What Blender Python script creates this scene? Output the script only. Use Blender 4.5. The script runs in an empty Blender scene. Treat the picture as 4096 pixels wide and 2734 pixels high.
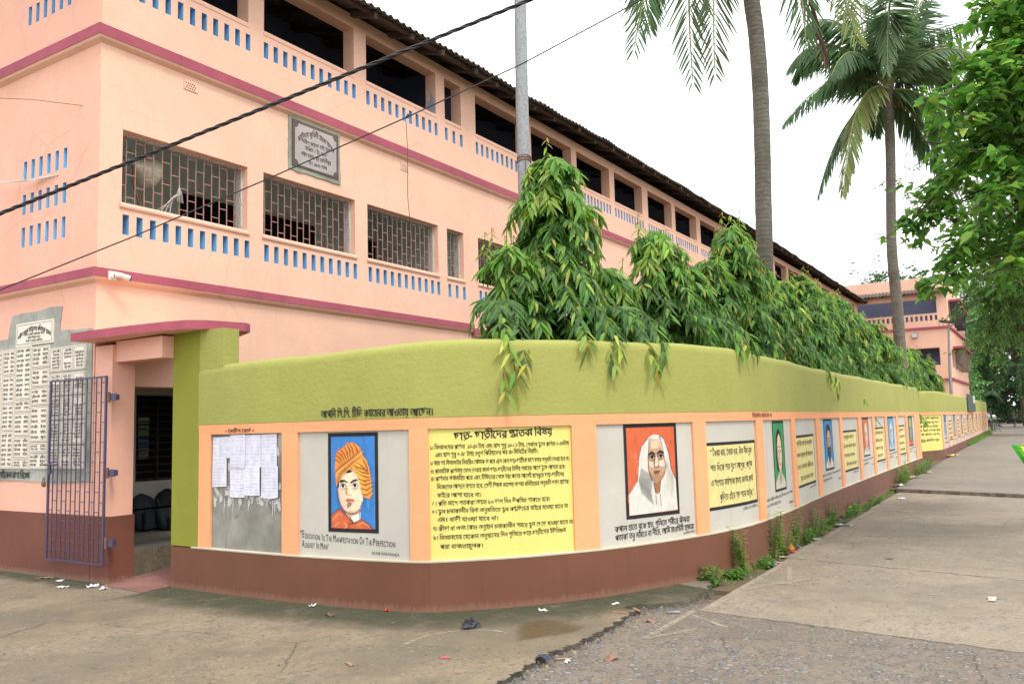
import bpy, bmesh, math, random
import numpy as np
from mathutils import Vector, Matrix
from mathutils.geometry import tessellate_polygon
random.seed(7); RNG = np.random.default_rng(7)
C = bpy.context.scene.collection
SC = bpy.context.scene

# ------------------------------------------------------------------ camera, sky, sun, exposure
cam = bpy.data.cameras.new('camera'); camo = bpy.data.objects.new('camera', cam); C.objects.link(camo)
cam.sensor_fit = 'HORIZONTAL'; cam.sensor_width = 36; cam.lens = 29.548; cam.clip_start = 0.05; cam.clip_end = 2000
_r = Vector((0.536, -0.844, -0.026)).normalized(); _f = Vector((0.841, 0.531, 0.099)).normalized()
_u = _r.cross(_f).normalized(); _r = _f.cross(_u).normalized()
camo.matrix_world = Matrix(((_r.x, _u.x, -_f.x, 0), (_r.y, _u.y, -_f.y, 0), (_r.z, _u.z, -_f.z, 1.65), (0, 0, 0, 1)))
SC.camera = camo

SUN_EL, SUN_AZ = math.radians(58), math.radians(205)      # azimuth clockwise from +Y (north)
w = bpy.data.worlds.new("World"); SC.world = w; w.use_nodes = True
nt = w.node_tree; nt.nodes.clear()
out = nt.nodes.new('ShaderNodeOutputWorld'); bg = nt.nodes.new('ShaderNodeBackground')
sky = nt.nodes.new('ShaderNodeTexSky'); sky.sky_type = 'NISHITA'; sky.sun_disc = False
sky.sun_elevation = SUN_EL; sky.sun_rotation = SUN_AZ; sky.air_density = 1.2; sky.dust_density = 4.0
mx = nt.nodes.new('ShaderNodeMix'); mx.data_type = 'RGBA'; mx.inputs[0].default_value = 0.86
mx.inputs[7].default_value = (9.6, 9.7, 9.9, 1)            # flat white monsoon overcast over the blue
nt.links.new(sky.outputs[0], mx.inputs[6]); nt.links.new(mx.outputs[2], bg.inputs[0])
bg.inputs[1].default_value = 0.135
nt.links.new(bg.outputs[0], out.inputs[0])
sd = bpy.data.lights.new('sun', 'SUN'); sd.energy = 1.25; sd.angle = math.radians(14); sd.color = (1, .95, .87)
so = bpy.data.objects.new('sun', sd); C.objects.link(so)
_d = Vector((math.sin(SUN_AZ) * math.cos(SUN_EL), math.cos(SUN_AZ) * math.cos(SUN_EL), math.sin(SUN_EL)))
so.rotation_euler = _d.to_track_quat('Z', 'Y').to_euler(); so.location = (-5, -10, 30)
SC.view_settings.view_transform = 'Standard'; SC.view_settings.look = 'None'
SC.view_settings.exposure = 0.80; SC.view_settings.gamma = 1; SC.view_settings.use_curve_mapping = False
SC.cycles.max_bounces = 8; SC.cycles.transparent_max_bounces = 12

# ------------------------------------------------------------------ materials
def lin(h):
    h = h.lstrip('#'); v = [int(h[i:i + 2], 16) / 255 for i in (0, 2, 4)]
    return tuple(((x + .055) / 1.055) ** 2.4 if x > .04045 else x / 12.92 for x in v)
class NB:
    def __init__(s, name):
        s.m = bpy.data.materials.new(name); s.m.use_nodes = True; s.t = s.m.node_tree; s.t.nodes.clear()
        s.out = s.n('ShaderNodeOutputMaterial'); s.tc = s.n('ShaderNodeTexCoord')
    def n(s, ty, **kw):
        x = s.t.nodes.new(ty)
        for k, v in kw.items(): setattr(x, k, v)
        return x
    def l(s, a, b): s.t.links.new(a, b)
    def noise(s, scale, detail=4, rough=.55, vec=None, dist=0):
        x = s.n('ShaderNodeTexNoise'); x.inputs['Scale'].default_value = scale; x.inputs['Detail'].default_value = detail
        x.inputs['Roughness'].default_value = rough; x.inputs['Distortion'].default_value = dist
        s.l(vec or s.tc.outputs['Object'], x.inputs['Vector']); return x.outputs['Fac']
    def scaled(s, sc):
        m = s.n('ShaderNodeMapping'); m.inputs['Scale'].default_value = sc; s.l(s.tc.outputs['Object'], m.inputs['Vector']); return m.outputs[0]
    def ramp(s, fac, a, b, ca=(0, 0, 0), cb=(1, 1, 1)):
        r = s.n('ShaderNodeValToRGB'); e = r.color_ramp.elements
        e[0].position = a; e[1].position = b; e[0].color = (*ca, 1); e[1].color = (*cb, 1); s.l(fac, r.inputs[0]); return r.outputs[0]
    def mix(s, fac, a, b, mode='MIX'):
        x = s.n('ShaderNodeMix', data_type='RGBA', blend_type=mode)
        for sock, v in ((x.inputs[0], fac), (x.inputs[6], a), (x.inputs[7], b)):
            if hasattr(v, 'node'): s.l(v, sock)
            elif isinstance(v, tuple): sock.default_value = (*v, 1)[:4]
            else: sock.default_value = v
        return x.outputs[2]
    def math(s, op, a, b=0.0):
        x = s.n('ShaderNodeMath', operation=op)
        for sock, v in zip(x.inputs, (a, b)):
            if hasattr(v, 'node'): s.l(v, sock)
            else: sock.default_value = v
        return x.outputs[0]
    def posz(s):
        x = s.n('ShaderNodeSeparateXYZ'); s.l(s.tc.outputs['Object'], x.inputs[0]); return x.outputs[2]
    def pos(s):
        x = s.n('ShaderNodeSeparateXYZ'); s.l(s.tc.outputs['Object'], x.inputs[0]); return x.outputs
    def bump(s, h, strength=.3, dist=.01, prev=None):
        b = s.n('ShaderNodeBump'); b.inputs['Strength'].default_value = strength; b.inputs['Distance'].default_value = dist
        s.l(h, b.inputs['Height'])
        if prev: s.l(prev, b.inputs['Normal'])
        return b.outputs[0]
    def done(s, col, rough=.8, nrm=None, metal=0, spec=.5, transl=0, translcol=None):
        p = s.n('ShaderNodeBsdfPrincipled')
        if hasattr(col, 'node'): s.l(col, p.inputs['Base Color'])
        else: p.inputs['Base Color'].default_value = (*col, 1)
        if hasattr(rough, 'node'): s.l(rough, p.inputs['Roughness'])
        else: p.inputs['Roughness'].default_value = rough
        p.inputs['Metallic'].default_value = metal; p.inputs['Specular IOR Level'].default_value = spec
        if nrm: s.l(nrm, p.inputs['Normal'])
        sh = p.outputs[0]
        if transl:
            t = s.n('ShaderNodeBsdfTranslucent'); c = translcol or col
            if hasattr(c, 'node'): s.l(c, t.inputs[0])
            else: t.inputs[0].default_value = (*c, 1)
            m = s.n('ShaderNodeMixShader'); m.inputs[0].default_value = transl; s.l(sh, m.inputs[1]); s.l(t.outputs[0], m.inputs[2]); sh = m.outputs[0]
        s.l(sh, s.out.inputs[0]); return s.m
def sc3(c, k): return tuple(min(1, x * k) for x in c)

def plaster(name, col, dark=.86, light=1.06, grain=.35, fine=70, coarse=5, bumpd=.006, rough=.86, dirt=None, low=None, crack=0):
    b = NB(name)
    c = b.mix(b.ramp(b.noise(1.1, 7, .66), .34, .66), sc3(col, dark), sc3(col, light))
    c = b.mix(b.ramp(b.noise(fine * .35, 3), .3, .75), c, b.mix(.5, c, sc3(col, .9)))
    if dirt:    # rain streaks and grime of their own shape
        st = b.ramp(b.noise(1.0, 5, .65, b.scaled((5, 5, .45))), .56, .8)
        c = b.mix(b.math('MULTIPLY', st, dirt[1]), c, dirt[0])
    if crack:
        v = b.n('ShaderNodeTexVoronoi', feature='DISTANCE_TO_EDGE'); v.inputs['Scale'].default_value = .55
        w_ = b.n('ShaderNodeMix', data_type='VECTOR'); w_.inputs[0].default_value = .12
        nz = b.n('ShaderNodeTexNoise'); nz.inputs['Scale'].default_value = 2.5; nz.inputs['Detail'].default_value = 6
        b.l(b.tc.outputs['Object'], nz.inputs['Vector']); b.l(b.tc.outputs['Object'], w_.inputs[4]); b.l(nz.outputs['Color'], w_.inputs[5]); b.l(w_.outputs[1], v.inputs['Vector'])
        msk = b.math('MULTIPLY', b.ramp(v.outputs['Distance'], 0.0, .006, (1, 1, 1), (0, 0, 0)), b.ramp(b.noise(.6, 2), .5, .6))
        c = b.mix(b.math('MULTIPLY', msk, crack), c, sc3(col, .45))
    if low:     # splash-worn foot: (colour, height of the worn band)
        z = b.posz(); nz = b.noise(1, 6, .7, b.scaled((28, 28, 5)))
        t = b.math('ADD', b.math('DIVIDE', z, low[1]), b.math('MULTIPLY', b.math('SUBTRACT', nz, .5), 1.8))
        c = b.mix(b.ramp(t, .25, .75, (.6, .6, .6), (0, 0, 0)), c, low[0])
    h = b.math('ADD', b.math('MULTIPLY', b.noise(fine, 4, .6), .5), b.math('MULTIPLY', b.noise(coarse, 3), .9))
    n = b.bump(h, grain, bumpd)
    return b.done(c, rough, n, spec=.3)

PK = (.79, .487, .356)
MAT = {}
MAT['pink'] = plaster('pink_plaster', PK, .92, 1.04, .45, 55, 4, .012, dirt=((.66, .40, .28), .55), crack=.25)
MAT['pink_side'] = plaster('pink_plaster_dim_face', (.78, .43, .32), .90, 1.05, .45, 55, 4, .012, dirt=((.6, .33, .23), .3), crack=.25)  # facade plaster deepened; the end face's weaker light is put into colour
MAT['maroon'] = plaster('maroon_paint', (.37, .088, .125), .8, 1.15, .5, 60, 8, .012, dirt=((.2, .05, .07), .5))
MAT['blue'] = plaster('blue_paint', (.21, .48, .74), .85, 1.15, .3, 60, 6, .005)
MAT['brown'] = plaster('brown_paint', (.152, .060, .034), .9, 1.12,   .3, 80, 6, .005, .6, dirt=((.10, .045, .03), .55), low=((.235, .125, .082), .10))
MAT['brown_side'] = plaster('brown_paint_gate', (.155, .055, .036), .8, 1.2, .3, 70, 6, .006, .7, low=((.24, .15, .10), .10))
MAT['green'] = plaster('green_roughcast', (.318, .325, .086), .90, 1.06, .75, 66, 22, .010, dirt=((.29, .295, .075), .4))
MAT['olive'] = plaster('olive_paint', (.235, .25, .032), .9, 1.06, .5, 50, 12, .008)
MAT['peach'] = plaster('peach_paint', (.82, .37, .18), .9, 1.06, .5, 60, 14, .008, dirt=((.6, .3, .16), .3))
MAT['panelwhite'] = plaster('whitewash_panel', (.50, .475, .415), .9, 1.06, .25, 60, 5, .005, dirt=((.36, .35, .31), .55))
MAT['panelyellow'] = plaster('yellow_panel', (.70, .62, .18), .9, 1.05, .35, 60, 8, .005, dirt=((.62, .52, .12), .5))
MAT['cream'] = plaster('cream_edge', (.50, .45, .34), .85, 1.08, .5, 50, 20, .01)
def m_cement():
    b = NB('bare_cement')
    c = b.mix(b.ramp(b.noise(2.2, 6, .65), .3, .72), (.13, .125, .105), (.33, .32, .28))
    c = b.mix(b.ramp(b.noise(3.1, 4, .6, b.scaled((1, 1, .6)), 1.5), .58, .72), c, (.07, .068, .06))
    return b.done(c, .8, b.bump(b.noise(40, 5), .3, .004))
MAT['cement'] = m_cement()
MAT['patch'] = plaster('grey_putty_patch', (.30, .305, .27), .5, 1.7, .6, 30, 9, .01)
MAT['marble'] = plaster('pale_marble', (.72, .66, .56), .93, 1.06, .1, 30, 3, .002, .45)
MAT['greystone'] = plaster('grey_granite', (.36, .33, .31), .75, 1.2, .2, 200, 90, .002, .55)
MAT['brownstone'] = plaster('brown_granite', (.10, .06, .05), .7, 1.4, .2, 150, 60, .002, .5)
MAT['greenputty'] = plaster('greenish_putty', (.27, .30, .225), .5, 1.5, .5, 25, 7, .01)
def m_int(name, col, rough=.8): return plaster(name, col, .85, 1.1, .2, 30, 4, .004, rough)
MAT['teal'] = m_int('dull_green_interior', (.74, .84, .80))
MAT['navy'] = m_int('navy_interior', (.12, .15, .25))
MAT['black'] = m_int('unlit_black', (.006, .006, .007))  # near black colour carries the darkness of unlit rooms and slots
MAT['ceil'] = m_int('grey_ceiling', (.84, .88, .85))
MAT['intwhite'] = m_int('white_interior', (.55, .55, .50))
MAT['floor'] = m_int('cement_floor', (.22, .20, .17), .6)
MAT['redfloor'] = plaster('worn_red_ramp', (.20, .098, .082), .5, 1.4, .8, 60, 14, .012, .85, dirt=((.17, .125, .09), .8))
def metal(name, col, rust=0, rough=.5, met=0, rustcol=(.16, .06, .03)):
    b = NB(name); c = b.mix(b.ramp(b.noise(30, 5), .35, .7), sc3(col, .8), sc3(col, 1.15))
    if rust: c = b.mix(b.math('MULTIPLY', b.ramp(b.noise(22, 6, .7), .52, .62), rust), c, rustcol)
    return b.done(c, rough, b.bump(b.noise(120, 3), .1, .002), met)
MAT['grille'] = metal('rusty_grille_paint', (.36, .19, .15), .35, .6)
MAT['white_m'] = metal('white_metal', (.55, .55, .52), .35, .5)
MAT['purple'] = metal('purple_gate_paint', (.056, .046, .105), .3, .45)
MAT['rust'] = metal('rusty_iron', (.17, .075, .04), .6, .8)
MAT['galv'] = metal('galvanised_steel', (.30, .315, .32), .12, .5, .3)
MAT['darkm'] = metal('dark_metal', (.03, .03, .033), .1, .45)
MAT['chrome'] = metal('chrome', (.5, .5, .52), .1, .25, .9)
MAT['rubber'] = metal('black_rubber', (.012, .012, .013), 0, .75)
MAT['cable'] = metal('black_cable_sheath', (.018, .018, .019), 0, .55)
MAT['wcable'] = metal('white_cable', (.6, .58, .54), 0, .6)
MAT['hornp'] = metal('horn_paint', (.48, .46, .36), .2, .4)
MAT['plasticw'] = metal('white_plastic', (.7, .68, .6), 0, .4)
def m_sheet():
    b = NB('weathered_asbestos_sheet')
    c = b.mix(b.ramp(b.noise(1.5, 6, .7), .3, .7), (.055, .045, .034), (.14, .115, .09))
    return b.done(c, .9, b.bump(b.noise(30, 4), .4, .01))
MAT['sheet'] = m_sheet()
MAT['timber'] = plaster('old_timber', (.075, .055, .042), .5, 1.5, .5, 40, 12, .01)
MAT['wood'] = plaster('grey_shutter_wood', (.26, .215, .17), .6, 1.3, .5, 40, 12, .008)
def m_ground(name, cols, stones=0, stonecol=(.2, .2, .2), sc=22, rough=.85, bumpd=.006, blot=1.0, fleck=.5, orange=.965):
    b = NB(name)
    c = b.mix(b.ramp(b.noise(.7 * blot, 7, .66), .36, .64), cols[0], cols[1])
    c = b.mix(b.math('MULTIPLY', b.ramp(b.noise(2.1, 8, .75), .48, .66), .85), c, cols[2])
    c = b.mix(b.math('MULTIPLY', b.ramp(b.noise(5.5, 6, .7, b.scaled((1, 1.6, 1))), .56, .66), .6), c, sc3(cols[1], 1.18))
    c = b.mix(b.math('MULTIPLY', b.ramp(b.noise(38, 5, .75), .42, .66), .6), c, sc3(cols[0], .58))
    c = b.mix(b.math('MULTIPLY', b.ramp(b.noise(85, 3, .7), .60, .68), fleck), c, sc3(cols[1], 1.75))
    c = b.mix(b.math('MULTIPLY', b.ramp(b.noise(64, 3, .7), .62, .69), fleck), c, sc3(cols[0], .35))
    c = b.mix(b.math('MULTIPLY', b.ramp(b.noise(.38, 4, .6), .50, .62), .55), c, sc3(cols[2], .82))
    c = b.mix(b.math('MULTIPLY', b.ramp(b.noise(13, 6, .75), .55, .66), .5), c, sc3(cols[2], .75))
    vc = b.n('ShaderNodeTexVoronoi', feature='DISTANCE_TO_EDGE'); vc.inputs['Scale'].default_value = .42
    wc = b.n('ShaderNodeMix', data_type='VECTOR'); wc.inputs[0].default_value = .16
    nc = b.n('ShaderNodeTexNoise'); nc.inputs['Scale'].default_value = 2.2; nc.inputs['Detail'].default_value = 8; nc.inputs['Roughness'].default_value = .65
    b.l(b.tc.outputs['Object'], nc.inputs['Vector']); b.l(b.tc.outputs['Object'], wc.inputs[4]); b.l(nc.outputs['Color'], wc.inputs[5]); b.l(wc.outputs[1], vc.inputs['Vector'])
    ck = b.math('MULTIPLY', b.ramp(vc.outputs['Distance'], .0, .0042, (1, 1, 1), (0, 0, 0)), b.ramp(b.noise(.8, 3), .47, .56))
    c = b.mix(b.math('MULTIPLY', ck, .75), c, sc3(cols[2], .3))
    h = b.noise(60, 6, .7)
    if stones:
        for k, (s_, amt) in enumerate(((sc, stones), (sc * 1.7, stones * .75))):
            v = b.n('ShaderNodeTexVoronoi'); v.inputs['Scale'].default_value = s_; v.inputs['Randomness'].default_value = 1
            nz = b.n('ShaderNodeTexNoise'); nz.inputs['Scale'].default_value = s_ * 1.6; b.l(b.tc.outputs['Object'], nz.inputs['Vector'])
            w_ = b.n('ShaderNodeMix', data_type='VECTOR'); w_.inputs[0].default_value = .035
            b.l(b.tc.outputs['Object'], w_.inputs[4]); b.l(nz.outputs['Color'], w_.inputs[5]); b.l(w_.outputs[1], v.inputs['Vector'])
            sp = b.n('ShaderNodeSeparateColor'); b.l(v.outputs['Color'], sp.inputs[0])
            gate = b.math('GREATER_THAN', b.math('ADD', sp.outputs[0], b.math('MULTIPLY', b.math('SUBTRACT', b.noise(.9 + k, 5, .65), .5), 1.8)), 1 - amt)
            m_ = b.math('MULTIPLY', b.ramp(v.outputs['Distance'], .36, .42, (1, 1, 1), (0, 0, 0)), gate)
            rim = b.math('MULTIPLY', b.ramp(v.outputs['Distance'], .44, .54, (1, 1, 1), (0, 0, 0)), gate)
            c = b.mix(b.math('MULTIPLY', rim, .6), c, sc3(cols[2], .5))  # dark ring paints the shadow edge round each stone
            scol = b.mix(sp.outputs[1], sc3(stonecol, .68), sc3(stonecol, 1.35))
            scol = b.mix(b.math('GREATER_THAN', sp.outputs[2], orange), scol, (.34, .22, .14))
            c = b.mix(m_, c, scol)
            h = b.math('ADD', b.math('MULTIPLY', h, .7), b.math('MULTIPLY', m_, 1.2 - .5 * k))
    return b.done(c, rough, b.bump(h, .9, bumpd), spec=.35)
MAT['apron'] = m_ground('trodden_cement', ((.198, .154, .100), (.262, .208, .142), (.135, .117, .085)), .15, (.185, .165, .135), 24, fleck=.10)
MAT['asphalt'] = m_ground('stony_asphalt', ((.188, .152, .116), (.222, .182, .142), (.145, .12, .095)), .52, (.185, .182, .178), 17, bumpd=.016, fleck=.16)
MAT['concrete'] = m_ground('worn_concrete', ((.245, .20, .145), (.31, .258, .192), (.185, .156, .12)), .12, (.22, .21, .20), 26, fleck=.3)
MAT['concrete2'] = m_ground('worn_concrete_far', ((.215, .182, .148), (.245, .21, .17), (.18, .155, .128)), .10, (.19, .17, .15), 26)
MAT['edge'] = plaster('broken_edge_grit', (.115, .10, .082), .4, 1.6, .9, 70, 25, .03)
MAT['soil'] = m_ground('brown_soil', ((.15, .098, .062), (.20, .135, .085), (.09, .075, .045)), .3, (.2, .18, .15), 34, .95, .012)
def m_patchy(name, col, lo, hi, sc=6, alpha=.8, rough=.9, sc2=45):
    b = NB(name); f = b.math('MULTIPLY', b.ramp(b.math('ADD', b.math('MULTIPLY', b.noise(sc, 6, .65), .6), b.math('MULTIPLY', b.noise(sc2, 4, .7), .4)), lo, hi), alpha)
    a = b.n('ShaderNodeAttribute', attribute_name='Col'); f = b.math('MULTIPLY', f, a.outputs['Fac'])
    p = b.n('ShaderNodeBsdfPrincipled'); p.inputs['Base Color'].default_value = (*col, 1); p.inputs['Roughness'].default_value = rough
    t = b.n('ShaderNodeBsdfTransparent'); m = b.n('ShaderNodeMixShader'); b.l(f, m.inputs[0]); b.l(t.outputs[0], m.inputs[1]); b.l(p.outputs[0], m.inputs[2])
    b.l(m.outputs[0], b.out.inputs[0]); return b.m
MAT['moss'] = m_patchy('dark_moss_stain', (.05, .058, .028), .30, .55, 4, .92)
MAT['linepaint'] = m_patchy('worn_road_paint', (.50, .44, .33), .38, .56, 8, .5)
MAT['wet'] = m_patchy('damp_stain', (.115, .075, .04), .3, .55, 3, .85, .45)
def m_leaf(name, transl=.3, rough=.42):
    b = NB(name); a = b.n('ShaderNodeAttribute', attribute_name='Col')
    c = b.mix(b.ramp(b.noise(9, 3), .3, .7), b.mix(.0, a.outputs['Color'], (0, 0, 0)), a.outputs['Color'])
    hs = b.n('ShaderNodeHueSaturation'); hs.inputs['Value'].default_value = 1.5; hs.inputs['Hue'].default_value = .488; b.l(c, hs.inputs['Color'])
    return b.done(c, rough, None, spec=.36, transl=transl, translcol=hs.outputs[0])
MAT['leaf'] = m_leaf('green_leaf', .42, .48)
MAT['leaf_matte'] = m_leaf('far_leaf', .42, .6)
def m_paint():
    b = NB('mural_paint'); a = b.n('ShaderNodeAttribute', attribute_name='Col')
    k = b.ramp(b.noise(16, 4, .6, b.scaled((1, 1, .5))), .25, .75, (.82, .82, .82), (1.1, 1.1, 1.1))
    return b.done(b.mix(1.0, a.outputs['Color'], k, 'MULTIPLY'), .75, b.bump(b.noise(55, 4), .25, .004), spec=.3)
MAT['mural'] = m_paint()
def m_bark(name, c0, c1, ring=0):
    b = NB(name); c = b.mix(b.ramp(b.noise(6, 6, .7, b.scaled((1, 1, .6 if not ring else 2.5))), .3, .7), c0, c1)
    c = b.mix(b.math('MULTIPLY', b.ramp(b.noise(1.1, 4, .6), .5, .68), .6), c, (.10, .105, .055))
    h = b.noise(24, 5, .7, b.scaled((1, 1, 3)))
    if ring:
        z = b.math('ADD', b.math('MULTIPLY', b.posz(), ring), b.math('MULTIPLY', b.noise(5, 3), 1.0)); fr = b.math('FRACT', z)
        line = b.ramp(fr, .0, .2, (1, 1, 1), (0, 0, 0)); c = b.mix(b.math('MULTIPLY', line, .9), c, sc3(c0, .4))
        h = b.math('ADD', b.math('MULTIPLY', fr, .8), b.math('MULTIPLY', h, .5))
    return b.done(c, .9, b.bump(h, .8, .03))
MAT['palmbark'] = m_bark('ringed_palm_bark', (.135, .122, .10), (.28, .255, .215), 13)
MAT['bark'] = m_bark('tree_bark', (.05, .038, .026), (.13, .105, .075))
MAT['palebark'] = m_bark('pale_bark', (.14, .125, .10), (.30, .28, .24))
def flat(name, col, rough=.6, met=0, var=.12): return metal(name, col, 0, rough, met)
MAT['paper'] = plaster('paper_scrap', (.68, .68, .70), .85, 1.1, .4, 20, 9, .01)
MAT['skin'] = flat('skin', (.22, .12, .075)); MAT['cloth_dark'] = flat('dark_cloth', (.02, .02, .024), .9)
MAT['cloth_blue'] = flat('pale_blue_cloth', (.32, .40, .50), .9); MAT['hair'] = flat('black_hair', (.01, .009, .008), .6)
MAT['bag1'] = flat('navy_nylon', (.022, .034, .045), .7); MAT['bag2'] = flat('black_nylon', (.012, .012, .014), .7)

# ------------------------------------------------------------------ mesh helpers
class MB:
    def __init__(s): s.v = []; s.f = []; s.m = []; s.c = []; s.mi = 0; s.col = (1, 1, 1)
    def face(s, pts, mi=None):
        i = len(s.v); s.v += [tuple(p) for p in pts]; s.f.append(tuple(range(i, i + len(pts)))); s.m.append(s.mi if mi is None else mi); s.c.append(s.col)
    def poly(s, verts, faces, mi=None):
        i = len(s.v); s.v += [tuple(p) for p in verts]
        for f in faces: s.f.append(tuple(i + k for k in f)); s.m.append(s.mi if mi is None else mi); s.c.append(s.col)
    def box(s, a, b, mi=None):
        x0, y0, z0 = a; x1, y1, z1 = b
        s.poly([(x0, y0, z0), (x1, y0, z0), (x1, y1, z0), (x0, y1, z0), (x0, y0, z1), (x1, y0, z1), (x1, y1, z1), (x0, y1, z1)],
               [(3, 2, 1, 0), (4, 5, 6, 7), (0, 1, 5, 4), (1, 2, 6, 5), (2, 3, 7, 6), (3, 0, 4, 7)], mi)
    def obox(s, c, ax, ay, az, mi=None):      # oriented box: centre and half-axis vectors
        c, ax, ay, az = map(Vector, (c, ax, ay, az))
        s.poly([c + sx * ax + sy * ay + sz * az for sz in (-1, 1) for sx, sy in ((-1, -1), (1, -1), (1, 1), (-1, 1))],
               [(3, 2, 1, 0), (4, 5, 6, 7), (0, 1, 5, 4), (1, 2, 6, 5), (2, 3, 7, 6), (3, 0, 4, 7)], mi)
    def bar(s, p, q, r, mi=None, up=(0, 0, 1)):
        p, q = Vector(p), Vector(q); d = (q - p)
        if d.length < 1e-6: return
        dn = d.normalized(); u = Vector(up)
        if abs(dn.dot(u)) > .95: u = Vector((1, 0, 0))
        a = dn.cross(u).normalized(); b_ = dn.cross(a)
        s.obox((p + q) / 2, d / 2, a * r, b_ * r, mi)
    def tube(s, pts, rad, n=8, mi=None, caps=True):
        pts = [Vector(p) for p in pts]; N = len(pts)
        rr = rad if hasattr(rad, '__len__') else [rad] * N
        t0 = (pts[1] - pts[0]).normalized(); u = Vector((0, 0, 1)) if abs(t0.z) < .9 else Vector((1, 0, 0))
        a = t0.cross(u).normalized(); vs = []
        for i in range(N):
            t = (pts[min(i + 1, N - 1)] - pts[max(i - 1, 0)]).normalized()
            a = (a - t * a.dot(t)).normalized(); b_ = t.cross(a)
            vs += [pts[i] + (a * math.cos(2 * math.pi * k / n) + b_ * math.sin(2 * math.pi * k / n)) * rr[i] for k in range(n)]
        fs = [(i * n + k, i * n + (k + 1) % n, (i + 1) * n + (k + 1) % n, (i + 1) * n + k) for i in range(N - 1) for k in range(n)]
        if caps: fs += [tuple(range(n - 1, -1, -1)), tuple((N - 1) * n + k for k in range(n))]
        s.poly(vs, fs, mi)
    def lathe(s, c, axis, prof, n=20, mi=None):
        c = Vector(c); ax = Vector(axis).normalized(); u = Vector((0, 0, 1)) if abs(ax.z) < .9 else Vector((1, 0, 0))
        a = ax.cross(u).normalized(); b_ = ax.cross(a); vs = []
        for h, r in prof: vs += [c + ax * h + (a * math.cos(2 * math.pi * k / n) + b_ * math.sin(2 * math.pi * k / n)) * max(r, 1e-4) for k in range(n)]
        s.poly(vs, [(i * n + k, i * n + (k + 1) % n, (i + 1) * n + (k + 1) % n, (i + 1) * n + k) for i in range(len(prof) - 1) for k in range(n)], mi)
    def prism(s, pts, z0, z1, mi=None, side=None):
        n = len(pts); tri = tessellate_polygon([[Vector((p[0], p[1], 0)) for p in pts]])
        area = sum(pts[i][0] * pts[(i + 1) % n][1] - pts[(i + 1) % n][0] * pts[i][1] for i in range(n))
        zt = z1 if callable(z1) else (lambda x, y: z1); zb = z0 if callable(z0) else (lambda x, y: z0)
        V = [(p[0], p[1], zt(*p)) for p in pts] + [(p[0], p[1], zb(*p)) for p in pts]
        def up(t):
            a, b_, c_ = (pts[k] for k in t); return (b_[0] - a[0]) * (c_[1] - a[1]) - (b_[1] - a[1]) * (c_[0] - a[0]) > 0
        s.poly(V, [t if up(t) else t[::-1] for t in tri] + [tuple(n + k for k in (t[::-1] if up(t) else t)) for t in tri], mi)
        q = [(k, (k + 1) % n, n + (k + 1) % n, n + k) for k in range(n)]
        s.poly(V, [x[::-1] if area > 0 else x for x in q], mi if side is None else side)
    def build(s, name, mats, parent=None, smooth=False, colors=False):
        me = bpy.data.meshes.new(name); me.from_pydata(s.v, [], s.f)
        if not isinstance(mats, (list, tuple)): mats = [mats]
        for m in mats: me.materials.append(MAT[m] if isinstance(m, str) else m)
        if len(mats) > 1: me.polygons.foreach_set('material_index', s.m)
        if smooth: me.polygons.foreach_set('use_smooth', [True] * len(s.f))
        if colors:
            at = me.attributes.new('Col', 'FLOAT_COLOR', 'FACE'); at.data.foreach_set('color', np.array([(*c, 1) for c in s.c], dtype=np.float32).ravel())
        me.update(); o = bpy.data.objects.new(name, me); C.objects.link(o)
        if parent: o.parent = parent
        return o
def npmesh(name, V, F, mats, parent=None, facecol=None, smooth=False):
    me = bpy.data.meshes.new(name); F = np.asarray(F); nv, (nf, k) = len(V), F.shape
    me.vertices.add(nv); me.vertices.foreach_set('co', np.asarray(V, np.float32).ravel())
    me.loops.add(nf * k); me.loops.foreach_set('vertex_index', F.astype(np.int32).ravel())
    me.polygons.add(nf); me.polygons.foreach_set('loop_start', np.arange(0, nf * k, k, dtype=np.int32))
    if facecol is not None:
        at = me.attributes.new('Col', 'FLOAT_COLOR', 'FACE'); fc = np.ones((nf, 4), np.float32); fc[:, :3] = facecol; at.data.foreach_set('color', fc.ravel())
    if smooth: me.polygons.foreach_set('use_smooth', np.ones(nf, bool))
    me.update(calc_edges=True); me.materials.append(MAT[mats]); o = bpy.data.objects.new(name, me); C.objects.link(o)
    if parent: o.parent = parent
    return o
def tag(o, label=None, cat=None, group=None, kind=None):
    for k, v in (('label', label), ('category', cat), ('group', group), ('kind', kind)):
        if v: o[k] = v
    return o
def thing(name, label, cat, loc=(0, 0, 0), group=None):
    o = bpy.data.objects.new(name, None); o.empty_display_size = .1; C.objects.link(o); o.location = loc
    return tag(o, label, cat, group)
def base_at(o, p):      # put a root Empty at its base without moving the parts built in world space
    o.location = p
    for ch in o.children: ch.location = Vector(ch.location) - Vector(p)
    return o
def copy_tree(o, parent=None):
    c = o.copy(); C.objects.link(c)
    if parent: c.parent = parent
    for ch in o.children: copy_tree(ch, c)
    return c
def jag(a, b, n, amp, rnd):
    a, b = Vector(a), Vector(b); d = (b - a); nn = Vector((-d.y, d.x)).normalized()
    return [tuple(a + d * (i / n) + nn * rnd.uniform(-amp, amp)) for i in range(n)]
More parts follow.
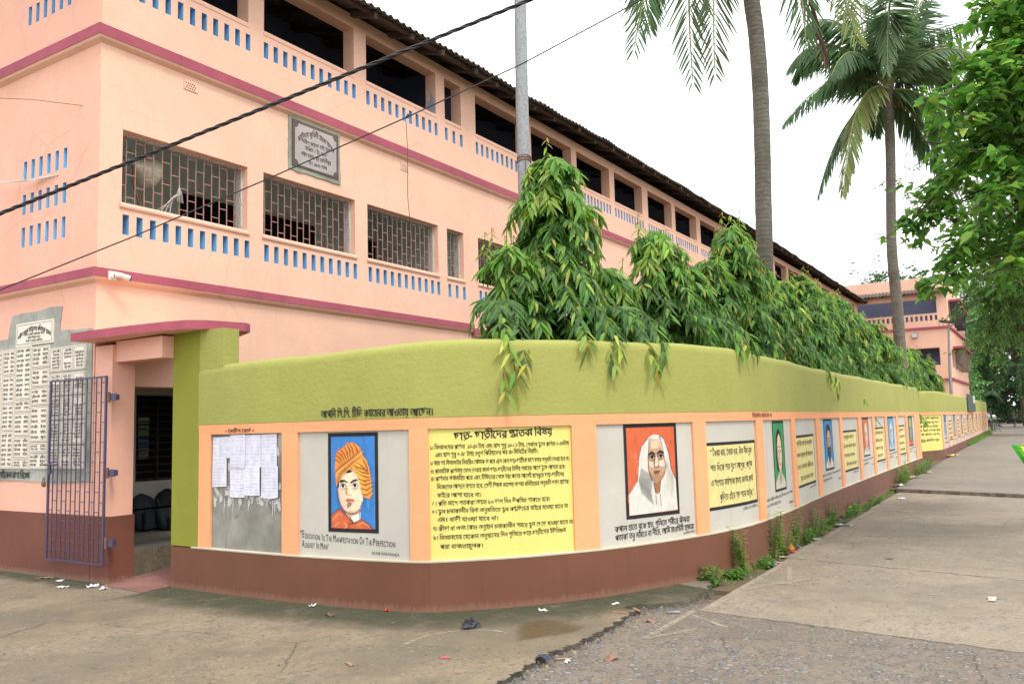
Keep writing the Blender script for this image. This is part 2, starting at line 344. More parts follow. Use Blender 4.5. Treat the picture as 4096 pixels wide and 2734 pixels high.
def hole_wall(mb, O, ud, nd, u0, u1, z0, z1, holes, th, mi=0, back=True, cap0=True):
    """wall slab: outer face through O along ud (horizontal) with outward normal nd; holes = (u0,u1,z0,z1,material index of reveal)"""
    O, ud, nd = Vector(O), Vector(ud), Vector(nd); Z = Vector((0, 0, 1))
    us = sorted({u0, u1} | {h[0] for h in holes} | {h[1] for h in holes}); us = [u for u in us if u0 <= u <= u1]
    zs = sorted({z0, z1} | {h[2] for h in holes} | {h[3] for h in holes}); zs = [z for z in zs if z0 <= z <= z1]
    P = lambda u, z, d: O + ud * u + Z * z - nd * d
    flip = ud.cross(Z).dot(nd) < 0
    def q(pts, m): mb.face(pts[::-1] if flip else pts, m)
    for j in range(len(zs) - 1):
        za, zb = zs[j], zs[j + 1]; zm = (za + zb) / 2; act = [h for h in holes if h[2] < zm < h[3]]; i = 0
        while i < len(us) - 1:
            if any(h[0] < (us[i] + us[i + 1]) / 2 < h[1] for h in act): i += 1; continue
            k = i
            while k + 1 < len(us) - 1 and not any(h[0] < (us[k + 1] + us[k + 2]) / 2 < h[1] for h in act): k += 1
            q([P(us[i], za, 0), P(us[k + 1], za, 0), P(us[k + 1], zb, 0), P(us[i], zb, 0)], mi)
            if back: q([P(us[k + 1], za, th), P(us[i], za, th), P(us[i], zb, th), P(us[k + 1], zb, th)], mi)
            i = k + 1
    for a, b_, za, zb, m in holes:
        q([P(a, za, 0), P(a, zb, 0), P(a, zb, th), P(a, za, th)][::-1], m); q([P(b_, za, 0), P(b_, za, th), P(b_, zb, th), P(b_, zb, 0)][::-1], m)
        q([P(a, zb, 0), P(b_, zb, 0), P(b_, zb, th), P(a, zb, th)][::-1], m); q([P(a, za, 0), P(a, za, th), P(b_, za, th), P(b_, za, 0)][::-1], m)
    if cap0: q([P(u0, z0, 0), P(u0, z1, 0), P(u0, z1, th), P(u0, z0, th)][::-1], mi)
    q([P(u1, z0, 0), P(u1, z0, th), P(u1, z1, th), P(u1, z1, 0)][::-1], mi)
    q([P(u0, z1, 0), P(u1, z1, 0), P(u1, z1, th), P(u0, z1, th)], mi); q([P(u0, z0, 0), P(u0, z0, th), P(u1, z0, th), P(u1, z0, 0)], mi)
def m_grit():
    b = NB('loose_grit'); a = b.n('ShaderNodeAttribute', attribute_name='Col'); return b.done(a.outputs['Color'], .9, b.bump(b.noise(90, 4), .5, .004))
MAT['grit'] = m_grit()
# ------------------------------------------------------------------ lettering (Blender's own built-in font; a small shaper for Bengali)
_GC = {}
def glyph(ch, bold=0.0):
    k = ch
    if k not in _GC:
        c = bpy.data.curves.new('g', 'FONT'); c.body = ch; c.size = 1; c.resolution_u = 3; c.fill_mode = 'FRONT'
        o = bpy.data.objects.new('g', c); C.objects.link(o); dg = bpy.context.evaluated_depsgraph_get()
        me = bpy.data.meshes.new_from_object(o.evaluated_get(dg))
        V = np.array([v.co[:2] for v in me.vertices]) if len(me.vertices) else np.zeros((0, 2)); F = [tuple(p.vertices) for p in me.polygons]
        bpy.data.objects.remove(o); bpy.data.curves.remove(c); bpy.data.meshes.remove(me)
        _GC[k] = (V, F, (V[:, 0].max() if len(V) else .25), (V[:, 0].min() if len(V) else 0))
    return _GC[k]
BELOW = 'ুূৃ'; CONS = set(chr(i) for i in range(0x995, 0x9BA)) | {'\u09dc', '\u09dd', '\u09df'}
def shape(txt, bold=0.0):
    """-> (list of (V,F)), width.  Unit = em, baseline 0, Bengali head line at .62"""
    txt = txt.replace('\u09a1\u09bc', '\u09dc').replace('\u09a2\u09bc', '\u09dd').replace('\u09af\u09bc', '\u09df')
    outl, x, i = [], 0.0, 0
    def put(ch, X, sx=1, sy=1, oy=0):
        V, F, xm, xn = glyph(ch, bold)
        if len(V): outl.append((V * (sx, sy) + (X, oy), F))
        return xm * sx
    def quad(pts): outl.append((np.array(pts, float), [tuple(range(len(pts)))]))
    NUK = {'\u09dc': '\u09a1', '\u09dd': '\u09a2', '\u09df': '\u09af'}
    def base(c, X, sx=1, sy=1, oy=0):
        wd = put(NUK.get(c, c), X, sx, sy, oy)
        if c in NUK: m = X + wd * .5; quad([(m - .05, oy - .15), (m + .05, oy - .15), (m + .05, oy - .06), (m - .05, oy - .06)])
        return wd
    while i < len(txt):
        ch = txt[i]
        if ch == ' ': x += .26; i += 1; continue
        if ch in CONS:
            cl = [ch]; j = i + 1
            while j + 1 < len(txt) and txt[j] == '\u09cd' and txt[j + 1] in CONS: cl.append(txt[j + 1]); j += 2
            vow = ''
            while j < len(txt) and txt[j] in '\u09be\u09bf\u09c0\u09c1\u09c2\u09c3\u09c7\u09c8\u09cb\u09cc\u0981': vow += txt[j]; j += 1
            reph = len(cl) > 1 and cl[0] == 'র' and cl[1] != 'য'
            if reph: cl = cl[1:]
            ya = len(cl) > 1 and cl[-1] == 'য'
            if ya: cl = cl[:-1]
            ra = len(cl) > 1 and cl[-1] == 'র'
            if ra: cl = cl[:-1]
            for v in vow:
                if v == 'ি': put('ি', x); x += .262
                if v in '\u09c7\u09c8\u09cb\u09cc': put('ে' if v != 'ৈ' else 'ৈ', x); x += .375
            x0 = x
            if len(cl) == 1: x += base(cl[0], x) - .008
            else:
                a = base(cl[0], x, .72, .62, .245); b_ = base(cl[1], x + .12, .66, .5, -.06)
                quad([(x - .01, .565), (x + max(a, b_ + .12), .565), (x + max(a, b_ + .12), .622), (x - .01, .622)]); x += max(a, b_ + .12) - .005
            m = (x0 + x) / 2
            if ra: quad([(m - .26, -.10), (m + .16, .06), (m + .16, .12), (m - .26, -.03)])
            if reph: quad([(m + .02, .64), (m + .08, .64), (m + .26, .86), (m + .18, .86)])
            if ya: x += put('য', x, .52, 1) - .01
            for v in vow:
                if v in BELOW: put(v, x - .06)
                if v == 'ঁ': put('ঁ', m + .14)
                if v in '\u09be\u09cb\u09cc': x += put('া', x) - .008
                if v == 'ী': put('ী', x); x += .262
            i = j; continue
        V, F, xm, xn = glyph(ch, bold)
        put(ch, x); x += xm + (.0 if '\u0980' <= ch <= '\u09ff' else .06); i += 1
        if ch in 'আঅউইএঈঊ': x -= .008
    return outl, x
class Mural:
    """flat painting or lettering in (u, z) metres, in thin layers, mapped onto a surface by a function"""
    def __init__(s): s.items = []; s.layer = 0
    def add(s, V, F, col, layer=None): s.items.append((V, F, col, s.layer if layer is None else layer))
    def poly(s, pts, col, layer=None):
        P = [Vector((p[0], p[1], 0)) for p in pts]; s.add(np.array([(p.x, p.y) for p in P]), [tuple(t) for t in tessellate_polygon([P])], col, layer); s.layer += 0 if layer is not None else 1
    def rect(s, a, b, c, d, col, layer=None): s.poly([(a, c), (b, c), (b, d), (a, d)], col, layer)
    def frame(s, a, b, c, d, t, col, lay):
        for r in ((a, b, c, c + t), (a, b, d - t, d), (a, a + t, c + t, d - t), (b - t, b, c + t, d - t)): s.rect(*r, col, lay)
    def stroke(s, pts, wd, col, layer=None, taper=False):
        P = np.array(pts, float); n = len(P); V = []
        for i in range(n):
            t = P[min(i + 1, n - 1)] - P[max(i - 1, 0)]; t /= max(np.hypot(*t), 1e-9); nn = np.array([-t[1], t[0]])
            k = wd / 2 * ((.35 + .65 * math.sin(math.pi * (i + .35) / (n - .3))) if taper else 1); V += [P[i] + nn * k, P[i] - nn * k]
        s.add(np.array(V), [(2 * i, 2 * i + 1, 2 * i + 3, 2 * i + 2) for i in range(n - 1)], col, layer if layer is not None else s.layer)
    def text(s, txt, u0, z0, u1=None, z1=None, h=.1, col=(.02, .02, .02), sx=None, bold=.0, layer=None, center=False, arc=None):
        g, wd = shape(txt, bold)
        if not g: return
        k = h / .62
        L = (u1 - u0) if u1 is not None else wd * k * (sx or .8)
        kx = L / wd; dz = (z1 - z0) if z1 is not None else 0
        if center: u0 -= L / 2
        if bold: g = [(V + (dx, dy), F, j) for V, F in g for j, (dx, dy) in enumerate(((0, 0), (bold * 1.3, bold * .5), (-bold * 1.1, -bold * .5)))]
        else: g = [(V, F, 0) for V, F in g]
        jr = random.Random(len(txt) * 7 + int(abs(u0) * 100)); jit = [(jr.gauss(0, .022), jr.gauss(1, .035), jr.gauss(0, .03)) for _ in range(len(g))]
        for gi_, (V, F, j) in enumerate(g):
            jy, js, jt = jit[gi_ // 3 if bold else gi_]; x = (V[:, 0] + jt * V[:, 1]) * kx; y = (V[:, 1] * js + jy) * k
            if arc: th = x / L - .5; W = np.stack([u0 + x, z0 + y - arc * (th * 2) ** 2], 1)
            else: W = np.stack([u0 + x, z0 + y + dz * x / max(L, 1e-6)], 1)
            s.add(W, F, col, (s.layer if layer is None else layer) + .25 * j)
        return L
    def build(s, name, mapf, parent, cuts=(), step=.0006, d0=.003):
        bm = bmesh.new(); cl = bm.loops.layers.float_color.new('Col')
        for V, F, col, lay in s.items:
            vs = [bm.verts.new((p[0], p[1], lay)) for p in V]
            for f in F:
                try: fc = bm.faces.new([vs[k] for k in f])
                except ValueError: continue
                for lp in fc.loops: lp[cl] = (*col, 1)
        for cu in cuts:
            bmesh.ops.bisect_plane(bm, geom=bm.verts[:] + bm.edges[:] + bm.faces[:], plane_co=(cu, 0, 0), plane_no=(1, 0, 0))
        for v in bm.verts: v.co = mapf(v.co.x, v.co.y, d0 + step * v.co.z)
        me = bpy.data.meshes.new(name); bm.to_mesh(me); bm.free(); me.materials.append(MAT['mural'])
        o = bpy.data.objects.new(name, me); C.objects.link(o)
        if parent: o.parent = parent
        return o
BLK = (.018, .017, .018)
WORDS = ['শ্রী মদন', 'কুমার জানা', 'সুধীর', 'মাইতি', 'রবীন', 'সামন্ত', 'গৌর মণ্ডল', 'দাস', 'বেরা', 'প্রধান', 'তপন', 'নিমাই ঘোড়া', 'হরি', 'পাত্র', 'অনিল', 'মান্না', 'সনৎ', 'বর্মন', 'গ্রাম', 'পূর্ব']
def wl(rnd, n=2): return ' '.join(rnd.choice(WORDS) for _ in range(n))

# ------------------------------------------------------------------ boundary wall
class Line:
    """plan line of a wall with a left-hand outward offset, piecewise straight so paint lies flat on it"""
    def __init__(s, pts, step):
        P = [Vector((p[0], p[1])) for p in pts]; Q = []
        for i in range(len(P) - 1):
            p0, p1, p2, p3 = P[max(i - 1, 0)], P[i], P[i + 1], P[min(i + 2, len(P) - 1)]; n = max(1, int((p2 - p1).length / step))
            for k in range(n):
                t = k / n; Q.append(.5 * ((2 * p1) + (p2 - p0) * t + (2 * p0 - 5 * p1 + 4 * p2 - p3) * t * t + (3 * p1 - p0 - 3 * p2 + p3) * t ** 3))
        Q.append(P[-1]); s.P = Q; s.S = [0.0]
        for a, b in zip(Q, Q[1:]): s.S.append(s.S[-1] + (b - a).length)
        s.N = []
        seg = [Vector((-(b - a).y, (b - a).x)).normalized() * -1 for a, b in zip(Q, Q[1:])]
        for i in range(len(Q)):
            a, b = seg[max(i - 1, 0)], seg[min(i, len(seg) - 1)]; n = (a + b).normalized(); s.N.append(n / max(.5, n.dot(a)))
        s.len = s.S[-1]
    def at(s, u, d=0):
        i = 0
        import bisect
        i = min(max(bisect.bisect_right(s.S, u) - 1, 0), len(s.P) - 2); t = (u - s.S[i]) / (s.S[i + 1] - s.S[i])
        return s.P[i].lerp(s.P[i + 1], t) + s.N[i].lerp(s.N[i + 1], t) * d
    def pt(s, u, z, d=0): p = s.at(u, d); return Vector((p.x, p.y, z))
    def s_of(s, x, y):
        best = (1e9, 0); q = Vector((x, y))
        for i, (a, b) in enumerate(zip(s.P, s.P[1:])):
            t = min(1, max(0, (q - a).dot(b - a) / (b - a).length_squared)); e = (a.lerp(b, t) - q).length
            if e < best[0]: best = (e, s.S[i] + t * (b - a).length)
        return best[1]
    def cuts(s, a, b): return [u for u in s.S if a < u < b]
    def sweep(s, mb, prof, a, b, mi=None, ends=True, zf=None):
        us = [a] + s.cuts(a, b) + [b]; n = len(prof); vs = []
        for u in us:
            dz = zf(u) if zf else None
            for d, z in prof: vs.append(s.pt(u, z if not zf else dz(z), d))
        fs = [(i * n + k, i * n + k + 1, (i + 1) * n + k + 1, (i + 1) * n + k) for i in range(len(us) - 1) for k in range(n - 1)]
        fs = [f[::-1] for f in fs]
        if ends: fs += [tuple(range(n)), tuple((len(us) - 1) * n + k for k in range(n - 1, -1, -1))]
        mb.poly(vs, fs, mi)
WL = Line([(5.92, 8.19), (5.912, 7.74), (5.908, 7.0), (5.928, 6.25), (6.0, 5.5), (6.085, 4.97), (6.15, 4.81), (6.40, 4.52), (6.77, 4.165), (7.17, 3.885), (7.4, 3.735), (7.9, 3.50), (8.65, 3.222), (9.3, 3.06), (10.06, 2.975), (11.7, 2.98), (13.7, 3.05), (17.5, 3.10), (21.5, 3.13), (26.7, 3.13)], .22)
def S(x, y): return WL.s_of(x, y)
bw = thing('boundary_wall', 'long green boundary wall curving round the street corner with painted portrait panels', 'wall', (6.1, 4.9, 0))
TOPX = [(0, 2.375), (.5, 2.38), (1.5, 2.40), (2.6, 2.425), (3.4, 2.46), (4.6, 2.475), (6, 2.483), (7.2, 2.477), (8.2, 2.455), (12, 2.44), (30, 2.45)]
def wtop(u): return float(np.interp(u, [a for a, b in TOPX], [b for a, b in TOPX])) + .006 * math.sin(u * 2.1) + .004 * math.sin(u * 5.3)
LEN = WL.len
# upper roughcast part with its rounded coping, open below onto the panel band
mb = MB()
def upz(u):
    t = wtop(u); return lambda z: z if z < 2 else t + (z - 2.5)
s_p1 = S(5.912, 7.74)
WL.sweep(mb, [(.028, 1.745), (.028, 2.40), (.022, 2.445), (.004, 2.475), (-.03, 2.492), (-.08, 2.50), (-.13, 2.493), (-.165, 2.47), (-.18, 2.43), (-.185, 2.38), (-.185, 1.745)], s_p1 - .02, LEN, zf=upz)
mb.build('upper_wall', 'green', bw, smooth=False)
for f in bw.children[-1].data.polygons: f.use_smooth = True
mb = MB(); WL.sweep(mb, [(.034, -.25), (.034, .435), (-.02, .452), (-.18, .452), (-.18, -.25)], 0, LEN); mb.build('plinth', 'brown', bw)
mb = MB(); WL.sweep(mb, [(-.012, .45), (-.012, 1.75), (-.17, 1.75), (-.17, .45)], s_p1, LEN); mb.build('core', 'cement', bw)
PAN = [('notice', 5.908, 7.545, 5.915, 6.47), ('turban', 5.93, 6.26, 6.082, 4.982), ('rules', 6.15, 4.82, 7.168, 3.886), ('veil', 7.395, 3.738, 8.645, 3.224), ('quote', 8.862, 3.17, 10.09, 2.975),
       ('green', 10.36, 2.975, 11.77, 2.98), ('quote', 12.0, 2.985, 13.5, 3.04), ('blue', 13.78, 3.05, 15.42, 3.07), ('quote', 15.64, 3.075, 17.22, 3.097), ('orange', 17.52, 3.1, 18.87, 3.11),
       ('quote', 19.14, 3.11, 20.56, 3.12), ('sky', 20.87, 3.125, 22.27, 3.13), ('quote', 22.6, 3.13, 23.88, 3.13), ('teal', 24.23, 3.13, 25.6, 3.13)]
PS = [(k, S(a, b), S(c, d)) for k, a, b, c, d in PAN]
# peach frame: rail and posts as one body
mb = MB(); WL.sweep(mb, [(.024, 1.64), (.031, 1.742), (-.02, 1.742), (-.02, 1.64)], s_p1, LEN)
edges = [s_p1] + [v for p in PS for v in p[1:]] + [LEN]
for a, b in zip(edges[0::2], edges[1::2]): WL.sweep(mb, [(.024, .455), (.024, 1.64), (-.02, 1.64), (-.02, .455)], a, b)
mb.build('frame', 'peach', bw)
mb = MB(); WL.sweep(mb, [(.036, .438), (.037, .450), (.012, .459), (-.01, .459)], PS[0][1] - .3, LEN, ends=False); mb.build('ledge', 'cream', bw)
wpt = WL.pt
def panel(kind, a, b, mat):
    m = MB(); WL.sweep(m, [(0, .45), (0, 1.645)], a, b, ends=False); return m.build('painted_panel', mat, bw)
BROW = (.03, .02, .018)
def face_portrait(M, F, skin, hairc, robe, hair='short', beard=None, shade=None):
    """a plain painted head and shoulders; F maps (0..1, 0..1) of the picture to (s, z)"""
    sh = shade or sc3(skin, .62); P = lambda pts: [F(x, y) for x, y in pts]
    M.poly(P([(.0, .0), (.02, .10), (.22, .17), (.38, .24), (.62, .24), (.80, .17), (.98, .09), (1, 0)]), robe)
    M.poly(P([(.38, .14), (.40, .36), (.62, .36), (.64, .14), (.51, .08)]), sh)
    if hair == 'long': M.poly(P([(.20, .30), (.16, .55), (.22, .78), (.38, .90), (.58, .91), (.74, .80), (.82, .58), (.80, .34), (.70, .28), (.30, .26)]), hairc)
    M.poly(P([(.27, .62), (.28, .46), (.34, .34), (.44, .265), (.55, .265), (.66, .33), (.73, .45), (.745, .62), (.72, .76), (.62, .83), (.40, .83), (.30, .76)]), skin)
    M.poly(P([(.27, .62), (.28, .46), (.34, .34), (.44, .265), (.41, .38), (.36, .50), (.33, .66)]), sh)
    if hair == 'short': M.poly(P([(.25, .60), (.22, .78), (.34, .91), (.54, .94), (.70, .88), (.78, .76), (.755, .60), (.72, .72), (.62, .80), (.45, .81), (.33, .74)]), hairc)
    if hair == 'long': M.poly(P([(.26, .62), (.24, .80), (.40, .91), (.60, .90), (.76, .76), (.745, .58), (.66, .76), (.52, .85), (.36, .78)]), hairc)
    if hair == 'bald': M.poly(P([(.28, .74), (.33, .85), (.45, .90), (.57, .90), (.69, .83), (.73, .72), (.6, .82), (.42, .82)]), skin)
    if hair == 'cap': M.poly(P([(.26, .70), (.27, .86), (.40, .95), (.62, .95), (.74, .86), (.745, .70), (.52, .76)]), hairc)
    if beard: M.poly(P([(.30, .50), (.32, .36), (.40, .22), (.51, .13 if beard[1] else .2), (.62, .22), (.70, .36), (.72, .50), (.64, .42), (.60, .45), (.42, .45), (.37, .42)]), beard[0])
    L = M.layer + 1
    for x in (.40, .615):
        M.stroke(P([(x - .09, .615), (x - .02, .645), (x + .07, .625)]), .022 * F.w, BROW, L, True)
        M.poly(P([(x - .065, .56), (x, .585), (x + .065, .56), (x, .54)]), (.75, .7, .62), L)
        M.poly(P([(x - .022, .545), (x - .022, .58), (x + .022, .58), (x + .022, .545)]), BLK, L + 1)
        M.stroke(P([(x - .07, .562), (x, .588), (x + .07, .562)]), .012 * F.w, BLK, L + 1)
    M.poly(P([(.475, .56), (.45, .455), (.50, .435), (.51, .56)]), sh, L); M.stroke(P([(.45, .452), (.50, .437), (.56, .452)]), .014 * F.w, (.12, .06, .04), L + 1)
    M.poly(P([(.42, .375), (.47, .392), (.51, .385), (.55, .392), (.60, .375), (.51, .348)]), (.42, .13, .10), L); M.stroke(P([(.42, .376), (.51, .370), (.60, .376)]), .010 * F.w, (.1, .03, .03), L + 1)
    M.stroke(P([(.40, .20), (.51, .06), (.62, .20)]), .012 * F.w, BLK, L); M.stroke(P([(.22, .17), (.40, .05)]), .010 * F.w, sc3(robe, .4), L); M.stroke(P([(.80, .17), (.64, .05)]), .010 * F.w, sc3(robe, .4), L)
    M.layer = L + 3
def picframe(M, a, b, c, d, bgc, t=.035):
    M.rect(a + t * .9, b - t * .9, c + t * .9, d - t * .9, bgc, 0); M.frame(a, b, c, d, t, BLK, 1); M.layer = 2
    x0, x1, y0, y1 = a + t, b - t, c + t, d - t
    F = lambda x, y: (x0 + (x1 - x0) * x, y0 + (y1 - y0) * y)
    class G:
        w = (x1 - x0)
        def __call__(s, x, y): return F(x, y)
    return G()
def brushed(M, F, col, rnd, n=26):
    for _ in range(n):
        x, y = rnd.random() * .94, rnd.random() * .8; l = .06 + rnd.random() * .16; k = .75 + rnd.random() * .55
        M.stroke([F(x, y), F(x + rnd.uniform(-.02, .03), y + l)], F.w * rnd.uniform(.02, .05), sc3(col, k), 1, True)
SKINS = [(.60, .40, .25), (.52, .34, .20), (.66, .46, .30)]
QUOTES = [['“ ধৈর্য্য ধর, ধৈর্য্য ধর, বাঁধ বাঁধ বুক', 'শত দিকে শত দুঃখ আসুক, আসুক', 'এ সংসার কর্মশালা জ্বলন্ত কালান্ত জ্বালা', 'পুড়িতে হইবে খাদ থাকে যতটুক,”'],
          ['“পৃথিবীর সমস্ত বড় কাজগুলি', 'যতক্ষণ মানুষের সৃষ্টি আমোদের', 'তবে তাহার জীবনে', 'দুঃখের কারণ হবে”'], ['“মৃত্যুর আগে', 'দিনের আলো জ্বলে', 'সত্যের জন্য', 'কিছুই ত্যাগ করা যায়”'], ['“তুমি নিজেই তোমার', 'জীবনের', 'আসল বন্ধু', 'বিশ্বাস রাখো”']]
rq = random.Random(3); qi = 0
for kind, a, b in PS:
    W_ = b - a; M = Mural(); cu = WL.cuts(a, b)
    if kind == 'notice':
        pn = panel(kind, a, b, 'cement'); tag(pn, 'bare grey cement notice panel')
        for _ in range(60):     # torn white paper remains
            x, z = a + W_ * rq.uniform(.04, .97), rq.choice([rq.uniform(.90, 1.02), rq.uniform(.93, 1.06), rq.uniform(1.0, 1.5)]); r = rq.uniform(.015, .07)
            M.poly([(x + r * rq.uniform(.5, 1.1) * math.cos(t) * .6, z + 1.2 * r * rq.uniform(.3, 1.1) * math.sin(t)) for t in np.linspace(0, 6.28, 11)[:-1]], (.5, .5, .48), 1)
        for _ in range(10):
            x, z = a + W_ * rq.uniform(.05, .95), .97; M.stroke([(x, z), (x + .005, z - .03), (x - .004, z - rq.uniform(.06, .16))], .014, (.52, .52, .5), 2, True)
        M.build('paper_remains', wpt, pn, cu)
        continue
    if kind == 'turban':
        pn = panel(kind, a, b, 'panelwhite'); x0, x1 = S(5.955, 5.893), S(6.026, 5.319)
        F = picframe(M, x0, x1, .69, 1.625, (.045, .20, .52), .036); brushed(M, F, (.055, .23, .56), rq)
        K = lambda pts: [F((x - 798) / 277, (945 - y) / 568) for x, y in pts]
        OR, YL, DK = (.72, .25, .05), (.76, .40, .06), (.30, .07, .02)
        M.poly(K([(800, 945), (800, 868), (858, 820), (885, 850), (918, 885), (945, 910), (990, 886), (1035, 912), (1064, 945)]), (.58, .13, .05))
        for p in ([(805, 900), (850, 850), (870, 870)], [(880, 905), (900, 930), (880, 945)], [(960, 925), (1000, 905), (1040, 930)], [(820, 935), (850, 905)]): M.stroke(K(p), .022, (.70, .24, .09), 3, True)
        M.layer = 4
        M.poly(K([(886, 838), (986, 835), (988, 892), (942, 912), (905, 872)]), (.58, .36, .22)); M.poly(K([(922, 874), (986, 842), (988, 890), (944, 908)]), (.78, .74, .66))
        M.poly(K([(848, 670), (856, 625), (885, 592), (935, 582), (962, 605), (978, 640), (990, 690), (1003, 735), (1001, 775), (986, 828), (962, 850), (925, 853), (888, 838), (860, 800), (848, 755), (842, 705)]), (.82, .66, .46))
        M.poly(K([(844, 690), (852, 740), (862, 790), (880, 828), (912, 850), (888, 840), (860, 802), (847, 755), (841, 705)]), (.60, .30, .18))
        M.poly(K([(850, 690), (880, 730), (890, 790), (905, 840), (880, 826), (860, 785), (850, 740)]), (.78, .52, .38))
        M.poly(K([(905, 786), (935, 790), (922, 808), (905, 822), (900, 806)]), (.40, .20, .13)); M.poly(K([(906, 835), (950, 838), (975, 825), (962, 850), (925, 854)]), (.64, .40, .25))
        M.poly(K([(886, 596), (905, 584), (938, 590), (925, 600), (905, 604)]), BLK); M.poly(K([(842, 690), (850, 640), (866, 618), (852, 660), (850, 700)]), BLK)
        M.poly(K([(830, 655), (826, 560), (832, 488), (852, 458), (888, 440), (905, 416), (950, 414), (990, 448), (1003, 490), (1030, 528), (1048, 600), (1056, 680), (1057, 742), (1044, 764), (1010, 752), (996, 718), (986, 670), (974, 628), (955, 600), (935, 582), (905, 584), (882, 596), (862, 620), (846, 655), (838, 690)]), OR)
        M.poly(K([(930, 560), (960, 530), (1003, 500), (1032, 535), (1048, 620), (1055, 725), (1030, 755), (1008, 735), (992, 690), (975, 625), (950, 592)]), YL)
        M.poly(K([(829, 605), (858, 570), (928, 520), (998, 462), (1002, 500), (932, 548), (885, 590), (855, 620), (836, 660)]), (.80, .36, .09))
        for p in ([(905, 420), (925, 455), (928, 505)], [(920, 416), (942, 450), (950, 490)], [(890, 440), (908, 470), (915, 515)], [(860, 455), (890, 485), (905, 520)], [(840, 472), (870, 490), (893, 525)], [(832, 490), (860, 510), (880, 535)], [(829, 520), (850, 530), (868, 545)], [(950, 418), (970, 450), (975, 478)],
                  [(829, 605), (860, 572), (930, 522), (1000, 465)], [(838, 655), (860, 615), (890, 588), (935, 548), (1002, 500)], [(950, 560), (990, 575), (1035, 590)], [(962, 575), (1000, 600), (1045, 610)], [(970, 600), (1010, 625), (1050, 632)], [(980, 640), (1015, 655), (1052, 645)], [(988, 665), (1020, 680), (1054, 668)], [(995, 700), (1030, 710), (1056, 692)], [(1003, 735), (1030, 740), (1057, 720)], [(1010, 520), (1030, 560), (1040, 610)], [(975, 540), (1010, 570), (1030, 600)]):
            q = np.array(p, float)
            for dx_, cc_ in ((7, (.86, .46, .14)), (-7, (.50, .15, .03)), (14, (.80, .34, .06)), (-13, (.62, .20, .04))): M.stroke(K([(x_ + dx_ * .8, y_ + dx_ * .5) for x_, y_ in q]), .007, cc_, M.layer, True)
            M.stroke(K(p), .0075, DK, M.layer + 1, True)
        M.layer += 2
        M.poly(K([(857, 657), (868, 645), (885, 645), (910, 658), (910, 664), (886, 656), (862, 665)]), BROW); M.poly(K([(924, 662), (945, 644), (968, 640), (973, 648), (950, 655), (928, 668)]), BROW)
        for cx, cy in ((880, 684), (956, 681)):
            M.poly(K([(cx - 19, cy + 4), (cx - 6, cy - 12), (cx + 9, cy - 12), (cx + 19, cy + 3), (cx + 4, cy + 12), (cx - 10, cy + 11)]), (.80, .76, .70)); M.poly(K([(cx + 9 * math.cos(t), cy - 1 + 11 * math.sin(t)) for t in np.linspace(0, 6.28, 11)[:-1]]), BLK)
            M.stroke(K([(cx - 21, cy + 3), (cx - 5, cy - 13), (cx + 10, cy - 13), (cx + 20, cy + 2)]), .006, BLK, M.layer); M.stroke(K([(cx - 12, cy + 18), (cx + 2, cy + 20), (cx + 14, cy + 14)]), .004, (.5, .3, .2), M.layer)
        M.poly(K([(893, 690), (904, 694), (905, 738), (896, 734)]), (.56, .36, .26)); M.stroke(K([(905, 690), (903, 735), (918, 742), (935, 733)]), .004, (.25, .1, .06), M.layer)
        M.poly(K([(893, 772), (912, 758), (926, 763), (938, 760), (957, 772), (935, 780), (912, 784)]), (.55, .22, .15)); M.stroke(K([(893, 772), (920, 770), (957, 772)]), .004, (.2, .05, .04), M.layer + 1)
        M.layer += 2
        for p in ([(858, 820), (885, 848), (918, 882), (945, 911)], [(945, 911), (990, 886), (1038, 912), (1066, 946)], [(915, 945), (918, 915), (945, 911)], [(800, 868), (858, 820)], [(925, 873), (944, 908)], [(985, 842), (988, 890)], [(842, 690), (848, 755), (862, 800), (888, 838), (925, 853), (962, 850), (986, 828), (1002, 775)]): M.stroke(K(p), .006, BLK, M.layer)
        M.build('portrait', wpt, pn, cu)
        T = Mural(); ex = lambda u: a + W_ * u
        T.text('“E', ex(.01), .625, ex(.055), .622, .062); T.text('DUCATION', ex(.06), .618, ex(.205), .606, .044)
        for wd, x0_, x1_ in (('I', .222, .232), ('T', .262, .287), ('M', .326, .354), ('O', .568, .592), ('T', .620, .645), ('P', .682, .706)): T.text(wd, ex(x0_), .612 - .05 * x0_, ex(x1_), None, .060)
        for wd, x0_, x1_ in (('S', .236, .252), ('HE', .289, .315), ('ANIFESTATION', .357, .556), ('F', .595, .612), ('HE', .647, .674), ('ERFECTION', .708, .872)): T.text(wd, ex(x0_), .612 - .05 * x0_, ex(x1_), .612 - .05 * x1_, .044)
        for wd, x0_, x1_, h in (('A', .03, .058, .06), ('LREADY', .06, .155, .044), ('I', .168, .176, .06), ('N', .179, .198, .044), ('M', .208, .235, .06), ('AN”', .237, .288, .044)): T.text(wd, ex(x0_), .528 - .03 * x0_, ex(x1_), None, h)
        T.text('SWAMI VIVEKANANDA', ex(.672), .495, ex(.905), .487, .026); T.build('lettering', wpt, pn, cu)
        continue
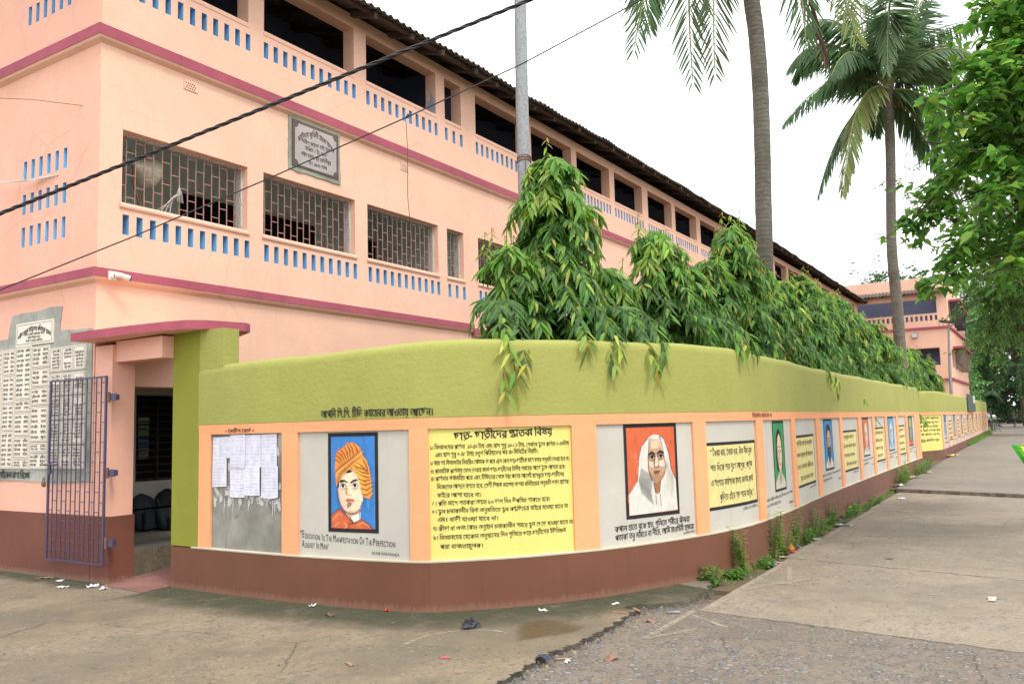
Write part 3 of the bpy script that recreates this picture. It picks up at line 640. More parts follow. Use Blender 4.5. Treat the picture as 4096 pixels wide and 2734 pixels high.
    if kind == 'rules':
        pn = panel(kind, a, b, 'panelyellow'); T = Mural()
        # crop of the photograph measured once: (x, baseline y) -> (s, z)
        Lx = lambda x, z: a + W_ * (x - 163) / 892
        T.text('ছাত্র- ছাত্রীদের জ্ঞাতব্য বিষয়', Lx(315, 0), 1.535, Lx(928, 0), 1.555, .066, bold=.022)
        R = ['১। বিদ্যালয়ের প্রার্থনা  ১০-৪০ টায় এবং ক্লাস শুরু ১০-৫০ টায়, (সকাল স্কুলে প্রার্থনা ৬-৩০টায়', 'এবং ক্লাস শুরু ৬-৪৫ টায়) চতুর্থ পিরিয়ডের পর ৪০ মিনিটের বিরতি।', '২। ব্যাচ সহ বিদ্যালয়ের নির্ধারিত পোষাক না পরে এলে কোন ছাত্র-ছাত্রীকে ক্লাসে বসার অনুমতি দেওয়া হবে না।', '৩। প্রাত্যহিক প্রার্থনায় যোগ দেবার জন্য ছাত্র-ছাত্রীদের নির্দিষ্ট সময়ের আগে স্কুলে আসতে হবে।', '৪। প্রার্থনার অব্যবহিত পরে এবং টিফিনের শেষে ঘন্টা পড়ার আগেই ক্লাসরুমে ছাত্র-ছাত্রীদের', 'নিজেদের আসনে বসতে হবে, শ্রেণী শিক্ষক মহাশয় অথবা মনিটারের অনুমতি ছাড়া ক্লাসের', 'বাইরে আসা যাবে না।', '৫। প্রতি মাসে শতকরা অন্তত ৮০ ভাগ দিন উপস্থিত থাকতে হবে।', '৬। স্কুল চলাকালীন বিনা অনুমতিতে স্কুল কম্পাউন্ডের বাইরে যাওয়া যাবে না', 'এবং বাড়ী যাওয়া যাবে না।', '৭। ক্রীড়া বা অন্য কোন অনুষ্ঠান চলাকালীন সময়ে স্কুল ছেড়ে যাওয়া যাবে না।', '৮। বিদ্যালয়ের যেকোন অনুষ্ঠানের দিন গুলিতে ছাত্র-ছাত্রীদের ইউনিফর্ম', 'পরা বাধ্যতামূলক।']
        X = [(172, 1040), (203, 830), (172, 1040), (174, 1010), (176, 1000), (210, 1030), (210, 470), (180, 900), (180, 1020), (210, 570), (182, 1060), (185, 1000), (222, 475)]
        Y0 = [(470, 433), (516, 483), (566, 530), (617, 581), (662, 628), (712, 676), (764, 757), (815, 783), (864, 828), (912, 900), (968, 926), (1024, 978), (1076, 1065)]
        for t, (xa, xb), (ya, yb) in zip(R, X, Y0):
            zt = lambda x, y: 1.64 - 1.2 * (y - (343 - 36 * (x - 163) / 892)) / (1158 - 50 * (x - 163) / 892 - 343 + 36 * (x - 163) / 892)
            T.text(t, Lx(xa, 0), zt(xa, ya), Lx(xb, 0), zt(xb, yb), .036, bold=.008)
        T.build('lettering', wpt, pn, cu); continue
    if kind == 'veil':
        pn = panel(kind, a, b, 'panelwhite'); x0, x1 = S(7.711, 3.591), S(8.412, 3.317)
        F = picframe(M, x0, x1, .70, 1.635, (.58, .12, .045), .036); brushed(M, F, (.62, .15, .06), rq, 40)
        def K(pts):
            r = []
            for x, y in pts:
                v = (y - 400) / 640; r.append(F((x + 5 - 27 * v) / 380, 1 - (v + .012 * (x / 380)) * .985))
            return r
        VW, VS, SK = (.62, .60, .54), (.44, .43, .39), (.50, .30, .175)
        M.poly(K([(20, 890), (50, 840), (80, 795), (90, 620), (110, 540), (165, 472), (205, 452), (250, 456), (292, 490), (330, 600), (350, 720), (388, 800), (405, 1036), (24, 1050)]), VW)
        M.poly(K([(160, 620), (170, 545), (188, 492), (238, 486), (262, 530), (290, 620), (304, 700), (295, 755), (262, 806), (222, 812), (185, 782), (166, 722)]), SK)
        M.poly(K([(182, 560), (186, 500), (238, 490), (258, 545), (235, 560), (205, 562)]), (.66, .48, .30)); M.poly(K([(170, 650), (200, 650), (210, 700), (190, 705), (172, 690)]), (.68, .50, .38)); M.poly(K([(250, 650), (285, 640), (300, 690), (270, 702), (248, 690)]), (.70, .54, .42)); M.poly(K([(195, 768), (230, 755), (270, 765), (250, 800), (222, 804)]), (.62, .42, .30))
        M.poly(K([(205, 815), (232, 818), (262, 800), (254, 890), (240, 902), (222, 895)]), (.30, .14, .06)); M.poly(K([(175, 545), (190, 492), (182, 470), (166, 540)]), VS)
        M.poly(K([(222, 620), (232, 620), (240, 690), (225, 700), (212, 692)]), (.72, .56, .46))
        L = M.layer
        M.stroke(K([(164, 608), (188, 588), (215, 604)]), .030, BROW, L, True); M.stroke(K([(233, 602), (256, 582), (287, 594)]), .030, BROW, L, True)
        M.poly(K([(170, 730), (186, 782), (222, 812), (262, 806), (294, 755), (303, 715), (284, 745), (268, 768), (232, 752), (198, 766), (184, 742)]), (.40, .22, .125)); L = M.layer
        for cx, cy in ((192, 626), (262, 620)):
            M.poly(K([(cx - 24, cy + 3), (cx, cy - 14), (cx + 24, cy), (cx, cy + 13)]), (.70, .66, .60), L); M.poly(K([(cx + 12 * math.cos(t), cy + 12 * math.sin(t)) for t in np.linspace(0, 6.28, 9)[:-1]]), BLK, L + 1); M.stroke(K([(cx - 26, cy + 3), (cx, cy - 16), (cx + 26, cy)]), .011, BLK, L + 1); M.stroke(K([(cx - 18, cy + 22), (cx, cy + 27), (cx + 18, cy + 20)]), .007, (.2, .1, .06), L)
        M.stroke(K([(214, 600), (210, 695), (228, 702), (250, 692)]), .008, (.16, .08, .05), L); M.poly(K([(205, 732), (228, 724), (258, 730), (242, 754), (215, 752)]), (.24, .11, .08), L); M.stroke(K([(205, 735), (230, 738), (258, 732)]), .005, BLK, L + 1)
        for p in ([(160, 620), (166, 722), (185, 782), (205, 815), (222, 895)], [(290, 620), (305, 700), (295, 755), (262, 806), (254, 890)], [(165, 472), (110, 540), (90, 620), (80, 795), (20, 890)], [(250, 456), (292, 490), (330, 600), (350, 720), (388, 800)], [(170, 480), (162, 620)], [(248, 460), (275, 540), (290, 620)], [(222, 905), (228, 985)], [(258, 900), (266, 1000)]): M.stroke(K(p), .0045, BLK, L)
        for i in range(16):
            x = 85 + i * 6; M.stroke(K([(x + 22, 700 + i * 4), (x + 8, 800 + i * 6), (x + 28, 890 + i * 6)]), .005, (.16, .155, .15), L, True)
        for i in range(8):
            x = 312 + i * 8; M.stroke(K([(x - 8, 640 + i * 16), (x + 4, 740 + i * 14), (x - 10, 850 + i * 12)]), .003, (.3, .29, .27), L, True)
        M.layer = L + 2; M.build('portrait', wpt, pn, cu); T = Mural()
        T.text('কপাল হাতে বুকে ক্ষত, গুলিতে শরীরে ঝাঁঝরা', a + W_ * .145, .592, a + W_ * .93, .605, .052, bold=.012); T.text('পতাকা তবু নামবে না নীচে, আমি মাতঙ্গিনী হাজরা', a + W_ * .145, .508, a + W_ * .975, .524, .052, bold=.012)
        T.text('মাতঙ্গিনী হাজরা', a + W_ * .85, .452 + .025, a + W_ * .985, .488, .022); T.build('lettering', wpt, pn, cu); continue
    if kind == 'quote':
        pn = panel(kind, a, b, 'panelwhite'); q = QUOTES[min(qi, 3)] if qi < 4 else QUOTES[1 + qi % 3]; qi += 1
        x0, x1, z0, z1 = a + W_ * .02, b - W_ * (.02 if qi == 1 else .10), .68, 1.41
        T = Mural(); T.rect(x0, x1, z0, z1, (.66, .58, .24), 0); t = .035
        for r in ((x0, x1, z0, z0 + t), (x0, x1, z1 - t, z1), (x1 - .022, x1, z0 + t, z1 - t)): T.rect(*r, BLK, 1)
        for i, l in enumerate(q):
            zb = z1 - .03 - (i + 1) * (z1 - z0 - .08) / 4 + .045; wl_ = (x1 - x0)
            T.text(l, x0 + wl_ * (.05 if i < 3 else .18), zb, x0 + wl_ * (.90 - (.12 if len(l) < 14 else 0)), zb, .062 if qi == 1 else .055, bold=.02, layer=1)
        T.text('গোবিন্দ দাসে কবিরাজ' if qi == 1 else wl(rq), x0 + (x1 - x0) * .62, .62, x1 - .02, .63, .03, (.02, .13, .12), layer=1)
        T.build('lettering', wpt, pn, cu); continue
    spec = {'green': (.33, .73, .73, (.02, .26, .09), SKINS[2], (.02, .016, .014), (.52, .47, .38), 'long', None), 'blue': (.22, .64, .80, (.03, .22, .48), SKINS[1], (.02, .02, .02), (.58, .54, .46), 'short', ((.03, .025, .022), 1)),
            'orange': (.18, .70, .86, (.55, .13, .05), (.70, .55, .42), (.45, .40, .34), (.60, .58, .52), 'bald', None), 'sky': (.14, .76, .84, (.06, .30, .55), (.60, .52, .46), (.42, .42, .42), (.40, .46, .52), 'long', ((.50, .50, .50), 1)), 'teal': (.08, .74, .84, (.02, .22, .17), (.45, .28, .16), (.62, .25, .06), (.55, .13, .05), 'cap', None)}[kind]
    pn = panel(kind, a, b, 'panelwhite'); F = picframe(M, a + W_ * spec[0], a + W_ * spec[1], spec[2], 1.625, spec[3], .032); brushed(M, F, spec[3], rq, 14)
    face_portrait(M, F, spec[4], spec[5], spec[6], spec[7], spec[8]); M.build('portrait', wpt, pn, cu); T = Mural()
    T.text(wl(rq, 7), a + W_ * .03, spec[2] - .09, b - W_ * .04, spec[2] - .07, .032); T.text(wl(rq, 3), a + W_ * .03, spec[2] - .16, a + W_ * .5, spec[2] - .15, .032); T.text(wl(rq, 1), a + W_ * .80, spec[2] - .20, b - W_ * .03, spec[2] - .2, .026)
    T.build('lettering', wpt, pn, cu)
T = Mural(); dd = .034
T.text('আপনি সি.সি. টিভি ক্যামেরর আওতায় আছেন।', S(5.951, 5.952), 1.772, S(6.184, 4.781), 1.765, .066, bold=.018, layer=52)
T.text('• নোটিশ বোর্ড •', S(5.912, 7.30), 1.655, S(5.915, 6.86), 1.652, .036, (.10, .03, .02), bold=.016, layer=46)
T.text('বিজ্ঞাপন মারিবেন না', S(9.96, 2.98), 1.675, S(10.75, 2.975), 1.675, .045, (.12, .05, .03), bold=.01, layer=46)
T.build('lettering', wpt, bw, WL.cuts(0, 12), step=.0006, d0=.0035)
base_at(bw, (6.1, 4.9, 0))
# posted notices
for i, (fx, z0, z1, fw) in enumerate([(.02, 1.385, 1.612, .275), (.02, 1.085, 1.40, .215), (.285, 1.285, 1.632, .22), (.28, .985, 1.30, .215), (.495, 1.29, 1.628, .22), (.49, 1.005, 1.31, .215), (.70, 1.295, 1.63, .225), (.72, .99, 1.31, .225)]):
    a, b = PS[0][1], PS[0][2]; u0 = a + (b - a) * fx; u1 = u0 + (b - a) * fw; r_ = random.Random(i); T = Mural()
    T.poly([(u0, z0 + r_.uniform(0, .015)), (u0 + (u1 - u0) * .5, z0 + r_.uniform(-.012, .012)), (u1, z0 + r_.uniform(0, .015)), (u1 - .003, z1), (u0 + .004, z1 - .004)], sc3((.66, .66, .76), r_.uniform(.94, 1.06)), 6 + 3 * (i % 3))
    nl = 9
    for k in range(nl):
        z = z1 - .02 - k * (z1 - z0 - .03) / nl
        for c_ in range(3):
            if r_.random() < .8: x = u0 + .012 + c_ * (u1 - u0 - .02) / 3; T.rect(x, x + (u1 - u0) * r_.uniform(.16, .27), z - .008, z - .003, (.45, .45, .55), 7 + 3 * (i % 3))
    o = T.build('notice_paper', wpt, None, WL.cuts(u0, u1), step=.0012, d0=.003)
    tag(o, ['upper left printed notice sheet on grey notice panel', 'notice sheet below the upper left sheet on grey panel', 'tall notice sheet second in the top row of the panel', 'notice sheet second from left in the lower row', 'notice sheet third from left in the top row', 'notice sheet third from left in the lower row hanging lowest', 'top right notice sheet near the stained panel edge', 'bottom right notice sheet on the grey notice panel'][i], 'notice', 'printed sheets pasted on the notice panel')
# ------------------------------------------------------------------ far stretch of wall, set back beyond a dark corner
FL = Line([(29.3, 4.2), (30.9, 3.66), (32.0, 3.26), (32.6, 3.14), (33.4, 3.13), (40, 3.22), (50, 3.36), (70, 3.72)], .5)
fw = thing('boundary_wall', 'farther stretch of green boundary wall with a yellow notice on its rounded corner', 'wall', (32, 3.3, .2))
mb = MB(); FL.sweep(mb, [(.028, 1.745), (.028, 2.36), (.015, 2.42), (-.04, 2.455), (-.13, 2.45), (-.18, 2.38), (-.18, 1.745)], 0, FL.len); mb.build('upper_wall', 'green', fw, True)
mb = MB(); FL.sweep(mb, [(.034, -.1), (.034, .45), (-.18, .45), (-.18, -.1)], 0, FL.len); mb.build('plinth', 'brown', fw)
mb = MB(); FL.sweep(mb, [(-.012, .45), (-.012, 1.75), (-.17, 1.75), (-.17, .45)], 0, FL.len); mb.build('core', 'cement', fw)
sc_ = FL.s_of(32.75, 3.13); fp = [(.9, sc_ - .02, 'y')]; u = sc_ + .35; k = 0
while u + 1.95 < FL.len:
    fp.append((u, u + 1.85, 'pq'[k % 2])); u += 2.1; k += 1
mb = MB(); FL.sweep(mb, [(.024, 1.64), (.031, 1.742), (-.02, 1.742), (-.02, 1.64)], 0, FL.len)
ed = [0] + [v for p in fp for v in p[:2]] + [FL.len]
for a, b in zip(ed[0::2], ed[1::2]): FL.sweep(mb, [(.024, .452), (.024, 1.64), (-.02, 1.64), (-.02, .452)], a, b)
mb.build('frame', 'peach', fw)
for i, (a, b, kd) in enumerate(fp):
    m = MB(); FL.sweep(m, [(0, .45), (0, 1.645)], a, b, ends=False); pn = m.build('painted_panel', 'panelyellow' if kd == 'y' else 'panelwhite', fw); M = Mural(); cu = FL.cuts(a, b)
    if kd == 'y':
        for r_, t in enumerate(['রক্তিদান করতে যদি আসিবেন।', 'কাহিনীর জন্মদিনে নিয়ম বহু অংশে', 'ও মানুষকে জন ও মানুষ', 'জলমানব স্থান সেবা কার', 'অনুরূপ দৃশ্য পালন বা কর', 'ফেলনা অনুষ্ঠান প্রতিদিন সুন্দর']):
            M.text(t, a + .12, 1.50 - r_ * .135 - (.06 if r_ == 5 else 0), b - .25 - .1 * (r_ % 3), None, .065, bold=.015)
        M.rect(a + .9, a + 1.25, .70 + .05, .765, BLK)
    elif kd == 'q':
        x0, x1 = a + .12, b - .12; M.rect(x0, x1, .68, 1.42, (.60, .55, .30) if k % 2 else (.66, .58, .24), 0); M.rect(x0, x1, .68, .72, BLK, 1); M.rect(x0, x1, 1.38, 1.42, BLK, 1)
        for r_ in range(4): M.text(wl(rq, 2), x0 + .15, 1.22 - r_ * .16, x1 - .2, None, .08, bold=.02, layer=1)
    else:
        F = picframe(M, a + .5, a + 1.35, .78, 1.62, rq.choice([(.03, .25, .14), (.05, .24, .45), (.45, .14, .07), (.05, .28, .30)]), .04)
        face_portrait(M, F, rq.choice(SKINS), (.03, .02, .02), rq.choice([(.5, .48, .42), (.45, .2, .08)]), rq.choice(['short', 'long', 'cap'])); M.text(wl(rq, 3), a + .1, .62, b - .1, None, .05)
    M.build('lettering' if kd != 'p' else 'portrait', FL.pt, pn, cu)
base_at(fw, (32, 3.3, .2))
sg = MB(); sg.box((46.5, 3.225, 1.75), (51.5, 3.26, 2.62)); bd = sg.build('wall_sign', 'darkm'); tag(bd, 'dark green sign board with a white patch fixed on the far green wall', 'sign')
bd.data.materials[0] = flat('dark_green_board', (.035, .07, .05)); m = MB(); m.box((50.0, 3.215, 2.2), (51.2, 3.224, 2.58)); m.build('white_patch', 'plasticw', bd)

# ------------------------------------------------------------------ school building
bld = thing('school_building', 'long three storey salmon school block with barred windows and sheet roof', 'building', (5.7, 9.41, 0))
Y0 = 9.41; X0 = 5.7; XE = 55.0
bays = [(6.0, 7.93), (8.22, 10.15), (10.45, 12.40), (12.68, 13.22), (13.72, 15.65), (15.93, 17.85), (18.12, 19.98), (20.28, 22.13), (22.54, 24.40), (24.70, 26.60), (26.98, 29.05)]
x = 29.45
while x + 1.95 < XE: bays.append((x, x + 1.9)); x += 2.25
def holes_in(a, b, z0, z1, mi=1):
    n = 11 if b - a > 1 else 3; p = (b - a + .04 - .085) / (n - 1)
    return [(a - X0 + p * i, a - X0 + p * i + .085, z0, z1, mi) for i in range(n)]
mb = MB(); fac = dict(ud=(1, 0, 0), nd=(0, -1, 0))
hole_wall(mb, (X0, Y0, 0), (1, 0, 0), (0, -1, 0), 0, XE - X0, .745, 3.54, [(.52, 2.6, .745, 2.25, 0)], .24, cap0=False)
H1 = [(a - X0, b - X0, 4.5, 5.43, 0) for a, b in bays] + [h for a, b in bays for h in holes_in(a + .02, b, 4.11, 4.36)]
hole_wall(mb, (X0, Y0, 0), (1, 0, 0), (0, -1, 0), 0, XE - X0, 3.54, 6.5, H1, .24, cap0=False)
H2 = [(a - X0, b - X0, 7.58, 8.40, 0) for a, b in bays] + [h for a, b in bays for h in holes_in(a, b, 7.17, 7.415)]
hole_wall(mb, (X0, Y0, 0), (1, 0, 0), (0, -1, 0), 0, XE - X0, 6.5, 8.62, H2, .24, cap0=False)
mb.build('facade_wall', ['pink', 'blue'], bld)
mb = MB(); hs = [(y - Y0, y - Y0 + .08, z0, z1, 1) for z0, z1 in ((5.0, 5.26), (4.55, 4.815), (4.115, 4.38), (7.13, 7.39)) for y in [10.105 + .187 * i for i in range(6)]]
hs += [(y - Y0, y - Y0 + .08, 7.13, 7.39, 1) for y in [12.2 + .187 * i for i in range(8)]]
hole_wall(mb, (X0, Y0, 0), (0, 1, 0), (-1, 0, 0), .0, 8, .745, 8.9, hs, .24, cap0=False); mb.build('end_wall', ['pink_side', 'blue'], bld)
mb = MB(); mb.box((X0 - .02, Y0 - .02, -.2), (X0 + .5, Y0 + 8, .745)); mb.box((8.32, Y0 - .02, -.2), (XE, Y0 + .2, .745)); mb.build('plinth', 'brown_side', bld)
def belt(zt, zb, xa, xb, left=True):
    m = MB(); d = .085
    m.box((xa - (d if left else 0), Y0 - d, zb), (xb, Y0 + .002, zt))
    if left: m.box((X0 - d, Y0 + .002, zb), (X0 + .001, Y0 + 8, zt))
    m.build('string_course', 'maroon', bld); m = MB()
    prof = [(.078, zb - .001), (.06, zb - .03), (.02, zb - .055), (-.005, zb - .07)]
    vs = []
    for d_, z in prof: vs += [(xa - (d_ if left else 0), Y0 - d_, z), (xb, Y0 - d_, z)]
    m.poly(vs, [(2 * i, 2 * i + 1, 2 * i + 3, 2 * i + 2) for i in range(3)])
    if left:
        vs = []
        for d_, z in prof: vs += [(X0 - d_, Y0 - d_, z), (X0 - d_, Y0 + 8, z)]
        m.poly(vs, [(2 * i, 2 * i + 2, 2 * i + 3, 2 * i + 1) for i in range(3)])
    m.build('cove', 'pink', bld)
belt(3.64, 3.535, X0, 13.42); belt(3.565, 3.455, 13.42, XE, False); belt(6.64, 6.505, X0, XE)
mb = MB(); mb.box((X0 + .1, 9.66, 3.36), (XE, 12.6, 3.5)); mb.box((X0 + .1, 9.66, 6.36), (XE, 12.6, 6.5)); mb.build('floor_slab', 'ceil', bld)
mb = MB(); mb.box((X0 + .1, 11.85, 3.5), (XE, 12.05, 6.36)); mb.build('inner_wall', 'teal', bld)
mb = MB(); mb.box((X0 + .1, 11.85, 6.5), (XE, 12.05, 9.7)); mb.build('inner_wall', 'navy', bld)
for x0, x1, z0, z1, mt in ((X0 + .26, X0 + .3, 3.5, 6.36, 'teal'), (13.36, 13.54, 3.5, 6.36, 'teal'), (X0 + .26, X0 + .3, 6.5, 9.0, 'navy'), (13.36, 13.54, 6.5, 9.0, 'navy')):
    mb = MB(); mb.box((x0, 9.66, z0), (x1, 11.85, z1)); mb.build('cross_wall', mt, bld)
for a, b in ((8.6, 11.6), (12.6, 13.8), (14.6, 15.8), (17, 18.6), (20, 22), (24, 26)): mb = MB(); mb.box((a, 11.81, 3.5), (b, 11.849, 5.62)); mb.build('unlit_room_panel', 'black', bld)  # solid black boxes, no hole: the unlit rooms' darkness is painted
for a, b in ((8.2, 9.3), (11, 12.6), (14.5, 16), (18, 20), (23, 25)): mb = MB(); mb.box((a, 11.81, 6.5), (b, 11.849, 8.6)); mb.build('unlit_room_panel', 'black', bld)  # solid black boxes again, painted darkness of the upper rooms
mb = MB(); mb.face([(12.3985, 9.425, 7.62), (12.3985, 9.62, 7.62), (12.3985, 9.60, 7.85), (12.3985, 9.54, 7.90), (12.3985, 9.55, 8.15), (12.3985, 9.50, 8.0), (12.3985, 9.45, 7.9)]); mb.build('peeled_patch', flat('peeled_blue', (.36, .42, .55)), bld)
# roof sheet with corrugations, rafters and purlin
def eave(xx): return float(np.interp(xx, [4, 9.7, 20, 31, 56], [8.47, 8.53, 8.70, 8.78, 8.62]))
xs = np.arange(X0 - .6, XE + .9, .17 / 8); vs = []
for xx in xs:
    c = .026 * math.sin(2 * math.pi * xx / .17) + .012 * math.sin(xx * 1.1) + .009 * math.sin(xx * 3.7 + 1)
    for y, dz in ((8.80 + .03 * math.sin(xx * 2.3) * (int(xx / 1.02) % 3 == 0), 0), (9.6, .26), (13.4, 1.5)): vs.append((xx, y, eave(xx) + dz + c))
n = len(xs); V = np.array(vs); V2 = V - (0, 0, .014)
F = [(3 * i + k, 3 * i + 3 + k, 3 * i + 4 + k, 3 * i + 1 + k) for i in range(n - 1) for k in (0, 1)]; F2 = [tuple(3 * n + q for q in f[::-1]) for f in F]; F3 = [(3 * i, 3 * n + 3 * i, 3 * n + 3 * i + 3, 3 * i + 3) for i in range(n - 1)]
npmesh('roof', np.vstack([V, V2]), F + F2 + F3, 'sheet', bld)
mb = MB(); rr = random.Random(5); xx = X0 + .3
while xx < XE:
    e = eave(xx); mb.bar((xx, 8.84 + rr.uniform(-.03, .1), e - .09), (xx + rr.uniform(-.03, .03), 12, e + .93), .045); xx += rr.uniform(.75, 1.15)
mb.build('rafter', 'timber', bld)
mb = MB(); xx = X0 - .5
while xx < XE:
    b_ = xx + 3; mb.bar((xx, 8.98, eave(xx) - .02), (min(b_, XE), 8.98 + rr.uniform(-.02, .02), eave(b_) - .02), .038); xx = b_ - .1
mb.build('purlin', 'timber', bld)
# window bars: brick pattern, one mesh for the wide windows, one for the narrow
def grille_mesh(w_, h, n):
    m = MB(); p = w_ / n; r_ = .0054
    for i in range(1, n): m.box((p * i - r_, -r_, 0), (p * i + r_, r_, h))
    for i in range(n):
        z = (.12 if i % 2 else .265)
        while z < h - .03: m.box((p * i + r_, -r_ * .8, z - r_), (p * i + p - r_, r_ * .8, z + r_)); z += .29
    return m
def win_frame(w_, h):
    m = MB(); t = .022
    m.box((0, -.02, -.0), (w_, .02, t)); m.box((0, -.02, h - t), (w_, .02, h)); m.box((0, -.02, t), (t, .02, h - t)); m.box((w_ - t, -.02, t), (w_, .02, h - t))
    m.box((w_ - .012, .021, .0), (w_ - .002, .115, h)); m.box((.002, .021, 0), (.012, .115, h)); return m
protos = {}
for a, b in bays[:14]:
    wdt = b - a; key = round(wdt, 1)
    if key not in protos:
        fr = win_frame(wdt - .004, .926).build('window_frame', 'white_m', bld); g = grille_mesh(wdt - .004, .926, 15 if wdt > 1 else 4).build('grille', 'grille', fr); protos[key] = fr
    else: fr = copy_tree(protos[key], bld)
    fr.location = (a + .002, Y0 + .125, 4.502)
for a, b in bays[:16]:
    for z_, e_ in ((4.50, .05), (7.58, .012)):
        m = MB(); y_ = [Y0 + .02, Y0 - .02, Y0 - .028, Y0 - .023, Y0 - .008, Y0 + .11]; zz_ = [z_ - .07, z_ - .062, z_ - .04, z_ - .012, z_ + .004, z_ + .006]; k_ = .028 if e_ > .02 else .006
        vs = [(xx_, Y0 - (Y0 - yy_) * (1 if e_ > .02 else .35) if yy_ < Y0 else yy_, q_) for xx_ in (a - k_, b + k_) for yy_, q_ in zip(y_, zz_)]
        m.poly(vs, [(i, i + 6, i + 7, i + 1) for i in range(5)] + [(0, 1, 2, 3, 4, 5), (11, 10, 9, 8, 7, 6)]); m.build('sill', 'pink', bld)
for a, b, z in ((6.86, 7.075, 6.24), (11.335, 11.55, 6.245)):
    m = MB(); hv = [(.02 + .032 * i + (.016 if r_ % 2 else 0), .036 + .032 * i + (.016 if r_ % 2 else 0), .018 + .032 * r_, .036 + .032 * r_, 1) for r_ in range(3) for i in range(5)]
    hole_wall(m, (a, Y0 - .012, z), (1, 0, 0), (0, -1, 0), 0, b - a, 0, .13, hv, .06); m.build('vent_block', ['pink', 'brown_side'], bld)
    m = MB(); m.box((a, Y0 - .0015, z), (b, Y0 + .03, z + .13)); m.build('vent_backing', 'timber', bld)
# ground floor passage seen through the gate
mb = MB(); mb.box((5.95, 9.43, .1), (XE * .3, 12.6, .3)); mb.build('passage_floor', 'floor', bld)
mb = MB(); hole_wall(mb, (5.95, 11.2, 0), (1, 0, 0), (0, -1, 0), 0, 9, .3, 3.36, [(1.49, 2.9, .98, 2.24, 0)], .2); mb.build('passage_wall', 'intwhite', bld)
mb = MB(); mb.box((7.3, 11.45, .3), (9.2, 11.5, 3)); mb.build('unlit_room_sheet', 'black', bld)  # black sheet whose colour stands for the unlit room behind
fr = MB()
for z in np.arange(1.0, 2.24, .105): fr.box((7.44, 11.24, z), (8.85, 11.26, z + .02))
for xx in (7.44, 7.80, 8.3): fr.box((xx, 11.22, .98), (xx + .03, 11.27, 2.24))
fr.build('louvre', 'darkm', bld)
for z0, z1, c in ((1.30, 1.46, (.20, .23, .22)), (1.47, 1.60, (.07, .15, .26)), (1.62, 1.80, (.20, .30, .17)), (1.82, 1.92, (.30, .42, .26))):
    m = MB(); m.box((7.62, 11.40, z0), (7.79, 11.42, z1)); m.build('painted_view_block', flat('painted_view', c), bld)  # opaque blocks; brightness of the view outside is put into their colour
mb = MB(); mb.box((5.95, 11.19, .3), (7.42, 11.199, .72)); mb.build('dado', 'maroon', bld)
base_at(bld, (5.7, 9.41, 0))

# gateway: pillar on the school corner, pier on the wall, beam and flat canopy
gw = thing('gateway', 'flat roofed maroon edged gateway between school corner and green wall', 'gateway', (5.8, 8.7, 0))
mb = MB(); mb.box((5.70, 9.05, .745), (5.985, 9.388, 2.70)); mb.build('pillar', 'pink_side', gw)
mb = MB(); mb.box((5.685, 9.03, -.1), (6.0, 9.388, .745)); mb.build('pillar_foot', 'brown_side', gw)
mb = MB(); mb.box((5.886, 7.742, .452), (6.25, 8.192, 2.775)); mb.build('pier', 'olive', gw)
mb = MB(); mb.box((5.889, 7.36, 2.30), (6.10, 7.742, 2.772)); mb.build('pier_shoulder', 'green', gw)
mb = MB(); mb.box((5.74, 8.19, 2.50), (5.96, 9.05, 2.74)); mb.build('beam', 'pink_side', gw)
cz = lambda x, y: 2.742 + (9.41 - y) * .019
cp = [(5.40, 9.40), (5.42, 9.1), (5.50, 8.5), (5.60, 8.0), (5.70, 7.72), (5.86, 7.60), (6.30, 7.50), (6.42, 7.56), (6.60, 8.0), (6.95, 9.40)]
mb = MB(); mb.prism(cp, lambda x, y: cz(x, y), lambda x, y: cz(x, y) + .095, 0, 1); mb.build('canopy', ['pink_side', 'maroon'], gw); base_at(gw, (5.8, 8.7, 0))

# gate leaf folded back against the school wall
gt = thing('metal_gate', 'purple iron bar gate folded open against the plaque wall', 'gate', (5.62, 9.05, .2))
mb = MB(); ya, yb, za, zb = 9.0, 10.14, .22, 2.335; X = 5.60; r_ = .0105
for y in (ya, yb): mb.box((X - r_, y - r_ * 1.3, za), (X + r_, y + r_ * 1.3, zb))
for z in (za, zb - .02): mb.box((X - r_, ya + r_, z), (X + r_, yb - r_, z + .02))
mb.build('gate_frame', 'purple', gt); mb = MB(); n = 12; p = (yb - ya) / n
for i in range(1, n): mb.box((X - .005, ya + p * i - .005, za + .02), (X + .005, ya + p * i + .005, zb - .02))
for i in range(n):
    z = za + (.13 if i % 2 else .24)
    while z < zb - .06: mb.box((X - .0045, ya + p * i + .005, z - .0045), (X + .0045, ya + p * i + p - .005, z + .0045)); z += .225
mb.build('bars', 'purple', gt)
for z in (2.09, 1.24, .47):
    m = MB(); m.box((5.612, 8.84, z - .04), (5.63, 9.05, z + .04)); m.box((5.63, 8.9, z - .03), (5.70, 9.04, z + .03)); h = m.build('hinge', 'purple', gt); m = MB(); m.tube([(5.606, 8.96, z - .06), (5.606, 8.96, z + .06)], .018); m.build('hinge_pin', 'rust', h)
m = MB(); m.tube([(5.57, 10.18, 1.33), (5.57, 9.9, 1.335)], .011); m.box((5.565, 10.06, 1.22), (5.59, 10.10, 1.36)); m.build('latch', 'purple', gt); base_at(gt, (5.62, 9.05, .2))
m = MB(); m.lathe((5.555, 10.16, 1.10), (1, 0, 0), [(-.012, .0), (-.012, .03), (.012, .03), (.012, 0)]); m.tube([(5.555, 10.16 + .022 * math.cos(t), 1.125 + .055 * math.sin(t)) for t in np.linspace(0, math.pi, 9)], .006)
tag(m.build('padlock', 'rust'), 'rusty round padlock hanging from the purple gate latch', 'padlock')

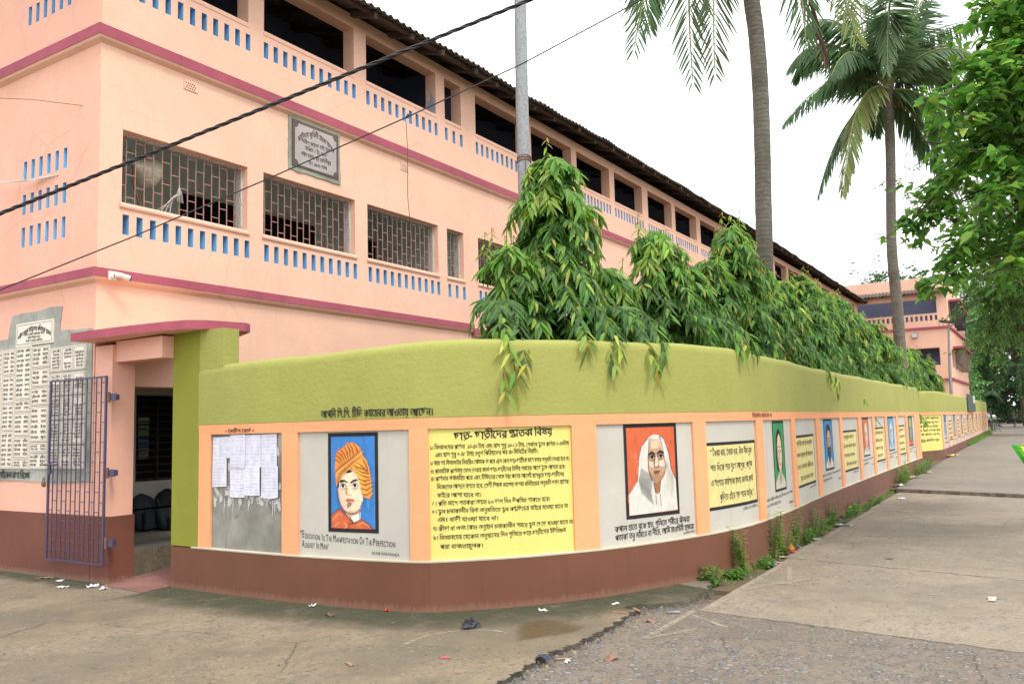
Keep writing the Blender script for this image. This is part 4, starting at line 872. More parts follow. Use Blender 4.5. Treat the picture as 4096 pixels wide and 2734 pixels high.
# ------------------------------------------------------------------ plaques
pq = thing('memorial_plaque', 'square grey granite plaque set under the upper maroon band of the facade', 'plaque', (9.24, 9.40, 5.6))
m = MB(); a, b, z0, z1 = 8.69, 9.795, 5.60, 6.45; rp = random.Random(2)
per = [(a + (b - a) * t, z0 + rp.uniform(-.012, .012)) for t in np.linspace(0, 1, 14)] + [(b + rp.uniform(-.008, .008), z0 + (z1 - z0) * t) for t in np.linspace(.05, .95, 12)] + [(b - (b - a) * t, z1 + rp.uniform(-.012, .012)) for t in np.linspace(0, 1, 14)] + [(a + rp.uniform(-.008, .008), z1 - (z1 - z0) * t) for t in np.linspace(.05, .95, 12)]
def slab(pts, y0, y1, mi=0):
    q = MB(); q.prism([(p[0], p[1]) for p in pts], 0, 1, mi); q.v = [(v[0], y0 if v[2] < .5 else y1, v[1]) for v in q.v]; return q
slab(per, 9.409, 9.392).build('putty_surround', 'greenputty', pq)
slab([(a + .06, z0 + .07), (b - .055, z0 + .07), (b - .055, z1 - .05), (a + .06, z1 - .05)], 9.395, 9.380).build('brown_slab', 'brownstone', pq)
A, B, D, E_ = a + .11, b - .11, z0 + .10, z1 - .10; ct = []
for cx, cz_, s0 in ((A, D, 0), (B, D, 1), (B, E_, 2), (A, E_, 3)): ct += [(cx + .075 * math.cos(t), cz_ + .075 * math.sin(t)) for t in np.linspace(math.pi / 2 - s0 * -math.pi / 2, s0 * math.pi / 2, 6)]
slab(ct, 9.385, 9.374).build('grey_slab', 'greystone', pq); T = Mural(); br = (.10, .045, .035); cxm = (a + b) / 2
T.text('প্লাটিনাম জুবিলী স্মারক ফলক', A + .06, 6.22, B - .05, None, .075, br, bold=.02, arc=.16)
for t, z, w_, dx in (('দক্ষিণ ময়না হাই স্কুল', 6.07, .62, 0), ('স্থাপিত :- ইং ১৯২৫', 5.97, .48, 0), ('দক্ষিণ ময়না, পূর্ব মেদিনীপুর', 5.865, .64, 0), ('বাং ১৪০৮ সাল', 5.76, .40, .03)): T.text(t, cxm - w_ / 2 + dx, z, cxm + w_ / 2 + dx, None, .052, br, bold=.015)
T.build('lettering', lambda u, z, d: Vector((u, 9.374 - d, z)), pq, (), d0=.002); base_at(pq, (9.24, 9.40, 5.6))
# donor plaque on the end wall: pale marble sheets in a grey putty patch
dp = thing('donor_plaque', 'large patchwork of pale lettered marble slabs on the end wall behind the gate', 'plaque', (5.7, 10.5, 1.2))
def slabx(pts, x0, x1):
    q = MB(); q.prism([(p[0], p[1]) for p in pts], 0, 1); q.v = [(x0 if v[2] < .5 else x1, v[0], v[1]) for v in q.v]; return q
def rough_poly(pts, n=5, amp=.014):
    r = []
    for (x1, y1), (x2, y2) in zip(pts, pts[1:] + pts[:1]): r += [(x1 + (x2 - x1) * t + rp.uniform(-amp, amp), y1 + (y2 - y1) * t + rp.uniform(-amp, amp)) for t in np.linspace(0, 1, n)[:-1]]
    return r
slabx(rough_poly([(9.43, 1.12), (9.45, 2.93), (10.14, 2.965), (10.11, 3.26), (11.27, 3.24), (11.36, 2.94), (12.6, 2.96), (12.6, 1.12)]), 5.699, 5.690).build('putty_surround', 'patch', dp)
T = Mural(); tm = lambda u, z, d: Vector((5.673 - d, u, z))
def stone(y0, y1, z0, z1, lines, two=False, title=False, mat='marble', h=None):
    slabx([(y0, z0), (y1, z0), (y1, z1), (y0, z1)], 5.692, 5.674).build('marble_slab', mat, dp)
    Tm = lambda u: -u
    T2.frame(-(y1 - .012), -(y0 + .012), z0 + .012, z1 - .012, .004, (.05, .05, .05), 0)
    dz = (z1 - z0 - .05) / lines; hh = h or min(.03, dz * .62)
    for i in range(lines):
        z = z1 - .03 - (i + 1) * dz + dz * .3; L = (y1 - y0 - .06)
        if two: T2.text(wl(rp, 2), -(y1 - .03), z, -(y1 - .03 - L * rp.uniform(.4, .55)), None, hh, (.04, .04, .04), bold=.015, layer=0); T2.text(wl(rp, 1), -(y0 + .03 + L * .34), z, -(y0 + .03), None, hh, (.04, .04, .04), bold=.015, layer=0)
        elif rp.random() < .93: o_ = rp.uniform(0, .2) * L; T2.text(wl(rp, 2), -(y1 - .03 - o_), z, -(y0 + .03 + rp.uniform(0, .5) * o_), None, hh, (.04, .04, .04), bold=.015, layer=0)
T2 = Mural()
cols = [(9.56, 9.80), (9.815, 10.05), (10.065, 10.31), (10.335, 10.73), (10.745, 11.11), (11.13, 11.42), (11.45, 11.8), (11.82, 12.2)]
zs_ = [2.755, 2.44, 2.15, 1.86, 1.56, 1.27]
for ci, (y0, y1) in enumerate(cols):
    if ci < 3:
        for z1, z0 in zip(zs_, zs_[1:]): stone(y0, y1, z0 + .012, z1 - .012, 6)
    else:
        cut = [[2.80, 2.52, 2.28, 2.05, 1.60, 1.47, 1.27], [2.82, 2.14, 1.98, 1.68, 1.40, 1.27], [2.80, 2.46, 2.1, 1.75, 1.27], [2.8, 2.3, 1.8, 1.27], [2.8, 2.3, 1.8, 1.27]][ci - 3]
        for z1, z0 in zip(cut, cut[1:]): stone(y0, y1, z0 + .005, z1 - .005, max(2, int((z1 - z0) / .065)), True)
slabx([(10.265, 2.818), (11.125, 2.818), (11.125, 3.112), (10.265, 3.112)], 5.692, 5.674).build('title_slab', 'marble', dp)
T2.frame(-11.10, -10.29, 2.84, 3.09, .005, (.05, .05, .05), 0)
T2.text('দক্ষিণ ময়না হাইস্কুলের প্রতিষ্ঠাতা স্মারক', -11.07, 3.00, -10.31, None, .05, (.04, .04, .04), bold=.03, arc=.10, layer=0)
for i, (t, a_, b_) in enumerate((('দক্ষিণ ময়না প্রতিষ্ঠান দ্বারা', -10.92, -10.46), ('ভূমি উন্নয়ন দান', -10.84, -10.55), ('উল্লেখ নামের তালিকা', -10.88, -10.5))): T2.text(t, a_, 2.945 - i * .042, b_, None, .024, (.04, .04, .04), bold=.02, layer=0)
T2.text('গেটের সামনে মোটেই অযথা যতে সাইকেল রাখা নিষেধ', -12.6, 1.155, -10.72, 1.155, .075, (.03, .03, .03), bold=.03, layer=-14)
T2.build('lettering', lambda u, z, d: Vector((5.674 - d, -u, z)), dp, (), d0=.002); base_at(dp, (5.7, 10.5, 1.2))

# ------------------------------------------------------------------ small fittings on the building
cc = thing('security_camera', 'small white security camera on the lower maroon band at the corner', 'camera', (5.84, 9.32, 3.55))
m = MB(); m.box((5.79, 9.30, 3.505), (5.90, 9.325, 3.61)); m.build('back_plate', 'plasticw', cc)
m = MB(); m.lathe((5.845, 9.30, 3.555), (0, -1, 0), [(0, .04), (.02, .038), (.035, .02)], 14); m.tube([(5.845, 9.27, 3.555), (5.88, 9.24, 3.55)], .014); m.build('bracket', 'plasticw', cc)
m = MB(); m.tube([(5.87, 9.25, 3.565), (6.0, 9.215, 3.535)], .034, 14); b_ = m.build('camera_body', 'plasticw', cc); m = MB(); m.tube([(5.995, 9.216, 3.536), (6.015, 9.211, 3.532)], .030, 14); m.build('lens', 'darkm', b_); base_at(cc, (5.84, 9.32, 3.55))
hn = thing('loudspeaker', 'cream horn loudspeaker behind the bars of the corner window', 'loudspeaker', (6.5, 9.85, 5.1))
c0 = Vector((6.30, 9.80, 5.20)); ax = Vector((.93, .30, -.16)).normalized()
m = MB(); m.lathe(c0, ax, [(-.02, .0), (-.02, .045), (.09, .045), (.09, .03), (.16, .04)], 16); m.build('driver', 'galv', hn)
m = MB(); m.lathe(c0, ax, [(.14, .045), (.2, .075), (.27, .12), (.34, .165), (.40, .20), (.44, .225), (.445, .215), (.36, .16), (.2, .05)], 28); m.build('horn', 'hornp', hn, True)
m = MB(); m.tube([c0 + ax * .15, c0 + Vector((.12, .03, -.25)), c0 + Vector((.2, .0, -.55)), c0 + Vector((.2, -.02, -.70))], .016); m.build('bracket', 'rust', hn); base_at(hn, (6.5, 9.85, 5.1))
m = MB()
for k in range(4):
    q = [(6.55 + .06 * k, 9.50, 4.53), (6.66 + .04 * k, 9.48, 4.62 + .05 * k), (6.82 + .02 * k, 9.47, 4.80), (6.86 + .012 * k, 9.47, 4.92 - .03 * k), (6.84 + .03 * k, 9.49, 4.70)]; m.tube(q, .0032, 5)
tag(m.build('wire_bundle', 'wcable'), 'loose white wires tangled at the foot of the corner window bars', 'wire')
def bag(name, c, s, label, mats):
    t = thing(name, label, 'backpack', (c[0], c[1], .3), 'backpacks by the passage wall'); m = MB(); n, k = 16, 10; vs = []
    for i in range(k + 1):
        z = i / k; r = (math.sin(min(1, z * 1.9 + .35) * math.pi / 2)) * (1 if z < .5 else math.sqrt(max(0.02, 1 - ((z - .5) / .5) ** 2.2)))
        for j in range(n):
            a = 2 * math.pi * j / n; e = .06 * math.sin(3 * a + c[0] * 9 + z * 5); vs.append((c[0] + s[0] * r * (1 + e) * math.copysign(abs(math.cos(a)) ** .7, math.cos(a)), c[1] + s[1] * r * math.copysign(abs(math.sin(a)) ** .7, math.sin(a)) + .12 * z, .3 + s[2] * z))
    m.poly(vs, [(i * n + j, i * n + (j + 1) % n, (i + 1) * n + (j + 1) % n, (i + 1) * n + j) for i in range(k) for j in range(n)]); m.build('bag_body', mats, t, True)
    m = MB(); m.box((c[0] - s[0] * .55, c[1] - s[1] * 1.12, .34), (c[0] + s[0] * .55, c[1] - s[1] * .6, .3 + s[2] * .5)); m.build('front_pocket', mats, t)
    for sx in (-.5, .5):
        m = MB(); m.tube([(c[0] + s[0] * sx, c[1] - s[1] * .9, .3 + s[2] * .85), (c[0] + s[0] * sx * 1.2, c[1] - s[1] * 1.35, .3 + s[2] * .55), (c[0] + s[0] * sx * 1.05, c[1] - s[1] * 1.1, .3 + s[2] * .2)], .016, 6); m.build('strap', 'cable', t)
    base_at(t, (c[0], c[1], .3))
bag('school_backpack', (7.45, 10.95, 0), (.20, .13, .52), 'rounded navy school backpack leaning on the passage wall, left one', 'bag1')
bag('school_backpack', (7.86, 10.93, 0), (.21, .13, .56), 'taller black school backpack beside the navy one in the passage', 'bag2')
bag('school_backpack', (7.66, 10.70, 0), (.17, .11, .36), 'low teal school backpack slumped in front of the other two', 'bag1')
# ------------------------------------------------------------------ ground, apron, road
def sheet(pts, z, name, mat):
    m = MB(); m.prism(pts, z - .02, z); return m.build(name, mat)
m = MB(); R_ = 600; m.box((-R_, -R_, -1.2), (R_, R_, -.09)); tag(m.build('ground', 'soil'), kind='structure')
rg = random.Random(11)
edge = [(3.2, 3.02), (4.2, 3.10), (5.057, 3.16), (5.316, 3.201), (5.549, 3.186), (5.77, 3.144), (5.975, 3.153), (6.337, 3.153), (6.647, 3.173), (6.9, 3.21), (7.02, 3.19), (7.06, 3.34), (7.25, 3.33), (7.263, 3.206), (7.516, 2.99), (7.75, 2.93), (8.2, 2.98), (8.6, 3.06), (9.0, 3.3)]
ej = []
for a, b in zip(edge, edge[1:]): ej += [(p_[0] + .012 * math.sin(p_[0] * 47), p_[1] + .018 * math.sin(p_[0] * 31 + 1) + .012 * math.sin(p_[0] * 83)) for p_ in jag(a, b, max(2, int((Vector(b) - Vector(a)).length / .022)), .007, rg)]
ap = [(-40, 3.0)] + ej + [(9.0, 3.3), (9.0, 9.4), (-40, 9.4), (-40, 3.0)]
ap = [(-40, 2.9)] + jag((-40, 2.9), (3.2, 3.02), 60, .05, rg)[1:] + ej + [(9.0, 3.4), (9.0, 9.5), (5.72, 9.5), (5.72, 60), (-40, 60)]
m = MB(); m.prism(ap, -.1, 0, 0, 1); tag(m.build('pavement', ['apron', 'edge']), kind='structure')
m = MB(); m.prism([(-60, -30), (7.9, -30), (7.9, 3.9), (-60, 3.9)], -.12, -.04); tag(m.build('asphalt_road', 'asphalt'), kind='structure')
# concrete lane in slabs with broken joints
def slabpoly(L, R, yl, yr):     # L,R: (x at yl, x at yr)
    a = jag((L[0], yl), (L[1], yr), 76, .015, rg); b = jag((R[0], yl), (R[1], yr), 76, .015, rg)
    return a + [(L[1], yr), (R[1], yr)] + b[::-1]
m = MB(); m.face([(7.0, -2.6, -.08), (20.5, -2.6, -.08), (20.5, 2.85, -.08), (7.5, 2.7, -.08)]); tag(m.build('road_bed', 'edge'), kind='structure')
slabs = [((7.37, 6.72), (10.525, 9.415), 2.76, -2.6), ((10.552, 9.444), (16.36, 14.85), 2.84, -2.6), ((16.375, 14.865), (20.36, 18.4), 2.88, -2.6)]
m = MB()
for i, (L, R_s, yl, yr) in enumerate(slabs): m.prism(slabpoly(L, R_s, yl, yr), -.13, -.03 + .002 * i, 0)
p2 = jag((20.43, 2.95), (18.46, -2.6), 50, .03, rg); zz = lambda x, y: float(np.interp(x, [20, 36, 200], [.045, .2, .2]))
FAR = [(18.46, -2.6), (36, -2.3), (60, -1.5), (90, -.5), (105, -.2), (125, 1.5), (150, 6), (175, 14), (172, 18), (148, 10.5), (124, 5.6), (104, 3.9), (84, 3.9), (62, 3.3), (51, 3.1), (35, 2.9), (28, 2.95), (20.43, 2.95)]
m.prism(p2 + [(18.46, -2.6), (20, -2.6)][:1], -.1, -.02, 0)
tag(m.build('road', 'concrete'), kind='structure')
m = MB()
def strip(L, R_, mi=0):
    for (a, b), (c, d) in zip(zip(L, L[1:]), zip(R_, R_[1:])): m.face([(*c[:2], zz(*c)), (*d[:2], zz(*d)), (*b[:2], zz(*b)), (*a[:2], zz(*a))], mi)
Lf = [(20.43, 2.95), (28, 2.97), (35, 3.0), (51, 3.2), (62, 3.4), (84, 3.9), (104, 3.95), (124, 5.6), (148, 10.5), (172, 18)]; Rf = [(18.46, -2.6), (26, -2.5), (35, -2.3), (51, -1.8), (62, -1.5), (84, -.6), (104, -.2), (124, 1.5), (149, 6.5), (176, 14)]
fl = jag(Lf[0], Rf[0], 60, .03, rg)
m.face([(*p, zz(*p)) for p in fl] + [(*Rf[0], zz(*Rf[0])), (*Rf[1], zz(*Rf[1])), (*Lf[1], zz(*Lf[1]))])
strip(Lf[1:], Rf[1:])
for a, b in zip(fl, fl[1:]): m.face([(*a, -.12), (*b, -.12), (*b, zz(*b)), (*a, zz(*a))])
for Q in (Lf, Rf):
    for a, b in zip(Q, Q[1:]): m.face([(*a, -.12), (*b, -.12), (*b, zz(*b)), (*a, zz(*a))])
tag(m.build('road', 'concrete2'), kind='structure')
m = MB(); vv = [(20.5, 3.6), (28, 3.6), (34, 3.7), (51, 3.9), (70, 4.4)]
m.prism([(8.4, 2.5), (20.6, 2.6), (20.6, 3.5), (8.4, 3.6)], -.11, -.05); tag(m.build('verge_soil', 'soil'), kind='structure')
m = MB()
for (a, b) in zip(vv, vv[1:]): m.face([(a[0], a[1] - 1.2, zz(*a) - .03), (b[0], b[1] - 1.4, zz(*b) - .03), (b[0], b[1] + .2, zz(*b) - .03), (a[0], a[1] + .2, zz(*a) - .03)])
tag(m.build('verge_soil', 'soil'), kind='structure')
m = MB(); m.face([(20, 3.3, .14), (200, 4, .14), (200, 80, .14), (57, 80, .14), (57, 8, .14), (20, 8, .14)]); m.face([(16, -40, .02), (220, -40, .12), (220, 2, .12), (60, -1.4, .12), (16, -2.5, .02)]); tag(m.build('ground', 'soil'), kind='structure')
m = MB(); m.face([(6.25, 8.15, .004), (6.25, 7.2, .004), (5.62, 8.15, .004), (5.62, 9.02, .004), (6.0, 9.05, .012)][::-1]) if False else m.face([(5.55, 8.2, .004), (5.62, 9.03, .004), (6.0, 9.05, .03), (8.2, 9.45, .16), (8.2, 8.2, .16), (5.95, 8.2, .01)]); tag(m.build('gate_ramp', 'redfloor'), kind='structure')
m = MB(); m.box((6.0, 9.28, -.1), (8.4, 9.43, .285)); tag(m.build('threshold_step', 'apron'), kind='structure')
def stain(pts, z, name, mat, soft=None, kind='stuff'):
    m = MB(); c = np.mean(pts, 0); n = len(pts)
    me = bpy.data.meshes.new(name); ring = [(*(np.array(c) + (np.array(p) - c) * .55), z) for p in pts]
    V = [(*c, z)] + ring + [(*p, z) for p in pts]; F = [(0, 1 + i, 1 + (i + 1) % n) for i in range(n)] + [(1 + i, 1 + n + i, 1 + n + (i + 1) % n, 1 + (i + 1) % n) for i in range(n)]
    me.from_pydata(V, [], F); at = me.attributes.new('Col', 'FLOAT_COLOR', 'POINT'); at.data.foreach_set('color', np.array([(1, 1, 1, 1)] * (n + 1) + [(0, 0, 0, 1)] * n, np.float32).ravel())
    me.materials.append(MAT[mat]); o = bpy.data.objects.new(name, me); C.objects.link(o); return tag(o, kind=kind)
def band(line_pts, w0, w1, z, name, mat, inner=1.0, outer=0.0):
    V = []; Cc = []
    for i, (x, y) in enumerate(line_pts):
        a = Vector(line_pts[max(i - 1, 0)]); b = Vector(line_pts[min(i + 1, len(line_pts) - 1)]); d = (b - a).normalized(); nn = Vector((d.y, -d.x)); p = Vector((x, y))
        for w_, c in ((w0, inner), ((w0 + w1) / 2, inner * .8), (w1, outer)): q = p + nn * w_; V.append((q.x, q.y, z)); Cc.append((c, c, c, 1))
    n = len(line_pts); F = [(3 * i + k, 3 * i + k + 1, 3 * i + 4 + k, 3 * i + 3 + k) for i in range(n - 1) for k in (0, 1)]
    me = bpy.data.meshes.new(name); me.from_pydata(V, [], F); at = me.attributes.new('Col', 'FLOAT_COLOR', 'POINT'); at.data.foreach_set('color', np.array(Cc, np.float32).ravel())
    me.materials.append(MAT[mat]); o = bpy.data.objects.new(name, me); C.objects.link(o); return tag(o, kind='stuff')
band([tuple(WL.at(u, .035)) for u in np.linspace(0, S(8.3, 3.3), 50)], -.02, .75, .004, 'moss_stain', 'moss')
band([(5.68, 12), (5.68, 9.1)], .0, .35, .004, 'moss_stain', 'moss') if False else band([(5.67, 14), (5.67, 11), (5.67, 9.05)], 0, .35, .004, 'moss_stain', 'moss')
stain([(5.99 + .40 * math.cos(t), 3.575 + .25 * math.sin(t) + .1 * math.sin(2 * t)) for t in np.linspace(0, 6.28, 16)[:-1]], .006, 'damp_stain', 'wet')
def pline(pts, w_, z, name='road_paint'): return band(pts, -w_ / 2, w_ / 2, z, name, 'linepaint', 1, .9)
tag(pline([(6.28, 2.80), (7.36, 2.80)], .055, -.036), kind='structure')
for L in ([(7.45, 2.70), (9.07, 2.70), (10.5, 2.74)], [(10.6, 2.76), (12.8, 2.75), (16.3, 2.79)], [(16.45, 2.80), (20.2, 2.83)]): tag(pline(L, .07, -.024), kind='structure')
for L in ([(6.28, 2.80), (6.75, 2.55)], [(7.2, 2.75), (6.9, 2.35)]): tag(pline(L, .045, -.036), kind='structure')
for L in ([(8.3, 2.72), (8.9, 2.45)], [(8.9, 2.35), (9.9, 2.6)], [(8.6, 2.6), (9.3, 2.2)]): tag(pline(L, .05, -.024), kind='structure')
tag(pline([(5.32 + .5 * math.cos(t), 3.9 + .42 * math.sin(t)) for t in np.linspace(-.3, 1.9, 14)], .035, .004, 'chalk_mark'), kind='structure')

# ------------------------------------------------------------------ leaves
def unit(a): return a / np.maximum(np.linalg.norm(a, axis=1, keepdims=True), 1e-9)
def leaf_mesh(name, P, D, N, L, Wd, col, mat='leaf', parent=None, fold=.25, droop=.35, long=True):
    P, D, N = map(np.asarray, (P, D, N)); n = len(P); D = unit(D); Sd = unit(np.cross(D, N)); N = unit(np.cross(Sd, D)); L = np.asarray(L)[:, None]; Wd = np.asarray(Wd)[:, None]
    def pt(t, s, up): return P + D * L * t + Sd * Wd * s + N * (up * Wd) - np.array([0, 0, 1.]) * (droop * L * t * t * .5)
    a, b = (.30, .68) if long else (.28, .62)
    ka, kb = (.5, .38) if long else (.5, .42)
    pts = [pt(0, 0, 0), pt(a, -ka, fold), pt(a, 0, 0), pt(a, ka, fold), pt(b, -kb, fold * .8), pt(b, 0, 0), pt(b, kb, fold * .8), pt(1, 0, 0)]
    V = np.stack(pts, 1).reshape(-1, 3); base = (np.arange(n) * 8)[:, None]
    T = np.array([(0, 2, 1), (0, 3, 2), (1, 2, 5), (1, 5, 4), (2, 3, 6), (2, 6, 5), (4, 5, 7), (5, 6, 7)])
    F = (base[:, :, None] + T[None]).reshape(-1, 3); fc = np.repeat(np.asarray(col), 8, axis=0)
    return npmesh(name, V, F, mat, parent, fc, smooth=False)
def vary(rng, n, c, s=.18):
    k = rng.normal(1, s, (n, 1)).clip(.5, 1.7); h = rng.normal(0, .09, (n, 3)); return (np.asarray(c) * k * (1 + h)).clip(0.003, 1)
LG = (.20, .36, .07)
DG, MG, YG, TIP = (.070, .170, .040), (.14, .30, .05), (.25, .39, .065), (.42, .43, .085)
def trunk(name, pts, rad, mat, parent, n=10):
    m = MB(); m.tube(pts, rad, n); return m.build(name, mat, parent, True)
def ashoka(x, y, ztop, r, seed, label, nsp=110, spill=(), zlow=1.9, leafk=1.0, group='weeping mast trees along the inside of the wall', bare=None):
    rng = np.random.default_rng(seed); t = thing('mast_tree', label, 'tree', (x, y, 0), group)
    trunk('trunk', [(x, y, 0), (x + .02, y, ztop * .5), (x - .02, y + .02, ztop - .15)], [.055, .045, .012], 'bark', t)
    P, D, N, L, W_, Cc = [], [], [], [], [], []; tw = MB()
    def spray(p0, out, ln, drop, nl, tipy, tcol=None):
        if np.hypot(p0[0] - x, p0[1] - y) > .05: tw.tube([(x, y, p0[2] - .3), tuple(p0)], .007, 4, caps=False)
        out = np.array([out[0], out[1], 0.]); m_ = max(8, nl); ts = np.linspace(0, 1, m_)
        pos = np.array([p0 + out * ln * (ts_ * (1 - .30 * ts_)) + np.array([0, 0, .10 * ln * math.sin(ts_ * 2.2) - drop * ts_ ** 1.7]) for ts_ in ts]); tan = np.gradient(pos, axis=0); tan = unit(tan)
        tw.tube([tuple(q) for q in pos[::3]], .004, 4, caps=False)
        for i in range(2, m_):
            for sgn in (1, -1):
                side = np.cross(tan[i], [0, 0, 1.]); nl_ = np.linalg.norm(side); side = side / nl_ if nl_ > .1 else np.array([1., 0, 0])
                f = ts[i]; d = tan[i] * .55 + side * sgn * (.8 - .35 * f) + np.array([0, 0, -.36]) + rng.normal(0, .2, 3)
                P.append(pos[i] + rng.normal(0, .006, 3)); D.append(d); N.append(np.array([out[0] * .5, out[1] * .5, .8]) + rng.normal(0, .25, 3)); L.append(leafk * rng.uniform(.12, .225)); W_.append(leafk * rng.uniform(.032, .054))
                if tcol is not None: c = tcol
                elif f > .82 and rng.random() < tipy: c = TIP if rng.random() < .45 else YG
                elif rng.random() < .06 + .38 * f + .28 * max(0, (pos[i][2] - 3.0) / 1.5): c = MG if rng.random() < .8 else LG  # paler new leaves up top; dark inner gaps are put into colour too
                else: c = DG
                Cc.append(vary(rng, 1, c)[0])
    for i in range(nsp):
        h = rng.random() ** .9; z = zlow + (ztop - zlow) * h; phi = rng.uniform(0, 2 * math.pi)
        prof = r * ((1 - h) ** .34 * .84 + .13) * (rng.uniform(.5, 1.08) if rng.random() < .88 else rng.uniform(1.1, 1.4)); ln = max(.12, prof)
        spray(np.array([x, y, z]), (math.cos(phi), math.sin(phi)), ln, (.04 + .42 * ln) * rng.uniform(.4, 1.3), int(9 + 9 * ln), .06 + .22 * h, None if h < .80 or rng.random() < .45 else (YG if rng.random() < .35 else MG))
    for k in range(int(7 + r * 6)):       # upright pale young tips
        q = np.array([x + rng.normal(0, .17 * r), y + rng.normal(0, .17 * r), ztop + rng.uniform(-.75, .12) * r]); tw.tube([(x, y, q[2] - .6), tuple(q - (0, 0, .3)), tuple(q + (0, 0, .12))], .004, 4, caps=False)
        for j in range(9):
            ph = j * 2.4; P.append(q + np.array([0, 0, .12 - .035 * j])); D.append(np.array([math.cos(ph), math.sin(ph), -.9 + .1 * j * .3])); N.append(np.array([0, 0, 1.]) + rng.normal(0, .2, 3)); L.append(.07 + .014 * j); W_.append(.02 + .003 * j); Cc.append(vary(rng, 1, TIP if j < 3 else YG)[0])
    for (sx, sy, sz, ox, oy, ln, dr) in spill: spray(np.array([sx, sy, sz]), (ox, oy), ln, dr, 20, .6)
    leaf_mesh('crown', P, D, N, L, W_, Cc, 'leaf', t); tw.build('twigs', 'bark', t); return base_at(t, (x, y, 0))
def spl(x, y, dr, ln=1.2):
    s_ = S(x, y); q_ = WL.at(s_); n_ = (WL.at(s_, 1) - q_).normalized(); p_ = q_ - n_ * (.7 * ln - .08); return (p_.x, p_.y, 2.92, n_.x, n_.y, ln, dr)
ashoka(8.0, 4.50, 4.62, 1.04, 1, 'tallest nearest mast tree in front of the steel pole, spilling leaves over the wall', 300, [spl(6.62, 4.29, 1.05, 1.25), spl(6.70, 4.22, .95), spl(6.78, 4.15, .8), spl(6.66, 4.26, .7, 1.3), spl(7.33, 3.79, .62), spl(7.58, 3.66, .80), spl(7.66, 3.62, .65), spl(8.05, 3.43, .75), spl(8.15, 3.4, .85), spl(8.25, 3.37, .7)], 1.75)
ashoka(7.45, 4.70, 3.55, .85, 21, 'low bushy mast tree crowding the foot of the steel pole', 90, (), 1.9)
HT = [(9.05, 4.35, 3.5, .55), (10.15, 4.15, 4.12, .62), (11.3, 4.2, 3.85, .6), (12.3, 4.2, 4.15, .58), (13.4, 4.15, 4.82, .72), (14.9, 4.2, 4.28, .66), (16.4, 4.2, 4.3, .68), (17.9, 4.15, 4.62, .76), (19.7, 4.2, 4.55, .8), (21.6, 4.2, 4.6, .82), (23.6, 4.2, 4.45, .85), (25.8, 4.2, 4.30, .9), (28.3, 4.25, 4.2, .95), (31.2, 4.5, 4.3, 1.05), (34.5, 4.6, 4.35, 1.2), (38, 4.6, 4.4, 1.3), (42, 4.6, 4.2, 1.3), (46, 4.7, 3.7, 1.1)]
HL = ['low mast tree filling the gap right of the tallest nearest one', 'second mast tree from the pole with loose pale tips', 'short mast tree between the second and the pale peaked one', 'narrow mast tree just left of the tall peaked one', 'peaked mast tree in front of the leaning palm trunk', 'mast tree right of the leaning palm trunk base', 'rounded mast tree under the dark roof eave, left of the yellow tipped one', 'mast tree with a yellow tipped leader against the roof shadow', 'sloping mast tree beyond the yellow tipped one', 'mast tree midway to the pink side block', 'mast tree in front of the pink block balcony, left of the palm', 'low mast tree just left of the tall palm trunk', 'mast tree at the foot of the tall palm trunk', 'mast tree just right of the tall palm trunk', 'dark mast tree behind the rounded wall corner', 'broad dark mast tree below the pink block', 'dark mast tree left of the solar street lamp', 'last low mast tree by the solar street lamp']
for i, ((x, y, zt, r), lb) in enumerate(zip(HT, HL)):
    sp = [spl(x + .4, 3.1, .5)] if i in (10, 12) else []
    if i == 1: sp = [spl(9.65, 2.99, .62), spl(9.85, 2.985, .55), spl(10.1, 2.98, .5)]
    if i == 6: sp = [spl(14.6, 3.08, .7), spl(14.85, 3.08, .85), spl(15.1, 3.08, .95), spl(15.3, 3.08, .8)]
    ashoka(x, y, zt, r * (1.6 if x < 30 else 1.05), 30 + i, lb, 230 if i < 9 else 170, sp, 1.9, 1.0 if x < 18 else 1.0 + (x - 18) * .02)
# ------------------------------------------------------------------ coconut palms
def frond(P, D, N, L, W_, Cc, rach, C0, M_, T_, rng, col, n=70, ll=.75, dead=False, wid=.035, sidev=None, dr=-.45):
    C0, M_, T_ = map(np.array, (C0, M_, T_)); K = 2 * M_ - .5 * C0 - .5 * T_; ts = np.linspace(0, 1, n)
    hv = (T_ - C0) + (M_ - C0); SD = np.cross(hv * (1, 1, 0), [0, 0, 1.]); SD = SD / max(np.linalg.norm(SD), 1e-6) if sidev is None else np.array(sidev) / np.linalg.norm(sidev)
    pos = np.array([(1 - t) ** 2 * C0 + 2 * t * (1 - t) * K + t * t * T_ for t in ts]); tan = unit(np.gradient(pos, axis=0))
    rach.tube([tuple(q) for q in pos[::5]] + [tuple(pos[-1])], [.045 * (1 - .9 * t) + .004 for t in np.linspace(0, 1, len(pos[::5]) + 1)], 5)
    for i in range(int(n * .1), n):
        f = ts[i]; side = SD - tan[i] * (SD @ tan[i]); side = side / np.linalg.norm(side)
        up = np.cross(side, tan[i]); l_ = ll * (math.sin(math.pi * (f * .80 + .17)) ** .6)
        for sg_ in (1, -1):
            d = side * sg_ * (.62 if not dead else .3) + tan[i] * (.48 + .35 * f) + np.array([0, 0, dr if not dead else -1.2]) + rng.normal(0, .08, 3)
            P.append(pos[i]); D.append(d); N.append(up + side * sg_ * .4 + rng.normal(0, .1, 3)); L.append(l_ * rng.uniform(.85, 1.1)); W_.append(wid * rng.uniform(.8, 1.15)); Cc.append(vary(rng, 1, col, .14)[0])
